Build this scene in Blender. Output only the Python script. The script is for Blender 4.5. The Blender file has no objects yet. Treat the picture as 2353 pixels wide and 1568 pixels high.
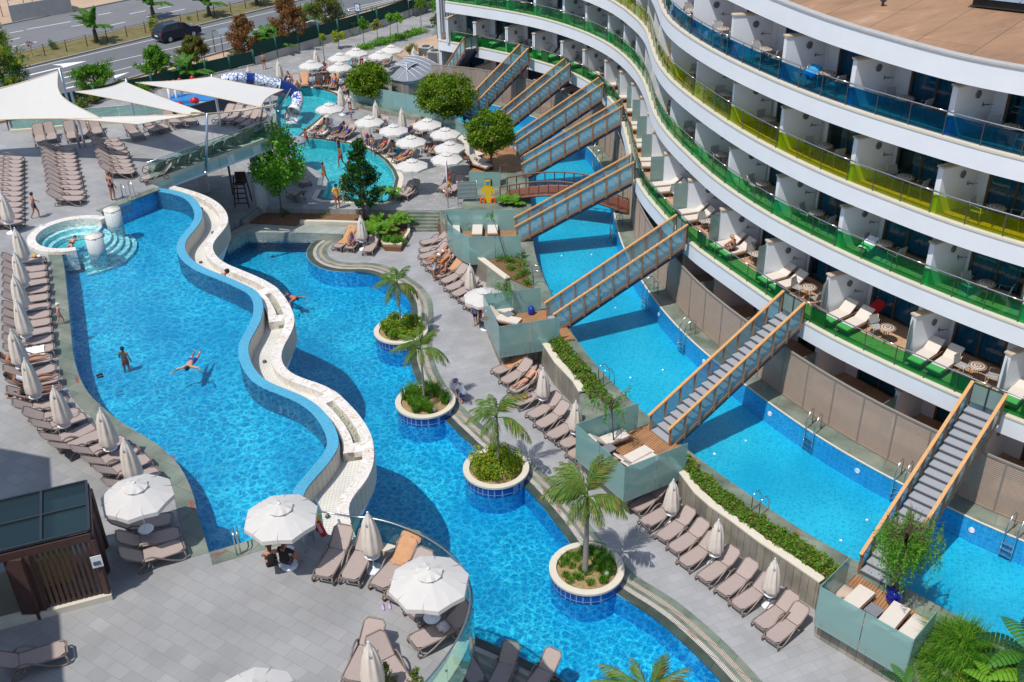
import bpy, bmesh, math, random
from mathutils import Vector, Matrix
from mathutils.geometry import tessellate_polygon
R=math.radians; PI=math.pi
rnd=random.Random(7)
# ---------------- camera, world, sun, exposure ----------------
scn=bpy.context.scene
FPX,PITCH,ROLL,HC=2388.0,R(31.06),R(-1.237),28.0
cd=bpy.data.cameras.new('camera'); cam=bpy.data.objects.new('camera',cd); scn.collection.objects.link(cam)
cd.sensor_width=36; cd.lens=36*FPX/2353; cd.clip_end=2000; cd.clip_start=.5
_f=Vector((0,math.cos(PITCH),-math.sin(PITCH))); _r=Vector((1,0,0)); _u=_r.cross(_f)
_R=math.cos(ROLL)*_r+math.sin(ROLL)*_u; _U=math.cos(ROLL)*_u-math.sin(ROLL)*_r
M=Matrix((_R,_U,-_f)).transposed().to_4x4(); M.translation=(0,0,HC); cam.matrix_world=M
scn.camera=cam
SUN=Vector((-.333,-.315,.889)).normalized()
w=bpy.data.worlds.new('World'); scn.world=w; w.use_nodes=True
nt=w.node_tree; bg=nt.nodes['Background']; sky=nt.nodes.new('ShaderNodeTexSky'); sky.sky_type='NISHITA'; sky.sun_disc=False
sky.sun_elevation=R(62.7); sky.sun_rotation=math.atan2(SUN.x,SUN.y)
nt.links.new(sky.outputs[0],bg.inputs[0]); bg.inputs[1].default_value=.15
sl=bpy.data.lights.new('sun','SUN'); sl.energy=4.0; sl.angle=R(.5); sl.color=(1,.965,.91)
so=bpy.data.objects.new('sun',sl); scn.collection.objects.link(so); so.rotation_euler=SUN.to_track_quat('Z','Y').to_euler()
scn.view_settings.view_transform='Standard'; scn.view_settings.look='None'; scn.view_settings.exposure=0.0; scn.view_settings.gamma=1
scn.render.resolution_x=1024; scn.render.resolution_y=682
try:
    scn.cycles.transparent_max_bounces=14; scn.cycles.max_bounces=6; scn.cycles.caustics_refractive=False; scn.cycles.caustics_reflective=False
except Exception: pass
# survey: a point of the photograph (in 2353 px wide units) carried to the level z it stands on
def G(x,y,z=0.0):
    d=_f*FPX+(x-1176.5)*_R-(y-784)*_U
    t=(z-HC)/d.z
    return Vector((d.x*t,d.y*t,z))
def GL(L,z=0.0): return [G(x,y,z) for x,y in L]
def q(c,r,L): return [(c*588.25+x/4,r*392+y/4) for x,y in L]
# ---------------- materials ----------------
MATS={}
def nm(name):
    m=bpy.data.materials.new(name); m.use_nodes=True; MATS[name]=m
    return m,m.node_tree.nodes,m.node_tree.links,m.node_tree.nodes['Principled BSDF']
def rgb(h):
    h=h.lstrip('#'); v=[int(h[i:i+2],16)/255 for i in (0,2,4)]
    return tuple((c/12.92 if c<=.04045 else ((c+.055)/1.055)**2.4) for c in v)+(1,)
def mat(name,col,rough=.6,metal=0,var=.12,scale=3.,bump=0.,spec=.4,alpha=1,coord='Object',detail=4,trans=0):
    if name in MATS: return MATS[name]
    m,n,l,b=nm(name); col=tuple(col)[:3]
    b.inputs['Roughness'].default_value=rough; b.inputs['Metallic'].default_value=metal; b.inputs['Specular IOR Level'].default_value=spec
    tc=n.new('ShaderNodeTexCoord') if coord!='World' else n.new('ShaderNodeNewGeometry')
    out=tc.outputs['Object'] if coord!='World' else tc.outputs['Position']
    nz=n.new('ShaderNodeTexNoise'); nz.inputs['Scale'].default_value=scale; nz.inputs['Detail'].default_value=detail; nz.inputs['Roughness'].default_value=.65
    l.new(out,nz.inputs['Vector'])
    mx=n.new('ShaderNodeMix'); mx.data_type='RGBA'; l.new(nz.outputs['Fac'],mx.inputs[0])
    mx.inputs[6].default_value=tuple(c*(1-var*1.6) for c in col)+(1,); mx.inputs[7].default_value=tuple(min(1,c*(1+var*1.6)) for c in col)+(1,)
    l.new(mx.outputs[2],b.inputs['Base Color'])
    if bump:
        bp=n.new('ShaderNodeBump'); bp.inputs['Strength'].default_value=bump; bp.inputs['Distance'].default_value=.02
        l.new(nz.outputs['Fac'],bp.inputs['Height']); l.new(bp.outputs[0],b.inputs['Normal'])
    if alpha<1: b.inputs['Alpha'].default_value=alpha
    if trans:
        tr=n.new('ShaderNodeBsdfTranslucent'); l.new(mx.outputs[2],tr.inputs[0]); ms=n.new('ShaderNodeMixShader'); ms.inputs[0].default_value=trans
        l.new(b.outputs[0],ms.inputs[1]); l.new(tr.outputs[0],ms.inputs[2]); l.new(ms.outputs[0],n['Material Output'].inputs[0])
    return m
def schlick(n,l,f0,bump=None,mul=1.0):
    ge=n.new('ShaderNodeNewGeometry'); d=n.new('ShaderNodeVectorMath'); d.operation='DOT_PRODUCT'; l.new(ge.outputs['Incoming'],d.inputs[0]); l.new(bump.outputs[0] if bump else ge.outputs['Normal'],d.inputs[1])
    a=n.new('ShaderNodeMath'); a.operation='ABSOLUTE'; l.new(d.outputs['Value'],a.inputs[0])
    b=n.new('ShaderNodeMath'); b.operation='SUBTRACT'; b.inputs[0].default_value=1; b.use_clamp=True; l.new(a.outputs[0],b.inputs[1])
    c=n.new('ShaderNodeMath'); c.operation='POWER'; l.new(b.outputs[0],c.inputs[0]); c.inputs[1].default_value=5
    e=n.new('ShaderNodeMath'); e.operation='MULTIPLY_ADD'; l.new(c.outputs[0],e.inputs[0]); e.inputs[1].default_value=(1-f0)*mul; e.inputs[2].default_value=f0*mul; e.use_clamp=True; return e
def glass(name,tint,op=.25,rough=.03,dif=None):
    m,n,l,b=nm(name); n.remove(b)
    t=n.new('ShaderNodeBsdfTransparent'); t.inputs[0].default_value=tuple(tint)+(1,)
    g=n.new('ShaderNodeBsdfGlossy'); g.inputs['Roughness'].default_value=rough
    d=n.new('ShaderNodeBsdfDiffuse'); d.inputs[0].default_value=tuple(dif or tint)+(1,)
    fr=schlick(n,l,.04)
    m1=n.new('ShaderNodeMixShader'); m1.inputs[0].default_value=op; l.new(t.outputs[0],m1.inputs[1]); l.new(d.outputs[0],m1.inputs[2])
    m2=n.new('ShaderNodeMixShader'); l.new(fr.outputs[0],m2.inputs[0]); l.new(m1.outputs[0],m2.inputs[1]); l.new(g.outputs[0],m2.inputs[2])
    l.new(m2.outputs[0],n['Material Output'].inputs[0]); return m
def tiles(name,c1,c2,cm,w,h,mortar=.01,rough=.55,rot=0,off=.5,vert=False,spec=.4,blotch=.25,bscale=.35,sq=1,bump=.15):
    m,n,l,b=nm(name); b.inputs['Roughness'].default_value=rough; b.inputs['Specular IOR Level'].default_value=spec
    ge=n.new('ShaderNodeNewGeometry'); mp=n.new('ShaderNodeMapping'); l.new(ge.outputs['Position'],mp.inputs[0])
    if vert: mp.inputs['Rotation'].default_value=(R(90),0,0)
    else: mp.inputs['Rotation'].default_value=(0,0,R(rot))
    br=n.new('ShaderNodeTexBrick'); br.offset=off; br.squash=sq; l.new(mp.outputs[0],br.inputs[0])
    br.inputs['Color1'].default_value=tuple(c1)[:3]+(1,); br.inputs['Color2'].default_value=tuple(c2)[:3]+(1,); br.inputs['Mortar'].default_value=tuple(cm)[:3]+(1,)
    br.inputs['Scale'].default_value=1; br.inputs['Mortar Size'].default_value=mortar; br.inputs['Brick Width'].default_value=w; br.inputs['Row Height'].default_value=h
    nz=n.new('ShaderNodeTexNoise'); nz.inputs['Scale'].default_value=bscale; nz.inputs['Detail'].default_value=8; l.new(ge.outputs['Position'],nz.inputs[0])
    rp=n.new('ShaderNodeMapRange'); rp.inputs[1].default_value=.3; rp.inputs[2].default_value=.7; rp.inputs[3].default_value=1-blotch; rp.inputs[4].default_value=1+blotch*.5
    l.new(nz.outputs[0],rp.inputs[0])
    mx=n.new('ShaderNodeMix'); mx.data_type='RGBA'; mx.blend_type='MULTIPLY'; mx.inputs[0].default_value=1; l.new(br.outputs[0],mx.inputs[6]); l.new(rp.outputs[0],mx.inputs[7])
    l.new(mx.outputs[2],b.inputs['Base Color'])
    if bump:
        bp=n.new('ShaderNodeBump'); bp.inputs['Strength'].default_value=bump; bp.inputs['Distance'].default_value=.01; bp.invert=True; l.new(br.outputs['Fac'],bp.inputs['Height']); l.new(bp.outputs[0],b.inputs['Normal'])
    return m
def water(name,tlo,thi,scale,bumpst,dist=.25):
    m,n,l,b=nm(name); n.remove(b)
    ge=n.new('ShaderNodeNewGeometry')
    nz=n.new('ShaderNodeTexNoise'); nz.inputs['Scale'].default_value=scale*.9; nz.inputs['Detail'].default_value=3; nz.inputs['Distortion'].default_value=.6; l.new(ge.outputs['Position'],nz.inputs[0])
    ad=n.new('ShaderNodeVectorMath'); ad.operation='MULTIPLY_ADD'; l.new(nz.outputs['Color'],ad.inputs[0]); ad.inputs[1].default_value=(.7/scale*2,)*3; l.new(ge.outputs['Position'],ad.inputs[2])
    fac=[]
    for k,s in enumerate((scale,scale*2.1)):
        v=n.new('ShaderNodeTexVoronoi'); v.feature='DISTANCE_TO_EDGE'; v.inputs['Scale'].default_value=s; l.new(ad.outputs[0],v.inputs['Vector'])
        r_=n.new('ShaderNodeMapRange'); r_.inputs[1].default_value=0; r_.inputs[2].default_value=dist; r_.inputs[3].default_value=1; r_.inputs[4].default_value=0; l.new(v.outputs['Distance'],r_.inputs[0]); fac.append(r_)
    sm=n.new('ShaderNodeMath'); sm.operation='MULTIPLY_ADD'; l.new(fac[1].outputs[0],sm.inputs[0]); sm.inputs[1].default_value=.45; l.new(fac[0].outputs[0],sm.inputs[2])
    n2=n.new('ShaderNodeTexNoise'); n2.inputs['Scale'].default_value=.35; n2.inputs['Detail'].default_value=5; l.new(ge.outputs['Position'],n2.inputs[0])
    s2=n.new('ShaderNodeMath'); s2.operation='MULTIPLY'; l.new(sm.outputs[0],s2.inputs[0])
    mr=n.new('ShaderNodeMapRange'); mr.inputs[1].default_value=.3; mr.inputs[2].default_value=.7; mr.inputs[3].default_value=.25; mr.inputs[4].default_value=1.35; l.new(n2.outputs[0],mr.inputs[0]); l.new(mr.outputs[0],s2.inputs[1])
    mx=n.new('ShaderNodeMix'); mx.data_type='RGBA'; l.new(s2.outputs[0],mx.inputs[0]); mx.inputs[6].default_value=tuple(tlo)+(1,); mx.inputs[7].default_value=tuple(thi)+(1,)  # sunlit caustic lines painted into the transmission tint along the Voronoi edges
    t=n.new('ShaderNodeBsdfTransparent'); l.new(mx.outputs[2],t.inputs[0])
    g=n.new('ShaderNodeBsdfGlossy'); g.inputs['Roughness'].default_value=.06
    n3=n.new('ShaderNodeTexNoise'); n3.inputs['Scale'].default_value=scale*2.2; n3.inputs['Detail'].default_value=5; l.new(ad.outputs[0],n3.inputs[0])
    bp=n.new('ShaderNodeBump'); bp.inputs['Strength'].default_value=bumpst; bp.inputs['Distance'].default_value=.2; l.new(n3.outputs[0],bp.inputs['Height']); l.new(bp.outputs[0],g.inputs['Normal'])
    fr=schlick(n,l,.02,bp,.6)
    m2=n.new('ShaderNodeMixShader'); l.new(fr.outputs[0],m2.inputs[0]); l.new(t.outputs[0],m2.inputs[1]); l.new(g.outputs[0],m2.inputs[2]); l.new(m2.outputs[0],n['Material Output'].inputs[0]); return m
# ---------------- mesh builder ----------------
class MB:
    def __init__(s): s.v=[];s.f=[];s.mi=[];s.sm=[]
    def add(s,vs,fs,m=0,sm=False):
        o=len(s.v); s.v+=[tuple(x) for x in vs]; s.f+=[tuple(i+o for i in f) for f in fs]; s.mi+=[m]*len(fs); s.sm+=[sm]*len(fs); return s
    def box(s,c,d,rz=0,m=0,M=None):
        x,y,z=d[0]/2,d[1]/2,d[2]/2; vs=[Vector((a*x,b*y,e*z)) for a in (-1,1) for b in (-1,1) for e in (-1,1)]
        Rm=Matrix.Rotation(rz,3,'Z'); vs=[(Rm@v if M is None else M@v)+Vector(c) for v in vs]
        return s.add(vs,[(0,1,3,2),(4,6,7,5),(0,4,5,1),(2,3,7,6),(0,2,6,4),(1,5,7,3)],m)
    def bar(s,a,b,w,h=None,m=0,up=(0,0,1)):
        a=Vector(a);b=Vector(b);h=h or w;d=(b-a); L=d.length
        if L<1e-6: return s
        d/=L; u=Vector(up)
        if abs(d.dot(u))>.98: u=Vector((0,1,0))
        x=d.cross(u).normalized(); z=x.cross(d)
        vs=[p+x*(i*w/2)+z*(j*h/2) for p in (a,b) for i,j in ((-1,-1),(1,-1),(1,1),(-1,1))]
        return s.add(vs,[(3,2,1,0),(4,5,6,7),(0,1,5,4),(1,2,6,5),(2,3,7,6),(3,0,4,7)],m)
    def tube(s,pts,r,n=6,m=0,closed=False,cap=True):
        pts=[Vector(p) for p in pts]; N=len(pts); rr=r if isinstance(r,(list,tuple)) else [r]*N
        vs=[];u=None
        for i,p in enumerate(pts):
            if closed: t=pts[(i+1)%N]-pts[i-1]
            else: t=pts[min(i+1,N-1)]-pts[max(i-1,0)]
            if t.length<1e-9: t=Vector((0,0,1))
            t.normalize()
            if u is None: u=t.cross(Vector((0,0,1)) if abs(t.z)<.9 else Vector((1,0,0)))
            u=(u-t*u.dot(t))
            if u.length<1e-6: u=t.orthogonal()
            u.normalize(); w_=t.cross(u)
            vs+=[p+(u*math.cos(2*PI*k/n)+w_*math.sin(2*PI*k/n))*rr[i] for k in range(n)]
        fs=[]
        for i in range(N if closed else N-1):
            j=(i+1)%N
            fs+=[(i*n+k,i*n+(k+1)%n,j*n+(k+1)%n,j*n+k) for k in range(n)]
        if cap and not closed: fs+=[tuple(range(n))[::-1],tuple((N-1)*n+k for k in range(n))]
        return s.add(vs,fs,m,True)
    def lathe(s,prof,n=16,c=(0,0,0),m=0,sm=True,wob=None,cap=True):
        vs=[]
        for i,(r,z) in enumerate(prof):
            for k in range(n):
                a=2*PI*k/n; rr=r*(wob(i,k,a) if wob else 1); vs.append((c[0]+rr*math.cos(a),c[1]+rr*math.sin(a),c[2]+z))
        N=len(prof); fs=[(i*n+k,i*n+(k+1)%n,(i+1)*n+(k+1)%n,(i+1)*n+k) for i in range(N-1) for k in range(n)]
        if cap:
            if prof[0][0]>1e-4: fs.append(tuple(range(n))[::-1])
            if prof[-1][0]>1e-4: fs.append(tuple((N-1)*n+k for k in range(n)))
        return s.add(vs,fs,m,sm)
    def poly(s,pts,z0,z1,holes=(),m=0,ms=None,bottom=True):
        # horizontal slab between z1 (low) and z0 (top)
        loops=[[Vector((p[0],p[1],0)) for p in L] for L in [pts]+list(holes)]
        flat=[p for L in loops for p in L]; tri=tessellate_polygon(loops); n=len(flat)
        up=[]
        for t in tri:
            a,b,c=[flat[i] for i in t]; up.append(tuple(t) if (b-a).cross(c-a).z>0 else tuple(reversed(t)))
        s.add([(p.x,p.y,z0) for p in flat],up,m)
        if z1 is not None:
            if bottom: s.add([(p.x,p.y,z1) for p in flat],[t[::-1] for t in up],m if ms is None else ms)
            for L in loops[:1]:
                k=len(L); s.add([(p.x,p.y,z0) for p in L]+[(p.x,p.y,z1) for p in L],[(i,(i+1)%k,k+(i+1)%k,k+i) for i in range(k)],m if ms is None else ms)
        return s
    def strip(s,A,B,z0,z1=None,m=0,za=None):
        # band between two polylines with thickness
        n=len(A); fs=[(i,i+1,n+i+1,n+i) for i in range(n-1)]
        s.add([(p[0],p[1],z0) for p in A]+[(p[0],p[1],z0 if za is None else za) for p in B],fs,m)
        if z1 is not None:
            for L,zz in ((A,z0),(B,z0 if za is None else za)): s.add([(p[0],p[1],zz) for p in L]+[(p[0],p[1],z1) for p in L],fs,m)
            for i in (0,n-1): s.add([(A[i][0],A[i][1],z0),(B[i][0],B[i][1],z0),(B[i][0],B[i][1],z1),(A[i][0],A[i][1],z1)],[(0,1,2,3)],m)
            s.add([(p[0],p[1],z1) for p in A]+[(p[0],p[1],z1) for p in B],fs,m)
        return s
    def wall(s,L,z0,z1,t=0,m=0):
        if t: return s.strip(off(L,-t/2),off(L,t/2),z1,z0,m)
        n=len(L); return s.add([(p[0],p[1],z0) for p in L]+[(p[0],p[1],z1) for p in L],[(i,i+1,n+i+1,n+i) for i in range(n-1)],m)
    def leaves(s,pts,size,m=0,var=.4,asp=1.6,up=.3,nrm=None,R_=rnd):
        for p in pts:
            d=Vector((R_.gauss(0,1),R_.gauss(0,1),R_.gauss(0,1)*(1-up))).normalized(); e=Vector((R_.gauss(0,1),R_.gauss(0,1),R_.gauss(0,1))).cross(d)
            if e.length<1e-3: continue
            e.normalize(); L=size*(1+R_.uniform(-var,var)); p=Vector(p); W=L/asp/2
            s.add([p-d*L/2,p+e*W,p+d*L/2,p-e*W],[(0,1,2,3)],m if isinstance(m,int) else R_.choice(m))
        return s
    def mesh(s,name,mats):
        me=bpy.data.meshes.new(name); me.from_pydata(s.v,[],s.f)
        for k in (mats if isinstance(mats,(list,tuple)) else [mats]): me.materials.append(k)
        me.polygons.foreach_set('material_index',s.mi); me.polygons.foreach_set('use_smooth',s.sm); me.update(); return me
    def build(s,name,mats,parent=None,label=None,cat=None,group=None,kind=None,loc=None,rz=0):
        o=bpy.data.objects.new(name,s.mesh(name,mats)); scn.collection.objects.link(o)
        if parent: o.parent=parent
        if loc is not None: o.location=loc
        if rz: o.rotation_euler=(0,0,rz)
        return tag(o,label,cat,group,kind)
def tag(o,label=None,cat=None,group=None,kind=None):
    if label: o['label']=label
    if cat: o['category']=cat
    if group: o['group']=group
    if kind: o['kind']=kind
    return o
def thing(name,label,cat,loc=(0,0,0),rz=0,group=None):
    o=bpy.data.objects.new(name,None); scn.collection.objects.link(o); o.location=loc; o.rotation_euler=(0,0,rz); o.empty_display_size=.3
    return tag(o,label,cat,group)
KIDS={}
def dup(root,loc,rz=0,label=None,group=None,scale=None,skip=()):
    r=root.copy(); scn.collection.objects.link(r); r.location=loc; r.rotation_euler=(0,0,rz)
    if scale: r.scale=(scale,)*3
    if label: r['label']=label
    if group: r['group']=group
    for ch in root.children:
        if ch.name.split('.')[0] in skip: continue
        c=ch.copy(); scn.collection.objects.link(c); c.parent=r
        for g in ch.children:
            d=g.copy(); scn.collection.objects.link(d); d.parent=c
    return r
def V2(p): return Vector((p[0],p[1]))
def off(L,d,closed=False):
    # shift a plan polyline sideways: positive = left of travel
    P=[V2(p) for p in L]; out=[]; n=len(P)
    for i in range(n):
        a=P[i-1] if (i>0 or closed) else P[i]; b=P[(i+1)%n] if (i<n-1 or closed) else P[i]
        n1=P[i]-a; n2=b-P[i]
        if n1.length<1e-6: n1=n2
        if n2.length<1e-6: n2=n1
        n1=Vector((-n1.y,n1.x)).normalized(); n2=Vector((-n2.y,n2.x)).normalized(); m_=n1+n2
        if m_.length<1e-3: m_=n1
        m_.normalize(); c=max(.5,m_.dot(n1)); out.append(P[i]+m_*(d/c))
    return out
def smooth(L,k=4):
    # Catmull-Rom through the points
    P=[V2(p) for p in L]; out=[]
    for i in range(len(P)-1):
        p0=P[max(i-1,0)];p1=P[i];p2=P[i+1];p3=P[min(i+2,len(P)-1)]
        for j in range(k):
            t=j/k; out.append(.5*((2*p1)+(p2-p0)*t+(2*p0-5*p1+4*p2-p3)*t*t+(3*p1-p0-3*p2+p3)*t**3))
    out.append(P[-1]); return out
def resamp(L,step=None,n=None):
    P=[V2(p) for p in L]; d=[0]
    for a,b in zip(P,P[1:]): d.append(d[-1]+(b-a).length)
    T=d[-1]; n=n or max(2,int(round(T/step))+1); out=[];j=0
    for i in range(n):
        s=T*i/(n-1)
        while j<len(P)-2 and d[j+1]<s: j+=1
        t=(s-d[j])/max(1e-9,d[j+1]-d[j]); out.append(P[j].lerp(P[j+1],min(1,max(0,t))))
    return out
def plen(L): return sum((V2(b)-V2(a)).length for a,b in zip(L,L[1:]))
def fit(L,it=2):
    P=[V2(p) for p in L]
    for _ in range(it): P=[P[0]]+[(P[i-1]+P[i]*2+P[i+1])/4 for i in range(1,len(P)-1)]+[P[-1]]
    return P
def curveD(L,z,k=4,step=.4,it=1): return resamp(smooth(fit([p for p in GL(L,z)],it),k),step)
ORD=['first','second','third','fourth','fifth','sixth','seventh','eighth','ninth','tenth','eleventh','twelfth','thirteenth','fourteenth','fifteenth','sixteenth','seventeenth','eighteenth','nineteenth','twentieth']
# ---------------- materials of the place ----------------
PAVE=tiles('paving_stone',(.345,.342,.345),(.305,.305,.31),(.265,.255,.24),.62,.40,.008,.6,-22,.5,blotch=.16,bscale=.6)
PAVEB=tiles('grey_paving',(.34,.335,.33),(.28,.28,.28),(.2,.19,.18),.6,.4,.014,.65,10,blotch=.22,bscale=.6)
SLATE=tiles('green_slate',(.155,.20,.155),(.22,.235,.185),(.12,.13,.11),1.5,.8,.012,.5,30,blotch=.45,bscale=.9)
DSLATE=tiles('dark_green_slate',(.05,.075,.06),(.07,.09,.07),(.03,.04,.035),1.2,2.,.01,.45,30,blotch=.4,bscale=1.2)
GRATE=tiles('grating',(.62,.58,.5),(.56,.5,.44),(.16,.14,.12),.5,.06,.012,.5,-50,0,blotch=.1)
GRATE2=tiles('tan_grating',(.52,.44,.35),(.47,.39,.3),(.14,.12,.1),.5,.06,.012,.5,-50,0,blotch=.1)
CREAM=mat('cream_stone',(.62,.56,.45),.55,var=.08,scale=2.5,bump=.1)
CLAD=tiles('wall_cladding',(.34,.30,.235),(.24,.225,.19),(.12,.11,.09),.34,5.,.012,.6,0,0,True,blotch=.3,bscale=1.3)
def clad_fix(m):
    # vertical joints that follow the plan position: bricks are laid in x+y along z
    n=m.node_tree.nodes; l=m.node_tree.links
    ge=[k for k in n if k.type=='NEW_GEOMETRY'][0]; br=[k for k in n if k.type=='TEX_BRICK'][0]
    sx=n.new('ShaderNodeSeparateXYZ'); l.new(ge.outputs['Position'],sx.inputs[0]); a=n.new('ShaderNodeMath'); a.operation='SUBTRACT'; l.new(sx.outputs[0],a.inputs[0]); l.new(sx.outputs[1],a.inputs[1])
    cx=n.new('ShaderNodeCombineXYZ'); s=n.new('ShaderNodeMath'); s.operation='MULTIPLY'; s.inputs[1].default_value=.72; l.new(a.outputs[0],s.inputs[0]); l.new(s.outputs[0],cx.inputs[0]); l.new(sx.outputs[2],cx.inputs[1]); l.new(cx.outputs[0],br.inputs[0]); return m
clad_fix(CLAD)
MARBLE,_n,_l,_b=nm('veined_marble')
def _marble():
    n,l,b=_n,_l,_b; ge=n.new('ShaderNodeNewGeometry'); w_=n.new('ShaderNodeTexNoise'); w_.inputs['Scale'].default_value=1.1; w_.inputs['Detail'].default_value=7; w_.inputs['Distortion'].default_value=2.2; l.new(ge.outputs[0],w_.inputs[0])
    c=n.new('ShaderNodeValToRGB'); l.new(w_.outputs[0],c.inputs[0]); e=c.color_ramp.elements; e[0].position=.35; e[0].color=(.66,.6,.52,1); e[1].position=.62; e[1].color=(.74,.71,.66,1)
    k=e.new(.49); k.color=(.72,.69,.64,1); k=e.new(.52); k.color=(.5,.36,.25,1); k=e.new(.545); k.color=(.7,.64,.56,1)
    l.new(c.outputs[0],b.inputs['Base Color']); b.inputs['Roughness'].default_value=.35
_marble()
MOSAIC=tiles('white_mosaic',(.66,.64,.58),(.62,.6,.54),(.42,.4,.35),.12,.12,.008,.5,0,0,blotch=.12,bscale=.8)
MOSV=clad_fix(tiles('wall_mosaic',(.58,.55,.48),(.52,.5,.44),(.36,.34,.3),.12,.12,.01,.5,0,0,True,blotch=.15))
RIMT=tiles('blue_rim_mosaic',(.035,.29,.47),(.06,.35,.54),(.15,.42,.54),.1,.1,.01,.25,20,0,blotch=.1,spec=.5)
FLOORB=tiles('blue_pool_tile',(.006,.38,.60),(.008,.41,.64),(.008,.33,.54),.25,.25,.012,.4,20,0,blotch=.1,bscale=.4)
FLOORR=tiles('right_pool_tile',(.004,.36,.55),(.005,.38,.58),(.006,.33,.5),.25,.25,.012,.4,20,0,blotch=.08,bscale=.4)
WALLB=clad_fix(tiles('blue_wall_tile',(.01,.27,.58),(.014,.31,.64),(.03,.4,.68),.25,.25,.012,.35,0,0,True,blotch=.1))
LIGHTT=tiles('pale_pool_mosaic',(.3,.72,.74),(.36,.76,.78),(.26,.6,.62),.1,.1,.01,.4,0,0,blotch=.1)
KIDT=tiles('turquoise_pool_tile',(.03,.42,.48),(.04,.46,.52),(.03,.35,.42),.3,.3,.012,.4,0,0,blotch=.12)
BLUET=clad_fix(tiles('cobalt_tile',(.008,.04,.25),(.014,.06,.32),(.2,.3,.5),.22,3.,.02,.2,0,0,True,blotch=.1,spec=.6))
WOODD=tiles('deck_boards',(.43,.22,.10),(.36,.18,.085),(.12,.06,.03),3.,.11,.012,.55,-48,.3,blotch=.2,bscale=1.5)
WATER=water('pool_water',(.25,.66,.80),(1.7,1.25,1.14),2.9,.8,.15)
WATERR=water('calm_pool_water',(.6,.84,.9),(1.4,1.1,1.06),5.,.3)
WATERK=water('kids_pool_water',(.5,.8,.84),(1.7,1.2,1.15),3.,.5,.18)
CONC=mat('concrete',(.42,.4,.37),.8,var=.15,scale=1.2,bump=.15)
WHITE=mat('white_render',(.72,.74,.77),.75,var=.055,scale=.7,detail=9,bump=.05)
SOIL=mat('soil',(.17,.09,.045),.95,var=.35,scale=5,bump=.6)
STRAW=mat('straw_mulch',(.3,.21,.1),.95,var=.4,scale=8,bump=.6)
STEEL=mat('steel',(.6,.62,.64),.25,1,var=.05)
DSTEEL=mat('dark_steel',(.09,.1,.11),.4,.6,var=.1)
# ---------------- ground, terraces, pools ----------------
ZK,ZB,ZU=.9,1.2,5.7
def S(name,mb,mats,label=None): return mb.build(name,mats,kind='structure',label=label)
S('ground',MB().add([(-1500,-1500,-2.6),(1500,-1500,-2.6),(1500,1500,-2.6),(-1500,1500,-2.6)],[(0,1,2,3)]),mat('dry_earth',(.42,.3,.19),.95,var=.2,scale=.3))
PL=[(Vector((-5.83,47.17)),1.42),(Vector((-4.14,40.5)),1.42),(Vector((-.8,35.33)),1.42),(Vector((2.63,29.11)),1.42)]
# upper pool rim and marble parapet
RIM=curveD([(367,433),(410,439),(440,449),(457,464),(465,484),(467,497),(462,512),(445,532),(430,547),(424,562),(425,577),(435,592),(452,607),(475,619),(500,629),(525,637),(550,649),(575,661),(588,667),(600,680),(606,697),(605,722),(598,742),(588,760),(575,780),(569,795),(571,821),(580,840),(590,855),(604,872),(625,884),(663,896),(700,912),(728,929),(748,949),(763,969),(774,991),(779,1009),(780,1024),(773,1039),(758,1061),(738,1086),(713,1111),(702,1125),(697,1142)],5.62,4,.3)
PAR=curveD([(400,427),(425,434),(455,442),(482,453),(505,467),(520,484),(526,502),(524,517),(510,534),(492,552),(487,564),(490,579),(500,594),(520,607),(545,617),(570,626),(600,640),(625,651),(645,669),(660,690),(671,710),(677,728),(677,742),(673,757),(663,777),(652,793),(645,812),(646,831),(655,846),(673,861),(700,871),(728,879),(753,889),(775,902),(794,920),(812,938),(829,957),(843,979),(854,999),(859,1021),(860,1044),(859,1064),(853,1084),(838,1111),(818,1134),(792,1160),(806,1195),(818,1236)],5.25,4,.3)
EDGE=GL(q(3,0,[]),0)
# lower pool
LR=[(566,530),(640,532),(700,533),(785,535)]
LR2=[(785,535),(748,542),(723,554),(708,569),(704,586),(713,602),(733,615),(763,623),(800,626),(834,624),(858,629),(880,640),(900,653),(920,666),(936,682),(944,700),(945,740),(940,785),(940,815),(946,845),(958,876),(985,921),(1020,963),(1063,1004),(1095,1035),(1145,1070),(1202,1114),(1256,1176),(1283,1208),(1311,1251),(1355,1305),(1413,1363),(1438,1378),(1476,1401),(1508,1423),(1538,1448),(1576,1483),(1613,1518),(1658,1568),(1730,1650)]
LEDGE=resamp(smooth(GL(LR2,0),3),.35)
BLD=GL([(1420,1640),(1299,1568),(1276,1553),(1226,1526),(1176,1500),(1090,1463),(1000,1425)],0)
PB=off(PAR,-2.3)   # foot of the overhanging channel wall
i0=min(range(len(PAR)),key=lambda i:(PAR[i]-V2(G(524,510,5.25))).length); i1=len(PAR)-1
BASE=[p for i,p in enumerate(fit(PB,12)) if i0-6<=i<=i1][::3]
TE=curveD(q(1,3,[(560,110),(645,58),(800,45),(980,40),(1100,60),(1300,110),(1500,190),(1700,310),(1830,410),(1930,560),(1980,720),(1985,850),(1950,1000),(1880,1150),(1780,1300),(1680,1440),(1570,1568),(1440,1700)]),6.78,4,.35)
LP=[V2(p) for p in GL(LR,0)][:-1]+LEDGE+[V2(p) for p in BLD]+BASE[::-1]+[V2(G(500,572,0))]
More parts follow.
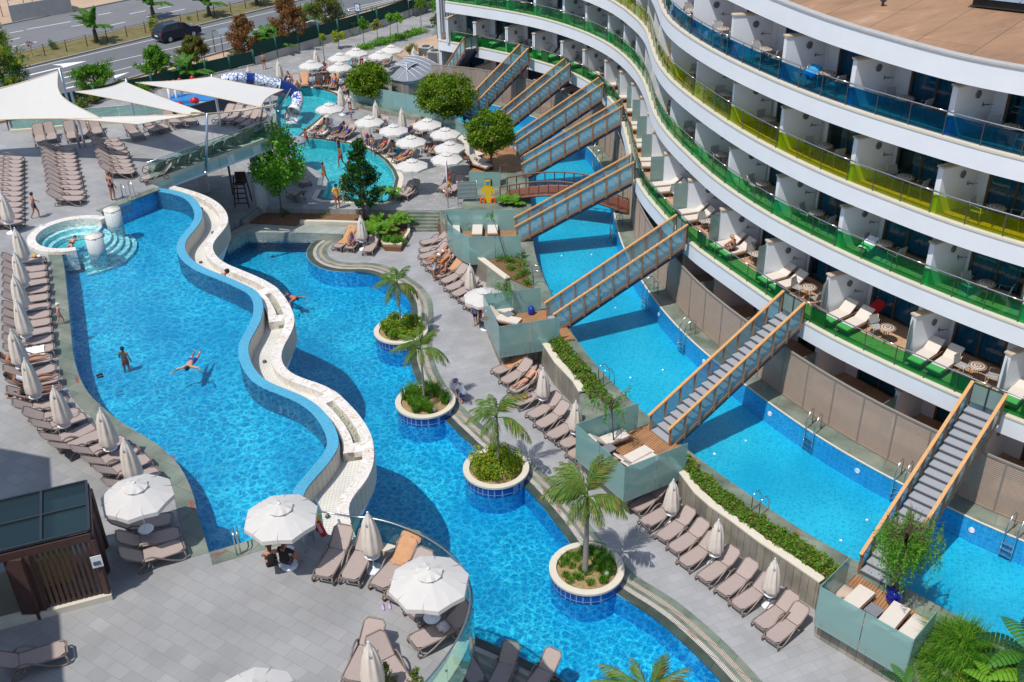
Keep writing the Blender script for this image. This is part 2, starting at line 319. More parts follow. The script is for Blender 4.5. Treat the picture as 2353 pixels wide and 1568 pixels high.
# promenade level, with the lower pool cut out
_far=[V2(p) for p in GL([(1010,484),(938,484),(838,482),(605,478)],0)]
PROM=[Vector((-34,60)),Vector((-34,8)),Vector((34,8)),Vector((34,25)),Vector((13,60))]+_far[:1]+_far[1:]
S('promenade_paving',MB().poly(PROM,0,-1.3,[LP]),PAVE)
S('lower_pool_floor',MB().poly(LP,-1.02,None),FLOORB)
S('lower_pool_wall',MB().wall([p for p in LP]+[LP[0]],-1.02,-.004),WALLB)
S('lower_pool_water',MB().poly(LP,-.07,None),WATER)
LE=fit(LEDGE,3)
def band(name,L,a,b,z,m_,z1=None,th=.06): return S(name,MB().strip(off(L,a),off(L,b),z,z-th if z1 is None else z1),m_)
for nme,a,b,m_ in (('coping',0,.36,DSLATE),('pool_grating',.36,.56,GRATE),('coping',.56,.72,SLATE),('pool_grating',.72,.92,GRATE2),('coping',.92,1.22,SLATE)):
    band(nme,LE,a,b,.006,m_)
    BL2=resamp(BLD,.5); band(nme,BL2,a,b,.006,m_)
# kids level
KP=[V2(p) for p in GL([(655,203),(680,200),(710,202),(738,207),(765,215),(779,228),(765,245),(735,268),(709,290),(680,315),(740,322),(798,331),(830,339),(858,351),(883,370),(900,392),(907,410),(900,440),(888,462),(745,456),(738,455),(748,437),(753,417),(748,405),(728,392),(700,380),(675,366),(655,340),(640,300),(632,255),(640,218)],ZK)]
KSL=GL([(605,478),(838,482),(938,484),(1010,484),(1060,478),(1080,392),(1078,362),(1058,325),(978,275),(813,240),(800,200),(900,165),(985,112),(998,60),(998,12),(948,36),(868,66),(826,78),(779,92),(735,104),(687,118),(637,133),(585,150),(530,163),(475,176),(416,190),(352,208),(222,236),(100,262),(-200,330)],ZK)
KSL=[V2(p) for p in KSL]+[Vector((-60,45)),Vector((-27,42)),V2(G(430,560,ZK))]
S('kids_terrace_paving',MB().poly(KSL,ZK,-.4,[KP]),PAVEB)
S('kids_pool_floor',MB().poly(KP,.2,None),KIDT); S('kids_pool_wall',MB().wall(KP+KP[:1],.2,ZK-.004),KIDT); S('kids_pool_water',MB().poly(KP,ZK-.07,None),WATERK)
_kc=resamp(KP[:-9],.4); S('coping',MB().strip(off(_kc,.06),off(_kc,.3),ZK+.012,ZK-.05),DSLATE); S('coping',MB().strip(off(_kc,.3),off(_kc,.62),ZK+.014,ZK-.05),CREAM)
# building side platform, with the long pool cut out
RL=[(940,232),(915,234),(899,241),(925,249),(958,256),(1000,263),(1045,271),(1110,292),(1170,325),(1205,362),(1222,400),(1222,480),(1219,545),(1226,587),(1238,622),(1256,657),(1273,695),(1303,753),(1323,784),(1346,816),(1376,851),(1413,891),(1455,931),(1503,974),(1551,1018),(1600,1056),(1676,1109),(1726,1144),(1765,1174),(1827,1214),(1890,1254),(1990,1307),(2100,1366),(2165,1401),(2265,1458),(2353,1503),(2450,1555)]
RR=[(2450,1290),(2353,1252),(2307,1231),(2235,1201),(2175,1174),(2085,1124),(2015,1089),(1927,1044),(1840,984),(1765,932),(1701,884),(1626,824),(1576,781),(1531,732),(1501,694),(1466,644),(1427,577),(1411,532),(1408,477),(1403,430),(1388,388),(1366,352),(1338,325),(1290,298),(1231,272),(1190,257),(1120,240),(1050,227),(985,226)]
RPL=resamp(smooth(fit(GL(RL,1.1)),3),.5); RPR=resamp(smooth(fit(GL(RR,1.1)),3),.5); RP=RPL+RPR
WALLD=[(1012,540),(1025,557),(1031,577),(1045,604),(1068,617),(1100,640),(1122,656),(1118,700),(1114,754),(1149,839),(1238,828),(1250,845),(1276,886),(1316,929),(1331,955),(1327,1074),(1441,1174),(1533,1110),(1591,1190),(1626,1222),(1676,1258),(1738,1306),(1800,1348),(1873,1400),(1871,1462),(2044,1568),(2110,1610)]
WL=[V2(p) for p in GL(WALLD,0)]
PF=WL+[Vector((17.5,18)),Vector((40,18)),Vector((60,120)),Vector((-10,120))]+[V2(p) for p in GL([(998,12),(998,60),(985,112),(900,165),(800,200),(813,240),(978,275),(1058,325),(1078,362),(1080,392),(1060,478),(1010,484)],ZB)]
S('poolside_walkway',MB().poly(PF,ZB,0,[RP],0,1),[SLATE,CLAD])
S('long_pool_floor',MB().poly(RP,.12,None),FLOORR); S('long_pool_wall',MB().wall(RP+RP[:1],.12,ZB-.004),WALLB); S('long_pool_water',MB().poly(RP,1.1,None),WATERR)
S('pool_edge_trim',MB().strip(off(RPR,-.0),off(RPR,-.09),ZB+.012,ZB-.05),mat('pale_trim',(.6,.58,.5),.4))
# upper terrace, its coping and pool
WC=Vector((-22.2,48.35)); WR=2.2
LCOP=[(141,578),(146,605),(150,632),(158,710),(165,784),(167,805),(170,822),(176,845),(188,878),(207,908),(237,937),(275,968),(325,999),(362,1022),(393,1050),(413,1073),(430,1102),(445,1140),(453,1176),(466,1218),(480,1270)]
LCW=resamp(smooth(GL(LCOP,ZU),3),.3)
ENDC=[V2(p) for p in GL([(480,1270),(582,1240),(712,1201)],ZU)]
TOPC=[V2(p) for p in GL([(368,436),(300,462),(232,489)],ZU)]
def arc(c,r,a0,a1,n=24): return [Vector((c.x+r*math.cos(R(a0+(a1-a0)*i/n)),c.y+r*math.sin(R(a0+(a1-a0)*i/n)))) for i in range(n+1)]
WARC=arc(WC,WR,62,292,40)
RIMI=off(RIM,-.42)
TERR=[Vector((-45,5)),Vector((-45,72))]+[V2(p) for p in GL([(27,306),(208,288),(290,281),(400,274),(500,258),(600,244),(636,275),(622,322),(588,335),(470,378),(348,423),(366,430)],ZU)]+TOPC[1:]+WARC+LCW+ENDC[1:]+[V2(G(728,1222,ZU))]+TE[4:]+[Vector((-4,12)),Vector((-4,5))]
S('upper_terrace_paving',MB().poly(TERR,ZU,ZU-.62,[],0,1),[tiles('terrace_tile',(.335,.33,.325),(.285,.285,.285),(.25,.235,.205),.6,.42,.008,.6,33,.5,blotch=.2,bscale=.45),WHITE])
UP=LCW+ENDC[1:]+[p for p in RIMI[::-1]]+TOPC[1:]+[V2(G(257,487,5.62)),V2(G(215,547,5.62)),V2(G(205,570,5.62))]
S('upper_pool_floor',MB().poly(UP,4.6,None),FLOORB); S('upper_pool_wall',MB().wall(UP+UP[:1],4.6,ZU-.1),WALLB); S('upper_pool_water',MB().poly(UP,5.625,None),WATER)
S('coping',MB().strip(off(LCW,-.0),off(LCW,-.62),ZU+.012,ZU-.06),SLATE)
S('coping',MB().strip(off(ENDC,0),off(ENDC,-.62),ZU+.012,ZU-.06),SLATE); S('coping',MB().strip(off(TOPC,0),off(TOPC,-.5),ZU+.012,ZU-.06),SLATE)
# overflow rim, channel, parapet (one fountain structure)
inf=thing('overflow_channel','curving white mosaic overflow channel between the two big pools','channel',(0,0,0))
MB().strip(RIM,RIMI,5.64,4.6,0,za=5.63).build('rim',[RIMT],inf)
MB().wall(off(RIM,.012),4.8,5.6).build('rim_wall',[MOSV],inf)
n_=90; A=resamp(RIM,n=n_); Bp=resamp(off(PAR,-.42),n=n_)
MB().strip(A,Bp,4.86,None,0,za=4.9).build('channel_floor',[MOSAIC],inf)
MB().strip(PAR,off(PAR,-.42),5.25,4.3).build('parapet',[MARBLE],inf)
o_=off(PAR,.015); MB().strip(o_,off(PAR,0),5.2,4.3).build('fascia',[MOSV],inf)
_bb=resamp(fit(PB,12),n=len(PAR)); MB().add([(p.x,p.y,4.3) for p in PAR]+[(p.x,p.y,-1.0) for p in _bb],[(i,i+1,len(PAR)+i+1,len(PAR)+i) for i in range(len(PAR)-1)]).build('footing',[WHITE],inf)
ROCK=mat('river_rock',(.3,.3,.22),.6,var=.6,scale=9,bump=.8)
for (d0,d1) in (((630,657),(677,735)),((768,897),(860,1040))):
    a=min(range(len(PAR)),key=lambda i:(PAR[i]-V2(G(*d0,5.25))).length); b=min(range(len(PAR)),key=lambda i:(PAR[i]-V2(G(*d1,5.25))).length); seg=PAR[a:b+1]
    t=MB().strip(off(seg,-.42),off(seg,-.72),5.05,4.88).build('trough',[ROCK],inf)
    MB().strip(off(seg,-.72),off(seg,-1.1),5.27,4.88).build('trough_wall',[MARBLE],inf)
    for e in (0,-1):
        s2=seg[:3] if e==0 else seg[-3:]; MB().strip(off(s2,-.0),off(s2,-1.11),5.275,4.88).build('trough_end',[MARBLE],inf)
    mb=MB(); c2=off(seg,-.57)
    for i in range(0,len(c2)-1):
        for k in range(3): r_=rnd.uniform(.03,.07); mb.lathe([(0,-r_*.6),(r_,0),(0,r_*.7)],5,(c2[i].x+rnd.uniform(-.1,.1),c2[i].y+rnd.uniform(-.1,.1),5.06))
    mb.build('pebbles',[mat('pebble',(.5,.5,.42),.5,var=.4,scale=6)],inf)
for i,k in enumerate((.1,.2,.3,.42,.5,.62,.95)):
    p=resamp(off(PAR,-.75),n=100)[int(k*99)]; MB().lathe([(.09,0),(.09,.03),(.06,.08),(0,.1)],10,(p.x,p.y,4.9)).build('floor_lamp',[DSTEEL],inf)
# whirlpool
wh=thing('whirlpool','round pale whirlpool basin with white marble rim at the corner of the upper pool','whirlpool',(0,0,0))
MB().strip(arc(WC,WR,60,293,48),arc(WC,WR-.42,60,293,48),5.86,4.8).build('rim',[MARBLE],wh)
WI=WR-.42
mb=MB(); mb.strip(arc(WC,WI,0,360,60),arc(WC,WI-.3,0,360,60),5.42,4.9); mb.strip(arc(WC,WI-.3,0,360,60),arc(WC,WI-.6,0,360,60),5.2,4.9); mb.build('bench',[LIGHTT],wh)
MB().poly(arc(WC,WI-.55,0,354,58),4.95,None).build('floor',[KIDT],wh)
mb=MB()
for r_,z_ in ((2.9,4.75),(2.6,4.92),(2.3,5.09),(2.02,5.25)): mb.strip(arc(WC,r_,-62,48,26),arc(WC,r_-.32,-62,48,26),z_,4.55)
mb.build('steps',[LIGHTT],wh)
cut=[V2(G(257,487,5.62)),V2(G(215,547,5.62))]
def side(p): a,b=cut; return (b.x-a.x)*(p.y-a.y)-(b.y-a.y)*(p.x-a.x)
ref=side(WC+Vector((-1,0)))
wd=[p for p in arc(WC,WI,0,354,60) if side(p)*ref>0]; S('whirlpool_water',MB().poly(wd,5.625,None),WATERK)
for j,(px,py) in enumerate(((-20.6,49.9),(-20.47,46.68))):
    t=MB().lathe([(.42,-1.7),(.42,.0)],32).build('pool_pillar',[clad_fix(tiles('pillar_mosaic%d'%j,(.62,.64,.62),(.58,.6,.58),(.45,.46,.44),.1,.1,.01,.5,0,0,True,blotch=.08))],None,('round white tiled pillar rising beside the far end of the whirlpool','round white tiled pillar rising in front of the whirlpool rim')[j],'pillar','whirlpool pillars',loc=(px,py,6.42))
    MB().lathe([(.0,0),(.43,0),(.43,.03),(0,.045)][1:],32).build('cap',[MARBLE],t)
# ---------------- the hotel ----------------
FRAME=mat('bronze_frame',(.16,.105,.07),.45,.3,var=.15)
CAPM=mat('travertine_cap',(.52,.42,.31),.6,var=.12,scale=4)
PANE=glass('window_glass',(.42,.70,.80),.08,.02,(.02,.1,.14))
CURT=mat('curtain',(.22,.42,.48),.9,var=.1)
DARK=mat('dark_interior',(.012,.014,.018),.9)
TILEW=tiles('balcony_wood_tile',(.58,.36,.22),(.5,.3,.18),(.3,.17,.1),.6,.15,.01,.55,25,.5,blotch=.15)
GG=glass('green_glass',(.30,.80,.46),.05,.02,(.05,.4,.2)); GY=glass('lime_glass',(.74,.84,.12),.05,.02,(.4,.5,.03)); GB=glass('blue_glass',(.10,.48,.70),.06,.02,(.02,.2,.35)); GC=glass('emerald_glass',(.34,.82,.44),.05,.02,(.05,.4,.2))
FROST=glass('frosted_glass',(.36,.52,.5),.55,.12,(.34,.46,.44))
PC=[(-5.6,87),(-2.4,84.9),(.7,82.6),(3.4,79.6),(6,75.7),(7.5,71.8),(8.3,67.6),(8.6,63.5),(8.5,60.5),(8.4,57.9)]
def pcw(y0): return [Vector(p) for p in PC if p[1]>y0]
def fc(L,z,y0,tail): return resamp(smooth(fit(pcw(y0)+[V2(p) for p in GL(L,z)]+[Vector(t) for t in tail],2),4),.4)
ZF=[1.2,4.9,8.2,11.35,14.5,17.6]
C4=fc(q(2,0,[(1365,60),(1380,120),(1420,178),(1500,255),(1600,325),(1750,420),(1900,505),(2050,580),(2200,645)])+q(3,0,[(0,722),(250,825),(550,945),(850,1045),(1250,1165),(1650,1285),(1900,1355),(2120,1415),(2352,1480)]),14.5,56.5,[(20,31.8),(23.5,28.6)])
C3=fc(q(2,0,[(1000,65),(1090,130),(1160,185),(1215,245),(1250,310),(1262,380),(1280,460),(1310,550),(1360,640),(1430,722),(1530,815),(1650,905),(1780,1000),(1900,1085),(2000,1150),(2200,1270)])+q(3,1,[(0,-205),(370,-30),(620,85),(820,160),(1000,230),(1180,300),(1370,375),(1590,455),(1800,525),(2020,595),(2260,670)]),11.35,70.5,[(20.3,31.6),(23.8,28.4)])
C2=fc(q(1,0,[(1735,20),(2000,55)])+q(2,0,[(0,112),(150,140),(350,190),(520,240),(700,310),(850,380),(960,450),(1060,540),(1140,630),(1200,730),(1230,800),(1255,900),(1275,980),(1300,1060),(1350,1145),(1420,1240),(1520,1340),(1620,1430),(1740,1550)])+q(2,1,[(1850,85),(2000,185),(2150,285)])+q(3,1,[(0,425),(190,515),(470,665),(785,815),(1135,970),(1525,1130),(1950,1300),(2352,1450)]),8.2,999,[(21,30.8),(24,27.8)])
C1=fc(q(1,0,[(1675,372),(2040,430)])+q(2,0,[(160,540),(400,605),(550,670),(740,755),(850,865),(945,950),(990,1040),(1030,1180),(1050,1300),(1080,1400)])+q(2,1,[(1115,45),(1140,110),(1190,190),(1250,265),(1320,350),(1440,480),(1600,660),(1700,735),(1810,805),(2000,945),(2230,1105),(2352,1185)])+q(3,2,[(300,-160),(620,0),(1000,170),(1300,320),(1760,520),(2160,690),(2352,770)]),4.9,999,[(21.5,29.4),(24.5,26.6)])
CR=fc(q(3,0,[(-300,-65),(0,28),(300,105),(600,200),(900,290),(1200,375),(1500,460),(1800,535),(2100,595),(2352,630)]),17.6,43,[(20,32.2),(23.5,29)])
CR=resamp(smooth(fit([Vector(p) for p in PC+[(8.6,54.8),(9.15,51.8),(9.9,49.0),(10.9,46.0)]]+[V2(p) for p in GL(q(3,0,[(300,105),(600,200),(900,290),(1200,375),(1500,460),(1800,535),(2100,595),(2352,630)]),17.6)]+[Vector((20,31.8)),Vector((23.5,28.6))],2),4),.4)
QP=[Vector(p) for p in ((-4.6,86.6),(-2.1,85.0),(.2,83.1),(2.3,80.9),(4.1,78.5),(5.65,75.9),(6.9,73.2),(7.9,70.5),(8.5,67.7),(8.75,64.9),(8.6,61.8),(8.4,58.5),(8.35,54.9),(8.8,51.0),(9.75,47.1),(11.25,43.2),(13.15,39.5),(15.55,35.9),(18.5,32.9),(21.5,30.0))]
def near(L,p):
    i=min(range(len(L)),key=lambda k:(L[k]-p).length); return i
def frame(L,i):
    a=L[max(0,i-2)];b=L[min(len(L)-1,i+2)]; t=(b-a).normalized(); return L[i],t,Vector((-t.y,t.x))
hotel=thing('hotel_building','white curved hotel with tiers of coloured glass balconies and a brown flat roof','hotel',(0,0,0))
def cylp(mb,c,nrm,r,d,m=0,n=14):
    nrm=Vector(nrm).normalized(); u=nrm.orthogonal().normalized(); v=nrm.cross(u); c=Vector(c)
    vs=[c+nrm*(k*d)+(u*math.cos(2*PI*j/n)+v*math.sin(2*PI*j/n))*r for k in (0,1) for j in range(n)]
    mb.add(vs,[(j,(j+1)%n,n+(j+1)%n,n+j) for j in range(n)]+[tuple(range(n))[::-1],tuple(range(n,2*n))],m)
FL=[None,(C1,GC,'emerald'),(C2,GG,'green'),(C3,GY,'lime'),(C4,GB,'blue')]
B3=lambda p,z: Vector((p.x,p.y,z))
BAYS={}
for k in range(1,5):
    L,gm,gn=FL[k]; z=ZF[k]
    MB().strip(L,off(L,3.6),z-.02,z-.8).build('balcony_slab',[WHITE],hotel)
    MB().strip(off(L,-.03),off(L,.24),z+.05,z-.03).build('coping',[CREAM],hotel)
    MB().strip(off(L,.24),off(L,3.4),z,None).build('balcony_floor',[TILEW],hotel)
    ii=[near(L,p) for p in QP]
    for i in range(len(QP)-1):
        seg=L[ii[i]:ii[i+1]+1]
        if len(seg)<3: continue
        # railing of the bay
        g=off(seg,.13); mb=MB(); n=max(2,int(round(plen(seg)/1.3))); ps=resamp(g,n=n+1)
        hr=mb.tube([B3(p,z+.95) for p in g],.028,6)
        for p in ps[:-1] if i<len(QP)-2 else ps:
            mb.bar(B3(p,z+.05),B3(p,z+.93),.028,.028,1)
        r=mb.build('railing',[STEEL,DSTEEL],hotel)
        mb=MB(); g2=off(seg,.17); mb.strip(g2,off(g2,.014),z+.82,z+.08); mb.build('glass_panel',[gm],r)
        BAYS[k,i]=(L,ii[i],ii[i+1])
    for i,Q in enumerate(QP):
        p,t,n=frame(L,ii[i]); 
        p2,t2,n2=frame(C2,near(C2,Q)); n=(n2*.974+t2*.225 if Q.y<56 else n2)
        f=p+n*.27 if k!=1 else p2+n*.1
        e=f+n*(2.15 if k!=1 else 2.2)
        if k==1: e=p2+n*2.12
        else: e=p+n*2.12
        hh=1.84 if k!=1 else 1.95; pw=MB().bar(B3(f,z+hh/2),B3(e,z+hh/2),.26,hh).build('partition_wall',[WHITE],hotel)
        MB().bar(B3(f-n*.05,z+hh+.035),B3(e,z+hh+.035),.34,.07).build('cap',[CAPM],pw)
        mid=f+n*1.0; mb=MB(); cylp(mb,B3(mid+t2*.13,z+1.45),(t2.x,t2.y,0),.15,.06); mb.build('wall_lamp',[mat('lamp_grey',(.16,.17,.18),.4,var=.2)],pw)
        mb=MB(); b_=B3(mid+n*.35+t2*.14,z+1.02)
        for a in (-.25,0,.22): mb.bar(b_,b_+Vector((t2.x*.25+n.x*a,t2.y*.25+n.y*a,.03)),.018)
        mb.bar(b_-Vector((0,0,.08)),b_+Vector((0,0,.08)),.03); mb.build('clothes_rack',[DSTEEL],pw)
        if k==1:
            a_=p+n*.55; MB().bar(B3(a_,z+.95),B3(f-n*.02,z+.95),.015,1.75).build('glass_screen',[FROST],pw)
# back walls with sliding doors
BW=off(C2,2.1)
for k in range(0,5):
    z=ZF[k]; zt=ZF[k+1]-(.8 if k<4 else .9)
    for i in range(len(QP)-1):
        a=C2[near(C2,QP[i])]; b=C2[near(C2,QP[i+1])]; t=(b-a).normalized(); n=Vector((-t.y,t.x)); Lb=(b-a).length
        a0=BW[near(C2,QP[i])]; b0=BW[near(C2,QP[i+1])]; t=(b0-a0).normalized(); n=Vector((-t.y,t.x)); Lb=(b0-a0).length
        if Lb<1.2: continue
        dw=min(2.4,Lb*.6); s0=Lb*.19; s1=s0+dw; ht=zt-z-.06; h=min(2.28,ht-.05)
        P=lambda s,d,zz: Vector((a0.x+t.x*s+n.x*d,a0.y+t.y*s+n.y*d,zz))
        mb=MB()
        mb.bar(P(0,.12,(z+zt)/2),P(s0,.12,(z+zt)/2),.24,zt-z,0); mb.bar(P(s1,.12,(z+zt)/2),P(Lb+.1,.12,(z+zt)/2),.24,zt-z,0); mb.bar(P(s0,.12,(z+h+zt)/2),P(s1,.12,(z+h+zt)/2),.24,zt-z-h,0)
        wl=mb.build('back_wall',[WHITE],hotel)
        door=MB().bar(P(s0+.003,.05,z+.03),P(s1-.003,.05,z+.03),.1,.06).bar(P(s0+.003,.05,z+h-.04),P(s1-.003,.05,z+h-.04),.1,.08).bar(P(s0+.04,.05,z+.06),P(s0+.04,.05,z+h-.08),.08,.1).bar(P(s1-.04,.05,z+.06),P(s1-.04,.05,z+h-.08),.08,.1).bar(P((s0+s1)/2,.05,z+.06),P((s0+s1)/2,.05,z+h-.08),.07,.07).build('sliding_door',[FRAME],hotel)
        MB().bar(P(s0+.08,.05,z+h/2),P(s1-.08,.05,z+h/2),.015,h-.15).build('pane',[PANE],door)
        mb=MB(); gap=rnd.choice((0,0,.25,.45)); c0=s0+.08+gap*rnd.choice((0,1))*dw*.6; c1=s1-.08-gap*dw*.3; N=int((c1-c0)/.045); pts=[P(c0+(c1-c0)*j/N,.17+.03*math.sin(j*1.7+.6*math.sin(j*.3)),0) for j in range(N+1)]; mb.wall([V2(p) for p in pts],z+.08,z+h-.08); mb.build('curtain',[CURT],door)
for Q in QP:
    p2,t2,n2=frame(C2,near(C2,Q)); pw=MB().bar(B3(p2+n2*.1,2.2),B3(p2+n2*2.08,2.2),.22,1.97).build('partition_wall',[WHITE],hotel); MB().bar(B3(p2-n2*.9,2.1),B3(p2+n2*.08,2.1),.02,1.7).build('glass_screen',[FROST],pw); MB().bar(B3(p2+n2*.05,3.22),B3(p2+n2*2.08,3.22),.3,.06).build('cap',[CAPM],pw)
    mb=MB(); cylp(mb,B3(p2+n2*1.0+t2*.11,2.8),(t2.x,t2.y,0),.15,.06); mb.build('wall_lamp',[MATS['lamp_grey']],pw)
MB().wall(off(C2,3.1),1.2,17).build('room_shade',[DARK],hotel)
# ground floor
MB().strip(off(C2,-.6),off(C2,3.0),1.215,None).build('balcony_floor',[TILEW],hotel)
# roof
zr=17.6
MB().strip(CR,off(CR,.3),zr,zr-.9).build('roof_fascia',[WHITE],hotel)
MB().strip(off(CR,-.05),off(CR,.3),zr+.04,zr-.03).build('roof_coping',[mat('grey_coping',(.42,.4,.38),.6)],hotel)
MB().strip(off(CR,.3),off(CR,4.0),zr-.3,zr-.9).build('roof_slab',[WHITE],hotel)
m,n,l,b=nm('roof_membrane'); ROOF=m; b.inputs['Roughness'].default_value=.85
ge=n.new('ShaderNodeNewGeometry'); mp=n.new('ShaderNodeMapping'); mp.inputs['Rotation'].default_value=(0,0,R(-35)); l.new(ge.outputs[0],mp.inputs[0]); mp2=n.new('ShaderNodeMapping'); mp2.inputs['Scale'].default_value=(.25,1,1); l.new(mp.outputs[0],mp2.inputs[0])
nz=n.new('ShaderNodeTexNoise'); nz.inputs['Scale'].default_value=.9; nz.inputs['Detail'].default_value=10; nz.inputs['Roughness'].default_value=.7; nz.inputs['Distortion'].default_value=.8; l.new(mp2.outputs[0],nz.inputs[0])
cr=n.new('ShaderNodeValToRGB'); l.new(nz.outputs[0],cr.inputs[0]); e=cr.color_ramp.elements; e[0].position=.3; e[0].color=(.21,.12,.07,1); e[1].position=.78; e[1].color=(.5,.36,.26,1); k_=e.new(.5); k_.color=(.31,.175,.095,1); k_=e.new(.62); k_.color=(.36,.2,.11,1)
br=n.new('ShaderNodeTexBrick'); br.inputs['Scale'].default_value=1; br.inputs['Brick Width'].default_value=40; br.inputs['Row Height'].default_value=2.2; br.inputs['Mortar Size'].default_value=.02; br.inputs['Color1'].default_value=br.inputs['Color2'].default_value=(1,1,1,1); br.inputs['Mortar'].default_value=(.55,.5,.5,1); mp3=n.new('ShaderNodeMapping'); mp3.inputs['Rotation'].default_value=(0,0,R(-50)); l.new(ge.outputs[0],mp3.inputs[0]); l.new(mp3.outputs[0],br.inputs[0])
mx=n.new('ShaderNodeMix'); mx.data_type='RGBA'; mx.blend_type='MULTIPLY'; mx.inputs[0].default_value=1; l.new(cr.outputs[0],mx.inputs[6]); l.new(br.outputs[0],mx.inputs[7]); l.new(mx.outputs[2],b.inputs[0])
rl=off(CR,.3); MB().poly([p for p in rl]+[Vector((60,30)),Vector((60,110)),Vector((8,110))],zr-.28,zr-.6).build('roof',[ROOF],hotel)
# end wall
p0=C2[0]; MB().bar((-5.5,87.2,9),(2,99,9),.3,17.2).build('end_wall',[mat('slatted_wall',(.6,.62,.65),.6)],hotel)
mb=MB()
for i in range(9): mb.box((-5.2+i*.22,86.9+i*.06,6.9),(.05,.05,2.6))
mb.build('slat_screen',[mat('pale_grey',(.55,.57,.6),.5)],hotel)
MB().bar(Vector((24.2,28.3,9)),Vector((34,46,9)),.3,17).build('end_wall',[WHITE],hotel)
# roof skylight and vent
sk=thing('roof_skylight','arched grey skylight on a dark kerb near the far corner of the brown roof','skylight',G(2320,14,17.4),R(-35))
MB().box((0,0,.15),(2.6,1.5,.3)).build('kerb',[mat('bitumen',(.03,.03,.032),.9,var=.3,scale=4)],sk)
mb=MB(); A=[(-1.5+0*k,-.9+1.8*k/8,.35+.42*math.sin(PI*k/8)) for k in range(9)]; mb.add([(x,y,z_) for x,y,z_ in A]+[(1.5,y,z_) for x,y,z_ in A],[(k,k+1,k+10,k+9) for k in range(8)],0,True); mb.build('dome',[mat('polycarbonate',(.2,.24,.3),.25,var=.1)],sk)
for x in (-1.5,-.5,.5,1.5): MB().tube([(x,y,z_+.03) for _,y,z_ in A],.03,5).build('rib',[STEEL],sk)
v=thing('roof_vent','small dark vent pipe sticking out of the brown roof','vent',G(2028,14,17.32)); MB().lathe([(.06,0),(.06,.22)],10).build('pipe',[DSTEEL],v); MB().lathe([(.13,.2),(.13,.3),(.05,.36),(0,.37)],10).build('cowl',[DSTEEL],v)
# ---------------- louvre fences along the ground floor ----------------
LOUV=mat('louvre_metal',(.40,.30,.235),.5,var=.08); LPOST=mat('louvre_post',(.27,.22,.18),.5,var=.1)
FNL=off(RPR,-.98)
FNL=fit([p for p in FNL if p.y<90],4)
fl_=resamp(FNL,.4)
# ---------------- stairs bridging the long pool ----------------
STW=mat('stair_handrail_wood',(.55,.29,.11),.5,var=.2,scale=9); STP=mat('stair_post_wood',(.30,.15,.075),.55,var=.2,scale=8); TREAD=mat('grey_tread',(.33,.34,.37),.55,var=.06); RISER=mat('dark_riser',(.10,.105,.12),.6,var=.06); STG=glass('stair_glass',(.55,.78,.84),.34,.06,(.42,.60,.66)); NAVY=mat('blue_stringer',(.02,.05,.11),.5)
ST=[((1010,165),(1065.5,81),(1042,169),(1095.5,87)),((1060,238),(1190,106),(1084,250),(1215,111)),((1132,265),(1291,137),(1150,280),(1312,147)),((1184,309),(1372,180),(1183,328),(1386,192)),((1200,360),(1422,232),(1202,375),(1428,245)),((1185,499),(1447,356),(1188,519),(1455,374)),((1258,692),(1551,497),(1276,722),(1576,519)),((1497,950),(1797,672),(1541,984),(1846,699.5)),((1982,1271),(2231,880),(2062,1303),(2311,913))]
ZS=[((1.25+1.0),5.95)]*9
STXY=[]
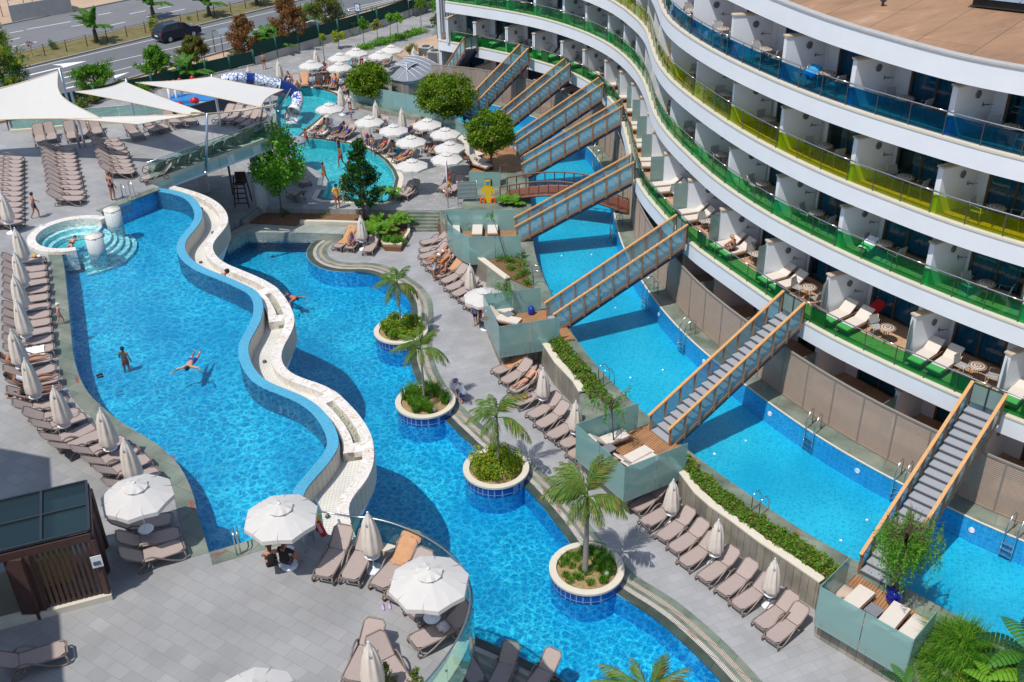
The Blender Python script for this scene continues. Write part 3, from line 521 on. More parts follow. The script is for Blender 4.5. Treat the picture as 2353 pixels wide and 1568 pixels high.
for k,(a,b,c,d) in enumerate(ST):
    A=G(*a,2.25);Bq=G(*b,5.95);C_=G(*c,2.25);D_=G(*d,5.95); A0,B0,C0,D0=A,Bq,C_,D_
    mid0=(A+C_)/2; mid1=(Bq+D_)/2; ax=(mid1-mid0); ax2=Vector((ax.x,ax.y,0)).normalized(); sd=Vector((-ax2.y,ax2.x,0)); wd_=.64
    st=thing('pool_staircase','grey stair bridge with frosted glass sides over the long pool, %s from the far end'%ORD[k],'staircase',(0,0,0),0,'stair bridges from the first floor balconies down to the decks')
    STXY.append((mid0,mid1,sd))
    N=21; run=Vector((ax.x,ax.y,0))/N; rise=3.7/N
    mb=MB()
    for j in range(N):
        c0=mid0+run*j; zt=1.25+rise*(j+1)
        M3=Matrix((Vector((ax2.x,ax2.y,0)),sd,Vector((0,0,1)))).transposed()
        mb.box((c0+run*.5)+Vector((0,0,zt-(c0.z)-.03)),(run.length+.03,wd_*2-.1,.05),M=M3)
        mb.box((c0+run*.52)+Vector((0,0,zt-(c0.z)-.15)),(run.length-.02,wd_*2-.12,.19),M=M3,m=1)
    for v_ in []: pass
    mb.v=[(x,y,z) for x,y,z in mb.v]; mb.build('treads',[TREAD,RISER],st)
    for s in (-1,1):
        o=sd*(s*wd_); lo=mid0+o; hi=mid1+o; d=hi-lo
        hrl=MB().bar(lo-d*.02,hi+d*.015,.13,.07).build('handrail',[STW],st)
        dz=Vector((0,0,-1.12)); MB().bar(lo+dz,hi+dz,.06,.14).build('bottom_rail',[STP],st)
        dz=Vector((0,0,-1.28)); MB().bar(lo+dz-o*.08,hi+dz-o*.08,.08,.26).build('stringer',[NAVY],st)
        NP=9 if k>4 else 7
        for j in range(NP+1):
            t=(j+.0)/NP; p=lo+d*t; MB().bar(p+Vector((0,0,-1.28 if 0<j else -1.0)),p+Vector((0,0,-.03)),.09,.09).build('post',[STP],st)
            if j<NP:
                p2=lo+d*((j+1)/NP); u=Vector((d.x,d.y,d.z)).normalized()*.05; h1=Vector((0,0,-.08));h2=Vector((0,0,-1.04)); e=sd*.006
                MB().add([p+u+h2-e,p2-u+h2-e,p2-u+h1-e,p+u+h1-e,p+u+h2+e,p2-u+h2+e,p2-u+h1+e,p+u+h1+e],[(3,2,1,0),(4,5,6,7),(0,1,5,4),(2,3,7,6)]).build('glass_panel',[STG],st)
    gt=mid1+ax2*.12
    for s in (-1,1):
        o=sd*(s*.3); g=MB().bar(gt+o*.08+Vector((0,0,-.42)),gt+o*1.95+Vector((0,0,-.42)),.02,.8).build('gate_glass',[FROST],st)
        mb=MB(); mb.bar(gt+o*.04+Vector((0,0,-1)),gt+o*.04+Vector((0,0,.05)),.05).bar(gt+o*2.05+Vector((0,0,-1)),gt+o*2.05+Vector((0,0,.08)),.07).bar(gt+Vector((0,0,0)),gt+o*2.05+Vector((0,0,0)),.04); mb.build('gate_frame',[DSTEEL],st)
# fences, one thing between each pair of stairs
cuts=sorted([near(fl_,V2(s[0]+(s[1]-s[0])*.62)) for s in STXY]); cuts=[0]+cuts+[len(fl_)-1]
cuts=sorted(set(cuts)); fi=0
for a,b in zip(cuts,cuts[1:]):
    if b-a<4: continue
    seg=fl_[a:b+1]
    lf=thing('louvre_fence','brown louvred fence on the walkway behind the pool, %s stretch from the right'%ORD[len(cuts)-2-fi],'fence',(0,0,0),0,'louvred fences screening the ground floor terraces'); fi+=1
    n=max(1,round(plen(seg)/1.45)); pp=resamp(seg,n=n+1)
    for i in range(n):
        a_,b_=pp[i],pp[i+1]; d=(b_-a_).normalized()*.035; mb=MB()
        for j in range(27):
            zz=1.3+j*.084; mb.bar(B3(a_+d,zz),B3(b_-d,zz),.03,.055)
        mb.build('louvre_panel',[LOUV],lf)
        MB().bar(B3(a_,1.2),B3(a_,3.6),.08,.06).build('post',[LPOST],lf)
    MB().wall(seg,3.55,3.63,.09).build('top_rail',[LPOST],lf); MB().wall(seg,1.22,1.27,.07).build('bottom_rail',[LPOST],lf)
# ---------------- decks with glass screens ----------------
DECKG=glass('deck_glass',(.52,.74,.72),.5,.06,(.38,.60,.58))
def deck(idx,pts,open_,lab,zt=2.7,curved=False):
    P=[V2(G(x,y,zt)) for x,y in pts]
    dk=thing('sun_deck',lab,'deck',(0,0,0),0,'glass screened wooden sun decks')
    FP_=list(P)
    if idx: FP_[2]=P[2]+(P[2]-P[1]).normalized()*.75; FP_[3]=P[3]+(P[3]-P[0]).normalized()*.75
    MB().poly(FP_,1.34,1.0).build('deck_floor',[WOODD],dk)
    for i in range(len(P)):
        if i in open_: continue
        a,b=P[i],P[(i+1)%len(P)]; L=(b-a).length; n=max(1,round(L/1.5))
        for j in range(n):
            p0,p1=a.lerp(b,j/n+.004),a.lerp(b,(j+1)/n-.004)
            lo=.92 if (i,) else 1.3
            g=MB().bar(B3(p0,(zt+lo)/2),B3(p1,(zt+lo)/2),.02,zt-lo).build('glass_panel',[DECKG],dk)
            mb=MB()
            nn=Vector((-(b-a).y,(b-a).x)).normalized()
            if not (j%1) and idx>0:
                for s in (.15,.85):
                    for zz in (1.02,1.16): cylp(mb,B3(p0.lerp(p1,s)-nn*.012,zz),(-nn.x,-nn.y,0),.022,.012,n=8); cylp(mb,B3(p0.lerp(p1,s)+nn*.012,zz),(nn.x,nn.y,0),.022,.012,n=8)
                mb.build('bolt',[STEEL],g)
    return P
DA=deck(0,[(1022,484),(1027,505),(1040,522),(1058,535),(1078,544),(1197,542),(1188,482)],[5],'farthest glass screened wooden deck, curved at its corner, with three cream loungers')
DB=deck(1,[(1110,677),(1147,751),(1287,729),(1243,661)],[2],'wooden deck with glass screens and a blue canister, second from the far end')
DC=deck(2,[(1323.5,975),(1437,1074),(1581,1018),(1468,926)],[2],'square glass screened deck at the foot of the stairs, second from the near corner')
DD=deck(3,[(1885,1348),(2100,1470),(2155,1402),(1955,1278)],[2],'nearest wooden deck with glass screens and a blue plant pot')
# planter walls and beds
def bed(name,wall,inner,lab,z=1.36):
    W=[V2(p) for p in GL(wall,0)]; W=[p for p in W]; I=[V2(p) for p in GL(inner,ZB)]
    t=thing(name,lab,'planter',(0,0,0),0,'planter beds along the promenade')
    MB().strip(off(W,-.03),off(W,.0),1.3,0,0).build('cladding',[CLAD],t)
    MB().strip(off(W,-.05),off(W,.3),z,z-.07).build('cap',[CREAM],t)
    IW=off(W,.3); MB().poly([p for p in IW]+I[::-1],z-.09,1.0).build('soil',[SOIL],t)
    return IW,I
BEDS=[bed('planter_bed',[(1068,617),(1100,640),(1130,664),(1163,690)],[(1195,590),(1205,620),(1217,650),(1230,668)],'curved planter bed with bare soil and climbers between the two farthest decks'),
bed('planter_bed',[(1238,828),(1250,845),(1276,886),(1316,929),(1331,955)],[(1285,780),(1316,816),(1346,849),(1388,899),(1410,930)],'planter bed full of green shrubs between the second and third deck'),
bed('planter_bed',[(1533,1110),(1591,1190),(1626,1222),(1676,1258),(1738,1306),(1800,1348),(1873,1400)],[(1586,1066),(1606,1094),(1651,1126),(1701,1164),(1765,1212),(1832,1242),(1877,1274),(1930,1312)],'long planter bed of half dry shrubs between the two nearest decks')]
# curved footbridge near the top
FBM=mat('dark_footbridge_wood',(.17,.065,.04),.45,var=.2,scale=6)
def footbridge():
    P0=G(1158,452,1.25);P1=G(1448,480,1.25); d=(P1-P0); d.z=0; L=d.length; d.normalize(); s=Vector((-d.y,d.x,0)); t=thing('footbridge','dark brown arched wooden footbridge crossing the long pool','footbridge',(0,0,0))
    N=26; z=lambda u: 1.28+.75*math.sin(PI*u)
    pt=lambda u,o,h=0: P0+d*(L*u)+s*o+Vector((0,0,z(u)-1.25+h))
    mb=MB()
    for i in range(N*3): u=(i+.5)/(N*3); a=pt(u,-.75);b=pt(u,.75); mb.bar(a,b,L/(N*3)*.9,.05)
    mb.build('planking',[FBM],t)
    for o in (-.8,.8):
        MB().tube([pt(i/N,o,.95) for i in range(N+1)],.05,6).build('handrail',[FBM],t); MB().tube([pt(i/N,o,.0) for i in range(N+1)],.08,6).build('beam',[FBM],t)
        for i in range(0,N+1,2): MB().bar(pt(i/N,o,0),pt(i/N,o,.95),.07).build('post',[FBM if o<0 else DSTEEL],t)
footbridge()
# brown privacy panels beside each stair gate
for k,(m0,m1,sd) in enumerate(STXY):
    L=C1; i=near(L,V2(m1))
    for s in (-1,1):
        j=i; 
        while 0<j<len(L)-1 and abs((L[j]-V2(m1)).dot(V2(sd)))<.75: j+=s
        a=off(L,.2)[j]; j2=min(max(j+s*2,0),len(L)-1); b=off(L,.2)[j2]
        MB().bar(B3(a,5.45),B3(b,5.45),.03,.85).build('privacy_panel',[mat('brown_panel',(.28,.18,.12),.5)],hotel)
# ================= props =================
TAUPE=mat('taupe_sling',(.36,.285,.255),.75,var=.05,scale=6); LFR=mat('taupe_resin',(.19,.145,.125),.4,var=.08,spec=.5)
CANV=mat('ivory_canvas',(.68,.65,.61),.85,var=.05,scale=2.2,trans=.22); WPL=mat('white_plastic',(.72,.74,.78),.35,var=.03,spec=.5)
CANVC=mat('folded_canvas',(.66,.58,.50),.85,var=.1,scale=3)
CUSH=mat('cream_cushion',(.62,.55,.48),.8,var=.05); TEAK=mat('teak_slat',(.25,.13,.07),.55,var=.2,scale=6)
TAN=mat('tan_towel',(.50,.27,.14),.95,var=.15,scale=5,bump=.4); WTOW=mat('white_towel',(.75,.75,.78),.95,var=.06,scale=4,bump=.4); BTOW=mat('turquoise_towel',(.03,.42,.55),.95,var=.15,scale=4)
HID=thing  # alias
# ---- resin lounger: foot at the origin, head towards +y, seat level .35
def lounger_proto(back):
    ca,sa=math.cos(back),math.sin(back); t=thing('sun_lounger','x','sun lounger')
    def sling(y0,z0,y1,z1,wd=.29,rr=.09):
        mb=MB(); n=8; L=[]
        for i in range(n+1):
            u=i/n; y=y0+(y1-y0)*u; z=z0+(z1-z0)*u-.012*math.sin(PI*u); L.append((y,z))
        vs=[];fs=[]
        for i,(y,z) in enumerate(L):
            u=i/n; w=wd
            if i==0: w=wd-(rr if y0<.1 else 0)
            if i==n and y1>1.3: w=wd-rr
            for x in (-w,-w*.4,w*.4,w): vs.append((x,y,z+.012*(abs(x)/wd)))
        for i in range(n):
            for k in range(3): fs.append((i*4+k,i*4+k+1,i*4+k+5,i*4+k+4))
        mb.add(vs,fs,0,True); return mb
    hy,hz=1.22,.36; ty,tz=hy+.76*ca,hz+.76*sa
    sling(.05,.345,hy,hz).build('seat',[TAUPE],t); sling(hy+.02,hz+.01,ty,tz).build('backrest',[TAUPE],t)
    mb=MB(); w=.315
    mb.tube([(-w+.1,.0,.335),(-w,.09,.34),(-w,hy,.345)],.026,5).tube([(w-.1,.0,.335),(w,.09,.34),(w,hy,.345)],.026,5).bar((-w+.08,.0,.335),(w-.08,.0,.335),.05,.05).tube([(-w,hy,.35),(-w,hy+.66*ca,hz+.66*sa),(-w+.1,ty+.03*ca,tz+.03*sa),(w-.1,ty+.03*ca,tz+.03*sa),(w,hy+.66*ca,hz+.66*sa),(w,hy,.35)],.026,5); mb.build('frame',[LFR],t)
    for s in (-1,1):
        x=s*.335; MB().tube([(x*.93,.06,.32),(x,.02,.16),(x,.06,.04),(x,.2,.02),(x*1.03,.5,.17),(x*1.06,.86,.42),(x*1.06,1.0,.52),(x*1.06,1.2,.54),(x*1.05,1.32,.46),(x*1.0,1.28,.34)],.03,6).build('armrest',[LFR],t)
        MB().tube([(x,1.1,.33),(x,1.2,.12),(x,1.34,.02),(x,1.5,.05),(x,1.44,.2),(x,1.22,.33)],.024,5).build('leg',[LFR],t)
    return t
LP1=lounger_proto(R(36)); LP2=lounger_proto(R(5)); LP3=lounger_proto(R(52))
_used={}
def place(proto,loc,rz,label,group,**k):
    if proto.name not in _used:
        _used[proto.name]=1; proto.location=loc; proto.rotation_euler=(0,0,rz); proto['label']=label
        if group: proto['group']=group
        if k.get('scale'): proto.scale=(k['scale'],)*3
        return proto
    return dup(proto,loc,rz,label,group,scale=k.get('scale'))
def dirang(d): return math.atan2(-d.x,d.y)
LG=[]
def lounger(f,h,z,label,group,proto=LP1):
    a=G(f[0],f[1],z+.35); b=G(h[0],h[1],z+.35); d=(b-a); rz=dirang(d); o=place(proto,(a.x,a.y,z),rz,label,group); LG.append((Vector((a.x,a.y,z)),rz)); return o
# ---- parasols
def umb_base(t,table=True):
    MB().lathe([(.27,0),(.27,.07),(.2,.1),(.06,.12),(.05,.2),(0,.2)],20).build('base',[WPL],t)
    MB().tube([(0,0,.1),(0,0,2.2)],.022,8).build('pole',[WPL],t)
    if table: MB().lathe([(.0,.60),(.235,.60),(.245,.625),(.235,.645),(0,.65)][1:],24).build('table',[WPL],t)
def closed_proto():
    t=thing('closed_parasol','x','parasol'); umb_base(t)
    def wob(i,k,a): return 1+.16*math.cos(8*a)*(1 if i>2 else .4)+.07*math.sin(3*a+i)
    mb=MB(); mb.lathe([(.3,.80),(.32,.9),(.29,1.2),(.235,1.55),(.18,1.85),(.12,2.06),(.05,2.18)][::1],32,wob=wob,cap=True); mb.build('canopy',[CANVC],t)
    def wob2(i,k,a): return 1+(.14*math.cos(8*a) if i<2 else .03)
    MB().lathe([(.175,1.83),(.15,1.95),(.09,2.13),(.04,2.24),(.03,2.27),(0,2.28)],32,wob=wob2).build('vent_cap',[CANV],t)
    MB().lathe([(.035,2.26),(.03,2.31),(0,2.33)],10).build('finial',[WPL],t)
    return t
def open_proto(r=1.12):
    t=thing('open_parasol','x','parasol'); umb_base(t)
    def ring(rr,z,sag): # octagon with drooping edges between ribs
        pts=[]
        for k in range(32):
            a=2*PI*k/32; f=abs((k%4)/4*2-1); c=(math.cos(PI/8)/math.cos(((a+PI/8)%(PI/4))-PI/8)); pts.append((rr*c*math.cos(a),rr*c*math.sin(a),z-sag*(1-f)))
        return pts
    prof=[(.16,2.36,0),(.35,2.28,.005),(.6,2.18,.012),(.85,2.08,.02),(r,1.97,.03),(r+.01,1.84,.035)]
    mb=MB(); vs=[];fs=[]
    for rr,z,sg in prof: vs+=ring(rr,z,sg)
    for i in range(len(prof)-1): fs+=[(i*32+k,i*32+(k+1)%32,(i+1)*32+(k+1)%32,(i+1)*32+k) for k in range(32)]
    mb.add(vs,fs,0,False); mb.build('canopy',[CANV],t)
    mb=MB(); vs=ring(.40,2.30,-.05)+ring(.2,2.40,0)+ring(.04,2.46,0); mb.add(vs,[(i*32+k,i*32+(k+1)%32,(i+1)*32+(k+1)%32,(i+1)*32+k) for i in (0,1) for k in range(32)],0,False); mb.build('vent_cap',[CANV],t)
    MB().lathe([(.045,2.45),(.05,2.48),(.03,2.51),(0,2.52)],10).build('finial',[WPL],t)
    for k in range(8):
        a=2*PI*k/8+PI/8*0; MB().tube([(.03*math.cos(a),.03*math.sin(a),2.36),(r*.98*math.cos(a),r*.98*math.sin(a),1.965)],.01,4).build('rib',[WPL],t)
    return t
UC=closed_proto(); UO=open_proto()
def tip(p,z,h=2.33): v=G(p[0],p[1],z+h); return Vector((v.x,v.y,z))
def parasol(p,z,label,group,op=False,scale=None,rz=None):
    sc=scale or 1; v=tip(p,z,(2.33 if not op else 2.5)*sc); place(UO if op else UC,v,rnd.uniform(0,.7) if rz is None else rz,label,group,scale=scale)
# --- left row of the upper terrace
LWO=[V2(p) for p in off(LCW,-.62)]
FT=q(0,1,[(415,815),(425,890),(432,950),(443,1015),(450,1080),(450,1155),(458,1238),(465,1310),(470,1380),(480,1460),(487,1535)])+q(0,2,[(500,50),(475,150),(515,240),(548,330),(565,430),(625,545)])
for i,f in enumerate(FT):
    lounger(f,(f[0]-88,f[1]+9+i*.7),ZU,'taupe sun lounger in the row left of the upper pool, %s from the whirlpool'%ORD[i],'loungers in the row left of the upper pool')
for i,(f,h) in enumerate((((725,650),(420,700)),((790,680),(490,780)),((870,775),(590,890)),((940,830),(680,960)),((1150,885),(860,1010)),((1260,970),(980,1100)),((1370,1060),(1080,1190)),((1460,1180),(1170,1310)))):
    lounger(*q(0,2,[f,h]),ZU,'taupe lounger fanned at the lower left pool curve, %s from the top'%ORD[i],'loungers fanned along the pool curve')
for i,p in enumerate(q(0,1,[(0,190),(130,520),(128,745),(118,955),(145,1185),(95,1455)])+q(0,2,[(220,150),(485,405),(915,610),(1135,890)])):
    parasol(p,ZU,'closed beige parasol left of the upper pool, %s from the far end'%ORD[i],'closed parasols along the left row')
lounger((415,1222),(322,1245),ZU,'taupe lounger half in shade below the large parasol, upper of two beside the pergola',None)
lounger((422,1250),(330,1280),ZU,'taupe lounger beside the pergola, lower of the pair, fully in the sun',None)
lounger((395,1190),(300,1205),ZU,'taupe lounger mostly hidden under the open parasol near the pergola',None)
lounger((153,1486),(50,1519),ZU,'lone taupe lounger crossing the shadow edge in the bottom left corner',None)
for p,l in (((307,1108),'open white parasol beside the pergola, leftmost of the big ones'),((640.5,1156),'open white parasol at the end of the upper pool, over a table with two people'),((983.5,1305),'open white parasol at the curved glass railing'),((578,1578),'open white parasol cut off by the bottom edge of the photo')): parasol(p,ZU,l,'open parasols on the upper terrace',True)
for p,l in (((844,1175),'closed parasol with round table between two loungers near the curved railing'),((846,1473),'closed parasol near the bottom edge in front of the curved railing')): parasol(p,ZU,l,None)
Q3=lambda L: q(1,3,L)
for f,h,l in (((600,600),(760,340),'taupe lounger beside the red rescue buoy, leftmost along the curved railing'),((845,625),(990,370),'taupe lounger left of the closed parasol, second along the curved railing'),((1110,690),(1300,480),'taupe lounger with a tan towel hanging over its backrest'),((1240,800),(1440,590),'taupe lounger with its foot showing left of the open parasol'),((1410,950),(1650,790),'taupe lounger mostly under the open parasol by the railing'),((1430,1210),(1740,1070),'taupe lounger with a striped bag, right of the open parasol'),((880,1560),(960,1400),'taupe lounger at the bottom edge left of the closed parasol'),((1380,1640),(1240,1440),'taupe lounger at the bottom edge right of the closed parasol')):
    lounger(*Q3([f,h]),ZU,l,'loungers along the curved railing')
# --- lower promenade
P1=[((1515,665),(1700,628)),((1505,735),(1700,700)),((1505,795),(1690,745)),((1535,850),(1715,790)),((1580,905),(1750,840)),((1655,970),(1830,900)),((1712,1025),(1885,945)),((1755,1090),(1935,1010)),((1815,1145),(1985,1060)),((1888,1200),(2060,1120)),((1935,1255),(2110,1170))]
for i,(f,h) in enumerate(P1): lounger(*q(1,1,[f,h]),0,'taupe lounger by the promenade wall below the farthest deck, %s from the steps'%ORD[i],'loungers below the farthest deck')
P2=[((-165,285),(20,205)),((-85,375),(85,280)),((-5,460),(165,360)),((20,570),(250,490)),((160,690),(350,590)),((235,780),(430,670)),((340,880),(540,770)),((455,960),(640,870)),((530,1060),(710,960))]
for i,(f,h) in enumerate(P2): lounger(*q(2,2,[f,h]),0,'taupe lounger along the middle promenade wall, %s from the far end'%ORD[i],'loungers along the middle promenade wall')
P3=[(1110,1545-1568,1290,1430-1568),(1205,110,1370,20),(1365,245,1535,120),(1470,350,1640,240),(1565,480,1760,350),(1745,620,1930,490),(1920,750,2090,620),(2050,870,2220,760),(2265,1050,2440,930),(2370,1180,2540,1040)]
for i,(a,b,c,d) in enumerate(P3): lounger(*q(2,3,[(a,b),(c,d)]),0,'taupe lounger along the near promenade wall, %s from the square deck'%ORD[i],'loungers along the near promenade wall')
for p,l in ((q(1,1,[(1965,855)])[0],'closed parasol beside the farthest lounger row'),((1248,844),'closed parasol behind the sunbathing man on the promenade'),((1323.5,919),'closed parasol at the corner of the square glass deck'),((1548,1100),'closed parasol nearest the square deck in the near lounger row'),((1652,1192),'middle closed parasol of the near lounger row'),((1782,1282),'closed parasol at the right end of the near lounger row'),((827.5,494.5),'closed parasol between two loungers on the rounded peninsula')): parasol(p,0,l,'closed parasols on the promenade')
for f,h,l in (((735,705),(850,620),'lounger with a tan towel left of the seated woman on the peninsula'),((850,715),(930,630),'lounger the woman sits on beside the peninsula parasol'),((1020,745),(1090,640),'empty lounger right of the parasol on the peninsula')): lounger(*q(1,1,[f,h]),0,l,'loungers on the peninsula')
parasol((1112,662),0,'open white parasol half hidden behind the second deck',None,True)
for f,h in (((1100,1568),(1060,1500)),((1135,1590),(1165,1525)),((1210,1600),(1240,1560))):
    lounger(f,h,0,'dark shaded lounger below the curved terrace at the bottom edge, %s'%('leftmost' if f[0]==1100 else 'middle' if f[0]==1135 else 'rightmost'),None)
# --- upper terrace stacks under the sails
def col(F,hx,hy,name,grp,proto=LP1):
    for i,f in enumerate(F): lounger(f,(f[0]+hx,f[1]+hy),ZU,name%ORD[i],grp,proto)
col([(49,364+i*(8.5+i*.22)) for i in range(14)],-62,-2,'taupe lounger in the leftmost close row under the sails, %s from the back','loungers lined up at the left edge',LP2)
col(q(0,0,[(675,1372),(685,1410),(690,1445),(695,1482),(702,1518),(705,1555)])+q(0,1,[(725,25),(733,65),(742,110),(748,155),(768,205),(765,255)]),-62,0,'taupe lounger in the middle close row under the sails, %s from the back','loungers lined up in the middle row',LP1)
col(q(0,0,[(1090,1290),(1125,1325),(1145,1365),(1170,1405),(1180,1445),(1195,1485),(1210,1520),(1222,1558)])+q(0,1,[(1235,10)]),-60,0,'taupe lounger in the right close row under the sails, %s from the back','loungers lined up in the right row',LP1)
for i,(f,h) in enumerate((((370,1300),(355,1210)),((478,1280),(450,1195)),((668,1270),(640,1190)),((775,1240),(745,1160)),((900,1225),(865,1150)))): lounger(*q(0,0,[f,h]),ZU,'upright lounger with its back to the rear glass wall, %s from the left'%ORD[i],'upright loungers under the first sail',LP3)
for i,(f,h) in enumerate((((1280,1250),(1180,1180)),((1440,1200),(1350,1140)),((1520,1180),(1430,1125)),((1650,1140),(1560,1090)),((1780,1120),(1700,1080)),((1980,1100),(2060,1060)),((2090,1110),(2160,1060)),((2180,1120),(2260,1070)),((2230,1150),(2320,1100)),((2270,1180),(2350,1140)),((2290,1215),(2380,1180)))): lounger(*q(0,0,[f,h]),ZU,'lounger at the rear of the upper terrace beyond the sail shadow, %s from the left'%ORD[i],'loungers at the rear of the terrace')
lounger(*q(0,1,[(1300,75),(1420,40)]),ZU,'empty lounger at the end of the glass rail beside the pool corner','loungers backed against the glass rail')
for i,(x,y) in enumerate(((1420,1568),(1530,1540),(1640,1500),(1750,1465),(1860,1425),(1960,1385),(2060,1345),(2150,1305),(2240,1270))): lounger(*q(0,0,[(x-75,y-45),(x+30,y-5)]),ZU,'lounger backed against the glass rail over the lower pool, %s from the left'%ORD[i],'loungers backed against the glass rail',LP3)
# --- kids level
KL=[((300,785),(298,715)),((375,785),(368,712)),((445,790),(455,715)),((560,795),(595,715)),((640,795),(685,705)),((700,805),(745,720)),((790,835),(850,780)),((470,665),(570,650)),((620,665),(660,600)),((720,690),(790,670)),((900,600),(880,540)),((960,600),(975,540)),((1070,585),(1150,545)),((1180,590),(1230,540)),((1340,625),(1390,560)),((1560,615),(1545,560)),((1625,620),(1600,565)),((490,1225),(625,1165)),((580,1240),(690,1150)),((680,1262),(810,1195)),((775,1262),(890,1195)),((1110,1190),(1210,1110)),((1310,1240),(1450,1190)),((1125,1385),(1230,1290)),((1225,1420),(1340,1350)),((1270,1475),(1400,1425)),((1490,1230),(1540,1140)),((1560,1375),(1590,1290)),((1610,1405),(1680,1330)),((1050,1310),(1010,1250)),((1790,905-40),(900,880))]
for i,(f,h) in enumerate(KL[:-1]): lounger(*q(1,0,[f,h]),ZK,'taupe lounger on the crowded deck around the kids pool, %s, %s'%('far side' if i<17 else 'island side',ORD[i%17]+' from the left'),'loungers around the kids pool')
for i,(f,h) in enumerate((((1280,240),(1420,170)),((1350,235),(1470,150)),((1700,170),(1850,60)),((1780,190),(1900,80)),((310,180),(430,250)),((470,110),(380,60)))): lounger(*q(1,1,[f,h]),ZK,'lounger near the front of the kids level, %s from the left'%ORD[(2,3,4,5,0,1)[i]],'loungers around the kids pool')
for i,p in enumerate(((638,137),(724,112),(839,130),(950,107),(780.5,199),(862,231),(922,247),(569,152))): parasol(p,ZK,'closed parasol on the kids level, %s'%('beside the concrete wall, left of another','against the wall, nearest the yellow bush','behind the first round tree','near the bush by the air conditioners','at the island neck by the strollers','in front of the frosted fence, left one','in front of the frosted fence, right one','behind the dragon slide')[i],'closed parasols on the kids level')
UOK=[(713,137),(780,120),(817,109),(778,142),(873,115),(898,102),(755.5,235),(847,265),(903,284),(980.5,271),(1022,292),(943,310),(1032,324),(1025.5,349),(945.5,364)]
for i,p in enumerate(UOK): parasol(p,ZK,'open white parasol on the kids level, %s of fifteen counted from the far side'%ORD[i],'open parasols on the kids level',True,.97)
# ---- wooden deck loungers
def deck_lounger():
    t=thing('deck_lounger','x','sun lounger'); mb=MB()
    for x in (-.3,.3): mb.bar((x,0,.27),(x,1.95,.27),.05,.07)
    for y in (0.02,1.93): mb.bar((-.28,y,.27),(.28,y,.27),.05,.07)
    for i in range(14): mb.bar((-.28,.1+i*.14,.29),(.28,.1+i*.14,.29),.07,.02)
    mb.build('frame',[TEAK],t)
    for x in (-.27,.27):
        for y in (.25,1.6): MB().bar((x,y,0),(x,y,.25),.05).build('leg',[TEAK],t)
    MB().box((0,.64,.355),(.6,1.22,.08)).build('cushion',[CUSH],t)
    MB().bar((0,1.27,.36),(0,1.8,.78),.6,.07,up=(0,0,1)).build('backrest',[CUSH],t); return t
DL=deck_lounger()
def dl(f,h,l,z=1.34,g='cream loungers on the sun decks'): a=G(f[0],f[1],z+.4); b=G(h[0],h[1],z+.4); place(DL,(a.x,a.y,z),dirang(b-a),l,g)
dl((1046,538),(1044,511),'cream lounger at the left of the farthest deck'); dl((1096,538),(1098,510),'cream lounger in the middle of the farthest deck'); dl((1132,536),(1132,508),'cream lounger with a pink towel at the right of the farthest deck')
dl((1175,715),(1130,700),'cream lounger at the back of the second deck'); dl((1195,738),(1148,728),'cream lounger at the front of the second deck')
dl(q(2,2,[(1060,830)])[0],q(2,2,[(800,930)])[0],'cream lounger in full sun at the back of the square deck'); dl(q(2,2,[(1270,980)])[0],q(2,2,[(1040,1100)])[0],'cream lounger dappled with tree shade on the square deck'); dl(q(2,2,[(1330,1040)])[0],q(2,2,[(1120,1160)])[0],'cream lounger against the front glass of the square deck')
dl(q(3,3,[(920,700)])[0],q(3,3,[(740,870)])[0],'leftmost cream lounger on the nearest deck'); dl(q(3,3,[(1240,850)])[0],q(3,3,[(1080,1040)])[0],'middle cream lounger under leaf shade on the nearest deck'); dl(q(3,3,[(1430,970)])[0],q(3,3,[(1300,1110)])[0],'rightmost cream lounger beside the side glass of the nearest deck')
def side_table(p,z,l,col):
    v=G(*p,z+.4); t=thing('side_table',l,'side table',(v.x,v.y,z),.7); MB().box((0,0,.38),(.5,.5,.04)).build('tabletop',[col],t)
    for a in (-.2,.2):
        for b in (-.2,.2): MB().bar((a,b,0),(a,b,.36),.04).build('leg',[TEAK],t)
GT=mat('grey_tabletop',(.2,.2,.22),.5)
side_table(q(3,3,[(975,900)])[0],1.34,'small square grey table between loungers on the nearest deck',GT); side_table(q(2,2,[(890,980)])[0],1.34,'small grey table between loungers on the square deck',GT); side_table((1073,512),1.34,'small grey table between loungers on the farthest deck',GT); side_table((1168,722),1.34,'small table between loungers on the second deck',GT)
# decks on the kids level right side: wooden deck with loungers
for i,(f,h) in enumerate((((1085,346),(1062,330)),((1105,356),(1078,345)),((1118,371),(1090,362)),((1125,382),(1100,374)),((1050,312),(1075,318)))): dl(f,h,'cream lounger on the timber deck under the second round tree, %s'%ORD[i],1.24)
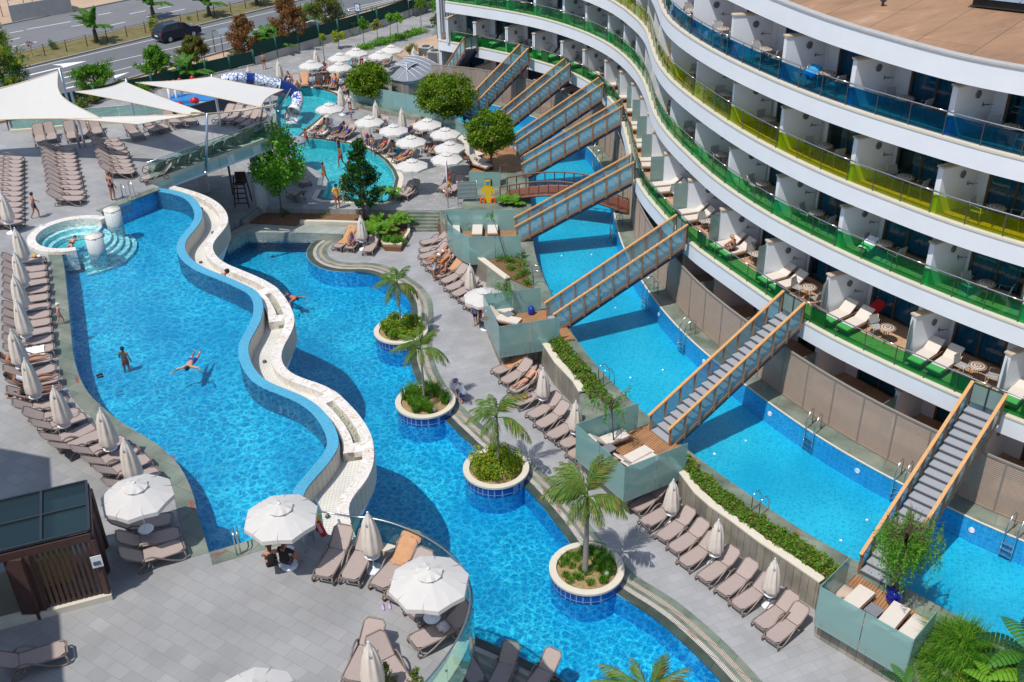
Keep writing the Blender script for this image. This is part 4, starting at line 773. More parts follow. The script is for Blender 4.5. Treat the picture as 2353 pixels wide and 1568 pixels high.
# ---- balcony furniture
def chair_proto(col,nm_):
    t=thing('balcony_chair','x','chair'); mb=MB()
    for s in (-1,1):
        mb.tube([(s*.26,.24,0),(s*.26,.23,.62),(s*.26,-.2,.66),(s*.24,-.3,0)],.016,5)
        mb.tube([(s*.24,-.2,.42),(s*.22,-.3,.84)],.016,5)
    mb.bar((-.24,.22,.42),(.24,.22,.42),.03).bar((-.22,-.3,.84),(.22,-.3,.84),.03); mb.build('frame',[mat('alu_'+nm_,(.5,.47,.43),.35,.4)],t)
    MB().box((0,.02,.43),(.46,.44,.02)).build('seat',[col],t); MB().bar((0,-.225,.47),(0,-.3,.82),.43,.02,up=(0,1,0)).build('backrest',[col],t); return t
MESHC=mat('grey_mesh',(.34,.33,.32),.7,var=.1)
CH=chair_proto(MESHC,'grey')
m,n,l,b=nm('mosaic_tabletop'); tc=n.new('ShaderNodeTexCoord'); gr=n.new('ShaderNodeTexWave'); gr.wave_type='RINGS'; gr.rings_direction='Z'; gr.inputs['Scale'].default_value=2.6; gr.inputs['Distortion'].default_value=.6; l.new(tc.outputs['Object'],gr.inputs[0]); cr=n.new('ShaderNodeValToRGB'); cr.color_ramp.elements[0].color=(.6,.52,.43,1); cr.color_ramp.elements[1].color=(.16,.1,.08,1); cr.color_ramp.elements[0].position=.45; cr.color_ramp.elements[1].position=.6; l.new(gr.outputs[0],cr.inputs[0]); l.new(cr.outputs[0],b.inputs[0]); MOST=m
def table_proto():
    t=thing('balcony_table','x','table'); MB().lathe([(.34,.70),(.35,.715),(.34,.73),(0,.732)],24).build('tabletop',[MOST],t); mb=MB()
    for k in range(3):
        a=2*PI*k/3; mb.tube([(.26*math.cos(a),.26*math.sin(a),0),(.1*math.cos(a),.1*math.sin(a),.2),(.09*math.cos(a),.09*math.sin(a),.5),(.24*math.cos(a),.24*math.sin(a),.7)],.014,5)
    mb.build('leg_frame',[DSTEEL],t); return t
TB=table_proto()
FN={1:'first',2:'second',3:'third',4:'top'}
NB=len(QP)-1
for (k,i),(L,a,b) in sorted(BAYS.items()):
    if k==4 and i<9 or k==3 and i<7 or i>NB-1: continue
    mdl=(a+b)//2; p,t,n=frame(L,mdl); c=p+n*(.95 if k>1 else 1.5); z=ZF[k]; Lb=(L[b]-L[a]).length
    if Lb<1.8: continue
    bay='%s bay from the right'%ORD[NB-1-i]; wide=Lb>3; s=rnd.uniform(-.2,.3)*(1 if wide else 0)
    cc=c+t*(s+(.0 if k>1 else (.9 if wide else .4)))
    place(TB,(cc.x,cc.y,z),0,'round mosaic table on the %s balcony tier, %s'%(FN[k],bay),'mosaic tables on the balconies')
    for sd in ((-1,1) if wide and k>1 or wide and i%2 else (-1,)):
        q_=cc+t*(sd*.62)+n*rnd.uniform(-.1,.25); place(CH,(q_.x,q_.y,z),dirang(cc-q_)+rnd.uniform(-.4,.4),'%s mesh armchair of the %s balcony tier, %s'%('far side' if sd<0 else 'near side',FN[k],bay),'mesh armchairs on the balconies')
    if k==1:
        for j in range(2 if wide else 1):
            f=p+n*.45+t*(-1.35+j*.85 if wide else -.7); place(DL,(f.x,f.y,z),dirang(n),'%s cream lounger of the first balcony tier, %s'%(('far side','near side')[j],bay),'cream loungers on the first balcony tier')
# ================= planting =================
def lf(n,c,v=.3,t=.35): return mat(n,c,.55,var=v,scale=1.5,trans=t,spec=.3)
LG1=lf('leaf_green',(.055,.19,.015)); LG2=lf('leaf_bright',(.15,.34,.02)); LG3=lf('leaf_yellow',(.46,.42,.02)); LG4=lf('leaf_dark',(.018,.075,.02)); LG5=lf('leaf_olive',(.15,.18,.03)); LBR=lf('needle_brown',(.24,.075,.025)); LPK=lf('flower_pink',(.45,.1,.16)); LOR=lf('flower_orange',(.7,.25,.02)); LDRY=lf('leaf_dry',(.27,.22,.07)); LLI=lf('leaf_lime',(.15,.42,.03)); GR1=lf('grass_green',(.05,.2,.012)); GR2=lf('grass_light',(.19,.36,.03)); CIT=lf('citrus_leaf',(.09,.19,.008)); CIT2=lf('citrus_leaf_light',(.24,.33,.012)); PLM=lf('palm_leaflet',(.13,.24,.04),.25); PLM2=lf('palm_leaflet_dry',(.24,.22,.05),.3)
BARK=mat('bark',(.13,.095,.065),.9,var=.3,scale=7,bump=.6); BARKG=mat('grey_bark',(.24,.22,.2),.85,var=.2,scale=6,bump=.4)
def rsph(R_=rnd):
    while 1:
        v=Vector((R_.uniform(-1,1),R_.uniform(-1,1),R_.uniform(-1,1)))
        if v.length<1: return v
def crown_pts(n,c,r,rz,clumps=14,spread=.42,shell=.55):
    C=[]
    for i in range(clumps):
        v=rsph(); v=v.normalized()*(shell+(1-shell)*rnd.random())*.82; C.append((Vector((c[0]+v.x*r,c[1]+v.y*r,c[2]+v.z*rz)),rnd.uniform(.7,1.25)*spread))
    out=[]
    for i in range(n):
        p,s=rnd.choice(C); v=rsph(); v=v*(.55+.45*rnd.random()); out.append(p+Vector((v.x*r*s,v.y*r*s,v.z*rz*s*1.05)))
    return out
def limbs(mb,h0,r0,c,r,rz,n=6,base=(0,0,0)):
    b=Vector(base); f=Vector((c[0]*.5,c[1]*.5,h0)); mb.tube([b,b.lerp(f,.5)+Vector((rnd.uniform(-.05,.05),rnd.uniform(-.05,.05),0)),f],[r0,r0*.8,r0*.65],7)
    for i in range(n):
        a=2*PI*i/n+rnd.uniform(-.3,.3); e=Vector((c[0]+math.cos(a)*r*.6,c[1]+math.sin(a)*r*.6,c[2]+rz*rnd.uniform(-.1,.5))); m_=f.lerp(e,.5)+Vector((0,0,.1)); mb.tube([f,m_,e],[r0*.5,r0*.3,r0*.12],5)
def tree(name,lab,D,z,h,r,rz,mats,n=5000,size=.1,trunkh=None,clumps=26,group=None,cat='tree',r0=.09,spread=.42,up=.2,asp=1.5,shell=.55,lean=(0,0)):
    p=G(*D,z); t=thing(name,lab,cat,p,0,group); c=(lean[0],lean[1],h)
    mb=MB(); limbs(mb,trunkh or max(.3,h-rz*.75),r0,c,r,rz); mb.build('trunk',[BARK],t)
    mb=MB(); ms=list(range(len(mats))); mb.leaves(crown_pts(n,c,r,rz,clumps,spread,shell),size,ms,.35,asp,up); mb.build('crown',mats,t); return t
def conifer(name,lab,D,z,h,r,mats,n=3500,size=.13,group=None,r0=.07,low=.1,cat='tree',upw=.5,wisps=40):
    p=G(*D,z); t=thing(name,lab,cat,p,0,group); mb=MB().tube([(0,0,0),(.03,.02,h*.5),(0,0,h*.97)],[r0,r0*.6,.015],6)
    L=[]
    for i in range(wisps):
        u=low+(1-low)*(i+.5)/wisps*.97; a=rnd.uniform(0,2*PI); rr=r*min(1,(1-u)*1.35+.16)*rnd.uniform(.7,1.1)*min(1,(u-low)*5+.55)
        s=Vector((0,0,h*u*.92)); e=Vector((math.cos(a)*rr,math.sin(a)*rr,h*u*.92+rr*upw*rnd.uniform(.4,1))); mb.tube([s,e],[r0*.25,.008],4)
        for k in range(n//wisps):
            q_=s.lerp(e,rnd.uniform(.25,1.05)**.7)+rsph()*r*.16; L.append(q_)
    mb.build('trunk',[BARK],t); MB().leaves(L,size,list(range(len(mats))),.4,3.2,-.6).build('crown',mats,t); return t
def bush(name,lab,D,z,r,h,mats,n=900,size=.09,group=None,asp=1.7,cat='shrub',P=None,sq=1,wts=None):
    p=P if P is not None else G(*D,z); t=MB(); pts=[]
    cl=[(Vector((rnd.uniform(-1,1)*r*.62,rnd.uniform(-1,1)*r*.62*sq,rnd.uniform(.15,.72)*h)),rnd.uniform(.28,.5)) for _ in range(14)]
    for i in range(n):
        c,s=rnd.choice(cl); v=rsph(); q_=c+Vector((v.x*r*s*1.2,v.y*r*s*1.2*sq,v.z*h*s)); q_.z=max(.02,q_.z); pts.append(q_)
    t.leaves(pts,size,wts or list(range(len(mats))),.4,asp,.3); return t.build(name,mats,None,lab,cat,group,loc=p)
def frond_mesh(L,droop,leaf,mats,n=26,rise=.6,hang=.75,name='frond',width=.028):
    mb=MB(); pts=[]
    for i in range(13):
        u=i/12; pts.append(Vector((L*u*(1-.22*u*droop),0,rise*L*u*(1-u*.5)-droop*L*u*u*.62)))
    mb.tube(pts,[.022*(1-.85*i/12)+.003 for i in range(13)],4,0)
    for i in range(n):
        u=.14+.86*i/(n-1); k=min(11,int(u*12)); p=pts[k].lerp(pts[k+1],u*12-k); t_=(pts[k+1]-pts[k]).normalized(); ll=leaf*(math.sin(PI*min(1,u*.85+.12))*.85+.15)
        for s in (-1,1):
            d=(Vector((0,s,0))*(1-hang*.6)+Vector((0,0,-hang))+t_*.55+Vector((rnd.gauss(0,.1),rnd.gauss(0,.1),rnd.gauss(0,.1)))).normalized(); e=p+d*ll*.55+Vector((0,0,.02)); f=p+d*ll+Vector((0,0,-ll*.28*hang)); w_=t_*width
            mb.add([p-w_*.5,p+w_*.5,e+w_,e-w_,f],[(0,1,2,3),(3,2,4)],rnd.choice((0,0,1)) if len(mats)>1 else 0)
    return mb.mesh(name,mats)
def palm(lab,P,h,nf,fm,r0=.07,hang0=0,group=None,shaft=False,elev=(-.1,.9),name='palm_tree',lean=(0,0),trm=None):
    t=thing(name,lab,'palm tree',P,0,group); top=Vector((lean[0],lean[1],h))
    MB().tube([(0,0,-.05),(0,0,.12),top*.5+Vector((.02,0,0)),top],[r0*1.35,r0,r0*.85,r0*.7],10).build('trunk',[trm or BARKG],t)
    if shaft: MB().tube([top-Vector((0,0,.9)),top-Vector((0,0,.4)),top+Vector((0,0,.15))],[r0*1.1,r0*1.2,r0*.5],10).build('crownshaft',[LG5],t)
    for i in range(nf):
        o=bpy.data.objects.new('frond',fm if not isinstance(fm,list) else fm[i%len(fm)]); scn.collection.objects.link(o); o.parent=t; o.location=top; u=(i+.5)/nf
        o.rotation_euler=(0,-(elev[0]+(elev[1]-elev[0])*((i*.618)%1)),2*PI*i*.382+rnd.uniform(-.2,.2)); s=rnd.uniform(.85,1.1); o.scale=(s,s,s)
    return t
def grass(name,lab,P,r,h,n,mats,cat='grass clump',group=None,kind=None,lean=.5,w_=.012,inner=0):
    mb=MB()
    for i in range(n):
        a=rnd.uniform(0,2*PI); rr=r*math.sqrt(rnd.uniform(inner,1)); p=Vector((rr*math.cos(a),rr*math.sin(a),0)); d=Vector((math.cos(a+rnd.gauss(0,.7)),math.sin(a+rnd.gauss(0,.7)),0))*lean*rnd.uniform(.2,1.2); H=h*rnd.uniform(.55,1.1); s=Vector((-d.y,d.x,0)).normalized()*w_ if d.length>1e-3 else Vector((w_,0,0))
        m1=p+d*H*.35+Vector((0,0,H*.65)); m2=p+d*H+Vector((0,0,H*(.95-lean*.35))); mb.add([p-s,p+s,m1+s*.8,m1-s*.8,m2],[(0,1,2,3),(3,2,4)],rnd.randrange(len(mats)))
    return mb.build(name,mats,None,lab,cat,group,kind,loc=P)
# round planters in the lower pool
for i,(c,r) in enumerate(PL):
    t=thing('round_planter',('round planter of yellow green shrubs farthest from the camera','round planter filled with tall grass and a pale stone','round planter of golden variegated shrubs, third from the far end','nearest round planter with dry mulch and grass tufts')[i],'planter',(c.x,c.y,0),0,'round planters along the lower pool')
    rr=1.42; MB().lathe([(rr-.05,-.12),(rr-.05,.36)],64,cap=False).build('tiled_wall',[BLUET],t); MB().lathe([(rr-.06,-1.02),(rr-.06,-.11)],64,cap=False).build('footing',[WALLB],t)
    MB().lathe([(rr-.06,.35),(rr,.35),(rr,.44),(rr-.27,.44),(rr-.27,.25)],64,cap=False,sm=False).build('rim',[CREAM],t)
    MB().lathe([(rr-.28,.34),(.6,.4),(0,.42)],40,cap=False).build('soil',[STRAW],t)
def mound(i,mats,n,lab,z=.4,wts=None):
    c,r=PL[i]; mb=MB(); pts=[]
    cl=[(Vector((math.cos(a)*q_,math.sin(a)*q_,rnd.uniform(.1,.5))),rnd.uniform(.22,.34)) for a,q_ in [(rnd.uniform(0,2*PI),1.02*math.sqrt(rnd.random())) for _ in range(46)]]
    for k in range(n):
        p,s=rnd.choice(cl); v=rsph(); v=v.normalized()*(v.length**.5); q_=p+v*s; q_.z=abs(q_.z)+.02
        if Vector((q_.x,q_.y)).length<1.3: pts.append(q_)
    mb.leaves(pts,.085,wts or list(range(len(mats))),.35,1.7,.35); mb.build('shrub_mound',mats,None,lab,'shrubs',loc=(c.x,c.y,z))
mound(0,[LG1,LG2,LG3],9500,'dense yellow green shrub filling the farthest round planter',wts=[0,1,1,2])
mound(2,[LG1,LG2,LG3],9500,'dense variegated shrub with golden patches filling the third round planter',wts=[0,1,1,2,2])
for k in range(26):
    a=rnd.uniform(0,2*PI); q_=1.0*math.sqrt(rnd.random()); c=PL[1][0]
    grass('grass_tuft','tall green grass tuft in the second round planter',(c.x+q_*math.cos(a),c.y+q_*math.sin(a),.4),.16,.55 if math.sin(a)<.2 else .8,110,[GR1,GR2],group='grass tufts of the second planter')
for k in range(44):
    a=rnd.uniform(-.4,1.6) if k<12 else rnd.uniform(0,2*PI); q_=rnd.uniform(.55,1.02) if k<12 else 1.0*math.sqrt(rnd.random()); c=PL[3][0]; grass('grass_tuft','grass tuft on dry mulch in the nearest round planter',(c.x+q_*math.cos(a),c.y+q_*math.sin(a),.4),.16,.5 if k<12 else .24,110 if k<12 else 70,[GR1,GR2],group='grass tufts of the nearest planter')
ST_=mat('pale_stone',(.5,.48,.44),.8,var=.25,scale=8,bump=.5)
for P,l in (((PL[1][0].x+.45,PL[1][0].y-.85,.45),'pale rock among the grass of the second round planter'),((PL[3][0].x+.72,PL[3][0].y-.4,.45),'small grey rock in the nearest round planter')): MB().lathe([(.03,-.08),(.1,0),(.09,.1),(.03,.17),(0,.18)],7,wob=lambda i,k,a:1+.2*math.sin(3*a+i)).build('rock',[ST_],None,l,'rock',loc=P)
FA=frond_mesh(1.55,1.0,.5,[PLM,LG5],30); FB=frond_mesh(1.9,.85,.62,[PLM,PLM2],38,hang=.85); FA2=frond_mesh(1.35,1.25,.45,[LG5,PLM2],24)
palm('slender drooping palm in the farthest round planter',(PL[0][0].x+.02,PL[0][0].y-.05,.42),2.75,8,[FA,FA,FA2],.05,elev=(-.35,1.0))
palm('slender palm rising from the grassy second round planter',(PL[1][0].x-.05,PL[1][0].y-.05,.42),2.85,9,FA,.06,elev=(0,1.1))
palm('drooping palm in the third round planter',(PL[2][0].x+.1,PL[2][0].y+.0,.42),2.6,10,[FA,FA,FB],.06,elev=(-.25,1.0))
palm('tall full crowned palm with green crownshaft in the nearest round planter',(PL[3][0].x-.07,PL[3][0].y-.17,.42),3.55,18,FB,.115,shaft=True,elev=(-.1,1.15))
palm('palm whose golden green frond reaches in from the bottom edge',tuple(G(1475,1845,0)),4.2,12,FB,.11,shaft=True,elev=(.1,1.2))
# beds beside the long pool
def fillbed(IW,I,n,mats,wts,lab,grp,name='shrub',h=.45,r=.34):
    A=resamp(IW,n=n); B_=resamp(I,n=n)
    for i in range(n):
        for u in (.28,.7): p=A[i].lerp(B_[i],u); d=(B_[i]-A[i]).length; bush(name,'%s, %s from the far end'%(lab[0 if u<.5 else 1],ORD[i] if i<20 else 'last'),None,0,min(r,d*.42)*rnd.uniform(.8,1.15),h*rnd.uniform(.7,1.2),mats,640,.095,grp,P=(p.x,p.y,1.25),wts=wts)
fillbed(*BEDS[1],12,[LG1,LG2,LG5,LDRY],[0,1,1,2,3],('glossy shrub by the cap, middle bed','glossy shrub by the walkway, middle bed'),'shrubs of the middle planter bed')
fillbed(*BEDS[2],20,[LG1,LG2,LG5,LDRY],[0,1,1,2,3],('half dry shrub by the cap, long near bed','green shrub by the walkway, long near bed'),'shrubs of the near planter bed',h=.36,r=.3)
for i,D in enumerate(((1215,655),(1205,632),(1198,612),(1196,596),(1190,640),(1178,622),(1150,600),(1170,606))): bush('shrub','low shrub on bare soil between the far decks, %s'%('first at the front','second along the walkway','third along the walkway','at the back corner','second from the cap','in the middle','beside the glass','near the thin tree')[i],D,1.2,.4,.5,[LG1,LG2,LG5],380,.08,'shrubs of the far planter bed')
for i,D in enumerate(((1140,588),(1110,592))): bush('shrub',('upright dark green shrub beside the frosted glass of the far deck','small shrub at the curved corner of the far deck')[i],D,1.2,.28,(.9,.4)[i],[LG1,LG2],260,.08)
# airy deck trees
def weeper(lab,base,z,h,r,n,mats,drop,tr=.035,dens=26,lean=(0,0)):
    p=G(*base,z); t=thing('weeping_tree',lab,'tree',p); c=Vector((lean[0],lean[1],h)); mb=MB().tube([(0,0,0),c*.55,c],[tr,tr*.8,tr*.5],6); L=[]
    for i in range(n):
        a=rnd.uniform(0,2*PI); rr=r*rnd.uniform(.25,1); e=c+Vector((math.cos(a)*rr,math.sin(a)*rr,rnd.uniform(.0,.55)*r)); mb.tube([c-Vector((0,0,rnd.uniform(0,.4))),c.lerp(e,.6)+Vector((0,0,.15)),e],[tr*.35,tr*.2,.006],4)
        for j in range(3):
            d=drop*rnd.uniform(.3,1); s=c.lerp(e,rnd.uniform(.5,1)); x=Vector((rnd.gauss(0,.12),rnd.gauss(0,.12),0))
            for k in range(dens): u=k/dens; L.append(s+x*u+Vector((rnd.gauss(0,.025),rnd.gauss(0,.025),-d*u)))
    mb.build('trunk',[BARK],t); MB().leaves(L,.1,list(range(len(mats))),.4,3.2,.1).build('crown',mats,t); return t
weeper('dense weeping tree in a blue pot on the nearest deck',(2052,1385),1.34,3.0,1.3,120,[LG1,LG2,LLI],2.1,dens=34)
weeper('airy feathery tree growing through the square deck',(1411,1030),1.34,2.1,1.15,26,[LG1,LLI],.7,dens=16,lean=(-.15,.2))
weeper('small feathery tree on the second deck',(1168,722),1.34,1.7,.6,16,[LG1,LLI],1.0,dens=16,lean=(-.1,0))
weeper('thin leaning tree with sparse leaves in the bed by the far deck',(1166,604),1.2,2.9,.45,7,[LG1,LLI],.5,dens=9,lean=(-.8,.2),tr=.03)
# beds between the kids level and the lower pool
def pslab(name,D,z,z1,m_,kind='structure'): return MB().poly([V2(p) for p in GL(D,z)],z,z1).build(name,[m_],kind=kind)
WST=clad_fix(tiles('stone_wall',(.28,.32,.29),(.38,.4,.36),(.2,.22,.2),.3,.12,.012,.7,0,.5,True,blotch=.35)); 
pslab('stone_wall',[(520,563),(566,534),(700,535),(840,540),(846,536),(850,527),(690,513),(600,507),(560,515),(512,545)],.5,-.2,WST)
pslab('planting_soil',[(572,512),(608,488),(700,489),(838,490),(836,512),(700,509),(680,518)],.56,.2,SOIL)
MB().wall([V2(p) for p in GL([(690,512),(760,513),(838,516)],.56)],.3,.72,.25).build('low_wall',[CREAM],None,'low cream wall between the two soil beds under the kids level','wall')
MB().wall([V2(p) for p in GL([(560,519),(600,490),(612,486)],.5)],.2,.95,.2).build('low_wall',[WST],None,'mossy stone wall end beside the water under the tree','wall')
pslab('planting_soil',[(788,546),(802,530),(826,512),(842,492),(938,490),(938,542),(921,569),(884,567),(868,549),(838,543)],.3,0,SOIL)
MB().wall([V2(p) for p in GL([(838,508),(812,530),(789,546),(838,546),(868,552),(884,572),(921,573),(940,543),(940,500)],.0)],0,.38,.16).build('planter_kerb',[CREAM],None,'angular cream kerb around the palm bed by the steps','kerb')
sa=G(938,484,ZK);sb=G(1010,485,ZK);sc=G(937,533,0);sd_=G(1006,533,0)
st=thing('garden_steps','six wide green stone steps up to the kids level','steps')
for i in range(6):
    u=i/6; a=sa.lerp(sc,u);b=sb.lerp(sd_,u);c=sb.lerp(sd_,(i+1)/6+.0);d=sa.lerp(sc,(i+1)/6); z=ZK-.15*(i+1)+.13
    MB().poly([V2(a),V2(d),V2(c),V2(b)],ZK-.15*i-.02,-.02).build('step',[SLATE],st)
tree('young_tree','young bright green tree in front of the upper terrace column',(650,500),.55,4.0,1.95,2.3,[LLI,LG2,LLI],7000,.17,1.6,34,asp=1.4,r0=.07)
conifer('cypress_tree','dark upright conifer between the kids pool and the lower pool',(838,512),.4,6.0,1.35,[LG4,LG1,LG4],11000,.17,r0=.09,low=.18,wisps=90)
for i,(D,h) in enumerate((((852,500),1.7),((880,482),1.9),((905,480),1.8),((925,470),1.3),((868,478),1.5))):
    p=G(*D,.3); t=thing('banana_plant','broad leaved plant in the bed by the steps, %s from the left'%ORD[(0,2,3,4,1)[i]],'plant',p,0,'broad leaved plants by the steps'); MB().tube([(0,0,0),(0,0,h*.6)],[.05,.03],6).build('stem',[LG5],t)
    for k in range(6):
        a=rnd.uniform(0,2*PI); e=Vector((math.cos(a),math.sin(a),0)); mb=MB(); s=Vector((-e.y,e.x,0)); P=[Vector((0,0,h*.5))+e*(.9*u)+Vector((0,0,h*.75*u-h*.55*u*u)) for u in (0,.25,.5,.75,1)]; W=(.02,.13,.16,.11,.01); mb.add([P[j]-s*W[j] for j in range(5)]+[P[j]+s*W[j] for j in range(5)],[(j,j+1,j+6,j+5) for j in range(4)]); mb.build('leaf',[rnd.choice((LG1,LG4,LG2))],t)
CY=frond_mesh(.85,.6,.28,[LG2,LG1],22,rise=.7,hang=.3,name='leaf')
for i,D in enumerate(((850,540),(872,525),(895,540),(912,525),(928,520),(865,548),(1160,478),(1185,480))): palm('low feathery cycad, %s, %s'%('in the bed by the steps' if i<6 else 'behind the far deck',ORD[i if i<6 else i-6]+' from the left'),tuple(G(*D,.32 if i<6 else ZK+.02)),.25,13,CY,.05,elev=(.3,1.2),group='cycads',name='cycad')
for i,D in enumerate(((905,560),(890,556),(920,556),(835,540),(662,498),(745,500))): bush('shrub','round green shrub in the beds below the kids level, %s'%('by the kerb point','left of the kerb point','right of the kerb point','beside the closed parasol','under the young tree','along the low wall')[i],D,.3,.42,.5,[LLI,LG2,LG1],520,.09)
# dome trees on the kids level
for D,h,r,rz,l in (((851,243),2.1,1.75,1.45,'leftmost dense dome shaped tree on the kids level'),((1031,294),2.55,2.35,1.65,'largest dense dome shaped tree, in the middle of the three'),((1130,390),2.75,1.65,1.35,'rightmost dense dome shaped tree beside the stair bridges')):
    tree('dome_tree',l,D,ZB if D[0]>1000 else ZK,h,r*1.1,rz*1.05,[CIT,CIT2,CIT],15000,.16,.9,90,'dense dome shaped trees',r0=.11,spread=.3,shell=.72)
# bottom right corner
p=G(2205,1500,1.25); grass('fountain_grass','big fountain grass clump in the bottom right corner',p,.8,1.0,2400,[GR1,GR2,GR1],lean=.9,w_=.009)
grass('fountain_grass','lower fountain grass spilling over the grey steps',G(2170,1560,1.0),.8,1.0,1500,[GR1,GR2],lean=.9,w_=.009)
for i,D in enumerate(((2260,1560),(2300,1545),(2225,1590),(2330,1580))): bush('shrub','leafy ground cover with orange flowers, %s from the left'%ORD[(1,2,0,3)[i]],D,1.1,.55,.5,[LG1,LG2,LOR,LG4],700,.09,wts=[0,0,1,3,0,1,2])
for i,(D,h,sc_) in enumerate((((2335,1600),3.0,1.4),((2360,1640),2.6,1.4),((2290,1640),1.7,1.1),((2075,1610),1.1,.8))):
    t=thing('banana_plant','banana plant with %s'%('split leaves arching over the pool corner','broad leaves at the right edge','low leaves above the flower bed','a single leaf poking up at the bottom wall')[i],'plant',G(*D,1.0),0); MB().tube([(0,0,0),(0,0,h*.7)],[.08,.05],7).build('stem',[LG5],t)
    for k in range(9 if i<3 else 4):
        a=2*PI*k/9+rnd.uniform(-.2,.2)+1.2; e=Vector((math.cos(a),math.sin(a),0)); s=Vector((-e.y,e.x,0)); mb=MB(); N=12
        for j in range(N):
            u=j/N;u2=(j+.82)/N; f=lambda u:Vector((0,0,h*.6))+e*(1.15*sc_*u)+Vector((0,0,h*.45*u-h*.42*u*u)); w_=.2*sc_*math.sin(PI*(u*.9+.08)); d=Vector((0,0,-w_*.25)); mb.add([f(u),f(u2),f(u2)+s*w_+d,f(u)+s*w_+d,f(u2)-s*w_+d,f(u)-s*w_+d],[(0,1,2,3),(1,0,5,4)])
        mb.build('leaf',[rnd.choice((LG1,LG2,LG4))],t)
stp=thing('corner_steps','grey stone steps with pale edges in the bottom right corner','steps')
for i in range(6):
    a=G(2108+i*4,1490+i*26,1.0); b=G(2160+i*14,1462+i*30,1.0); d=(b-a); 
    MB().bar(a+Vector((0,0,.18-.13*i)),b+Vector((0,0,.18-.13*i))+d*.2,.6,.2).build('step',[SLATE if i%2 else mat('grey_step',(.27,.28,.28),.6,var=.1)],stp)
for i,D in enumerate(((890,1600),(962,1612))): conifer('juniper','feathery juniper tip at the bottom edge, %s'%('left one','right one')[i],D,ZU,1.35,.32,[LG5,LG2,LDRY],900,.09,wisps=26,r0=.02)
# roadside planting
ZG=.9
conifer('golden_conifer','tall yellow green conifer at the left edge by the road',(14,212),ZG,6.6,2.3,[LG2,LG3,LG1],9000,.22,wisps=80,low=.05)
conifer('golden_conifer','dark green conifer behind the golden one at the left edge',(38,215),ZG,3.4,1.5,[LG1,LG4],2200,.2,wisps=40,low=.05)
for nm_,D,h,r,ms,l in (('pine_tree',(365,193),2.9,1.25,[LG2,LG1],'round green pine by the near road kerb'),('pine_tree',(455,160),2.7,1.2,[LG5,LG1,LBR],'patchy green brown pine by the near road'),('pine_tree',(222,212),2.0,1.5,[LG2,LG1],'low spreading pine behind the second sail'),('pine_tree',(566,142),3.9,1.4,[LBR,LDRY,LBR],'withered brown pine left of the taller brown one'),('pine_tree',(669,114),4.5,1.6,[LBR,LBR,LDRY],'tall withered rust brown pine beside the road'),('pine_tree',(753,88),4.2,1.6,[LG5,LDRY,LG1],'tall olive brown pine beside the blue sign')): conifer(nm_,l,D,ZG,h*1.15,r*1.3,ms,8000,.22,'pines beside the road',wisps=46,low=.22 if h>2.5 else .05,upw=.7)
OL=[(290,205,1),(330,215,0),(188,248,1),(212,238,1),(545,140,1),(588,132,1),(610,125,0),(640,112,0),(700,108,0),(722,98,0),(800,82,1),(822,72,1),(850,58,1),(868,50,1),(890,46,1),(915,40,1),(940,32,1),(962,24,1),(985,16,1),(1003,28,0),(470,168,0),(440,180,0)]
for i,(x,y,pk) in enumerate(OL): bush('oleander','%s oleander bush outside the green fence, %s from the left'%('pink flowering' if pk else 'plain green',ORD[i] if i<20 else ('second last','last')[i-20]),(x,y),ZG,.8,1.5 if i>9 else 1.1,[LG1,LG2,LPK] if pk else [LG1,LG2,LLI],650,.16,'oleanders along the fence',wts=[0,0,0,1,1,2] if pk else None)
for i,(D,h,r,ms) in enumerate((((748,152),2.6,.35,[LG3,LG2]),((780,112),1.2,.8,[LG3,LG2]),((838,108),2.2,.7,[LG2,LG1]),((868,92),1.4,.7,[LG3,LG5]),((900,98),2.4,.6,[LLI,LG2]),((915,88),2.0,.7,[LG2,LLI]),((968,68),2.4,.8,[LG5,LG2]),((1006,96),2.2,.9,[LG5,LG4]),((945,142),1.0,.9,[LG5,LDRY]),((1000,148),.6,.8,[LG2,LG3]))): tree('small_tree','small garden tree inside the green fence, %s from the left'%ORD[i],D,ZK,h,r,r*.9,ms,900,.14,None,9,'small trees inside the fence',r0=.04)
for i in range(12): bush('hedge_shrub','bright green hedge shrub inside the fence, %s from the left'%ORD[i],(832+i*12.5,116-i*3.7),ZK,.7,.65,[LLI,LG2],420,.13,'hedge inside the fence')
# ================= road and beyond =================
ASPH=mat('asphalt',(.135,.14,.15),.9,var=.12,scale=.5,bump=.1); ASPH2=mat('asphalt_far',(.17,.17,.175),.9,var=.12,scale=.35); SAND=mat('sandy_ground',(.44,.31,.21),.95,var=.18,scale=.5); DGR=mat('dry_grass',(.16,.135,.05),.95,var=.35,scale=1.4,bump=.4); KERB=mat('kerb_stone',(.3,.28,.26),.8,var=.15); LINE=mat('road_paint',(.62,.6,.5),.6,var=.1); LINEW=mat('white_paint',(.8,.8,.8),.6,var=.06)
def ln(a,b,z=ZG,e0=0,e1=0):
    A=G(*a,z);B=G(*b,z); d=(B-A).normalized(); return V2(A-d*e0),V2(B+d*e1)
FENCE=GL([(998,12),(948,36),(868,66),(826,78),(779,92),(735,104),(687,118),(637,133),(585,150),(530,163),(475,176),(416,190),(352,208),(222,236),(100,262)],ZG)
MB().poly([V2(p) for p in FENCE]+[Vector((-90,55)),Vector((-220,60)),Vector((-220,420)),Vector((160,420)),Vector((60,120)),V2(G(1000,10,ZG))],ZG-.02,-1).build('sandy_verge',[SAND],kind='structure')
K=ln((312,178),(760,48),ZG,60,90); M1=ln((52,158),(588,27),ZG,60,120); M2=ln((35,124),(588,2),ZG,60,120); FK=ln((0,60),(180,24),ZG,40,160)
def quad(name,a,b,z,m_,kind='structure'): return MB().add([(a[0].x,a[0].y,z),(a[1].x,a[1].y,z),(b[1].x,b[1].y,z),(b[0].x,b[0].y,z)],[(0,1,2,3)]).build(name,[m_],kind=kind)
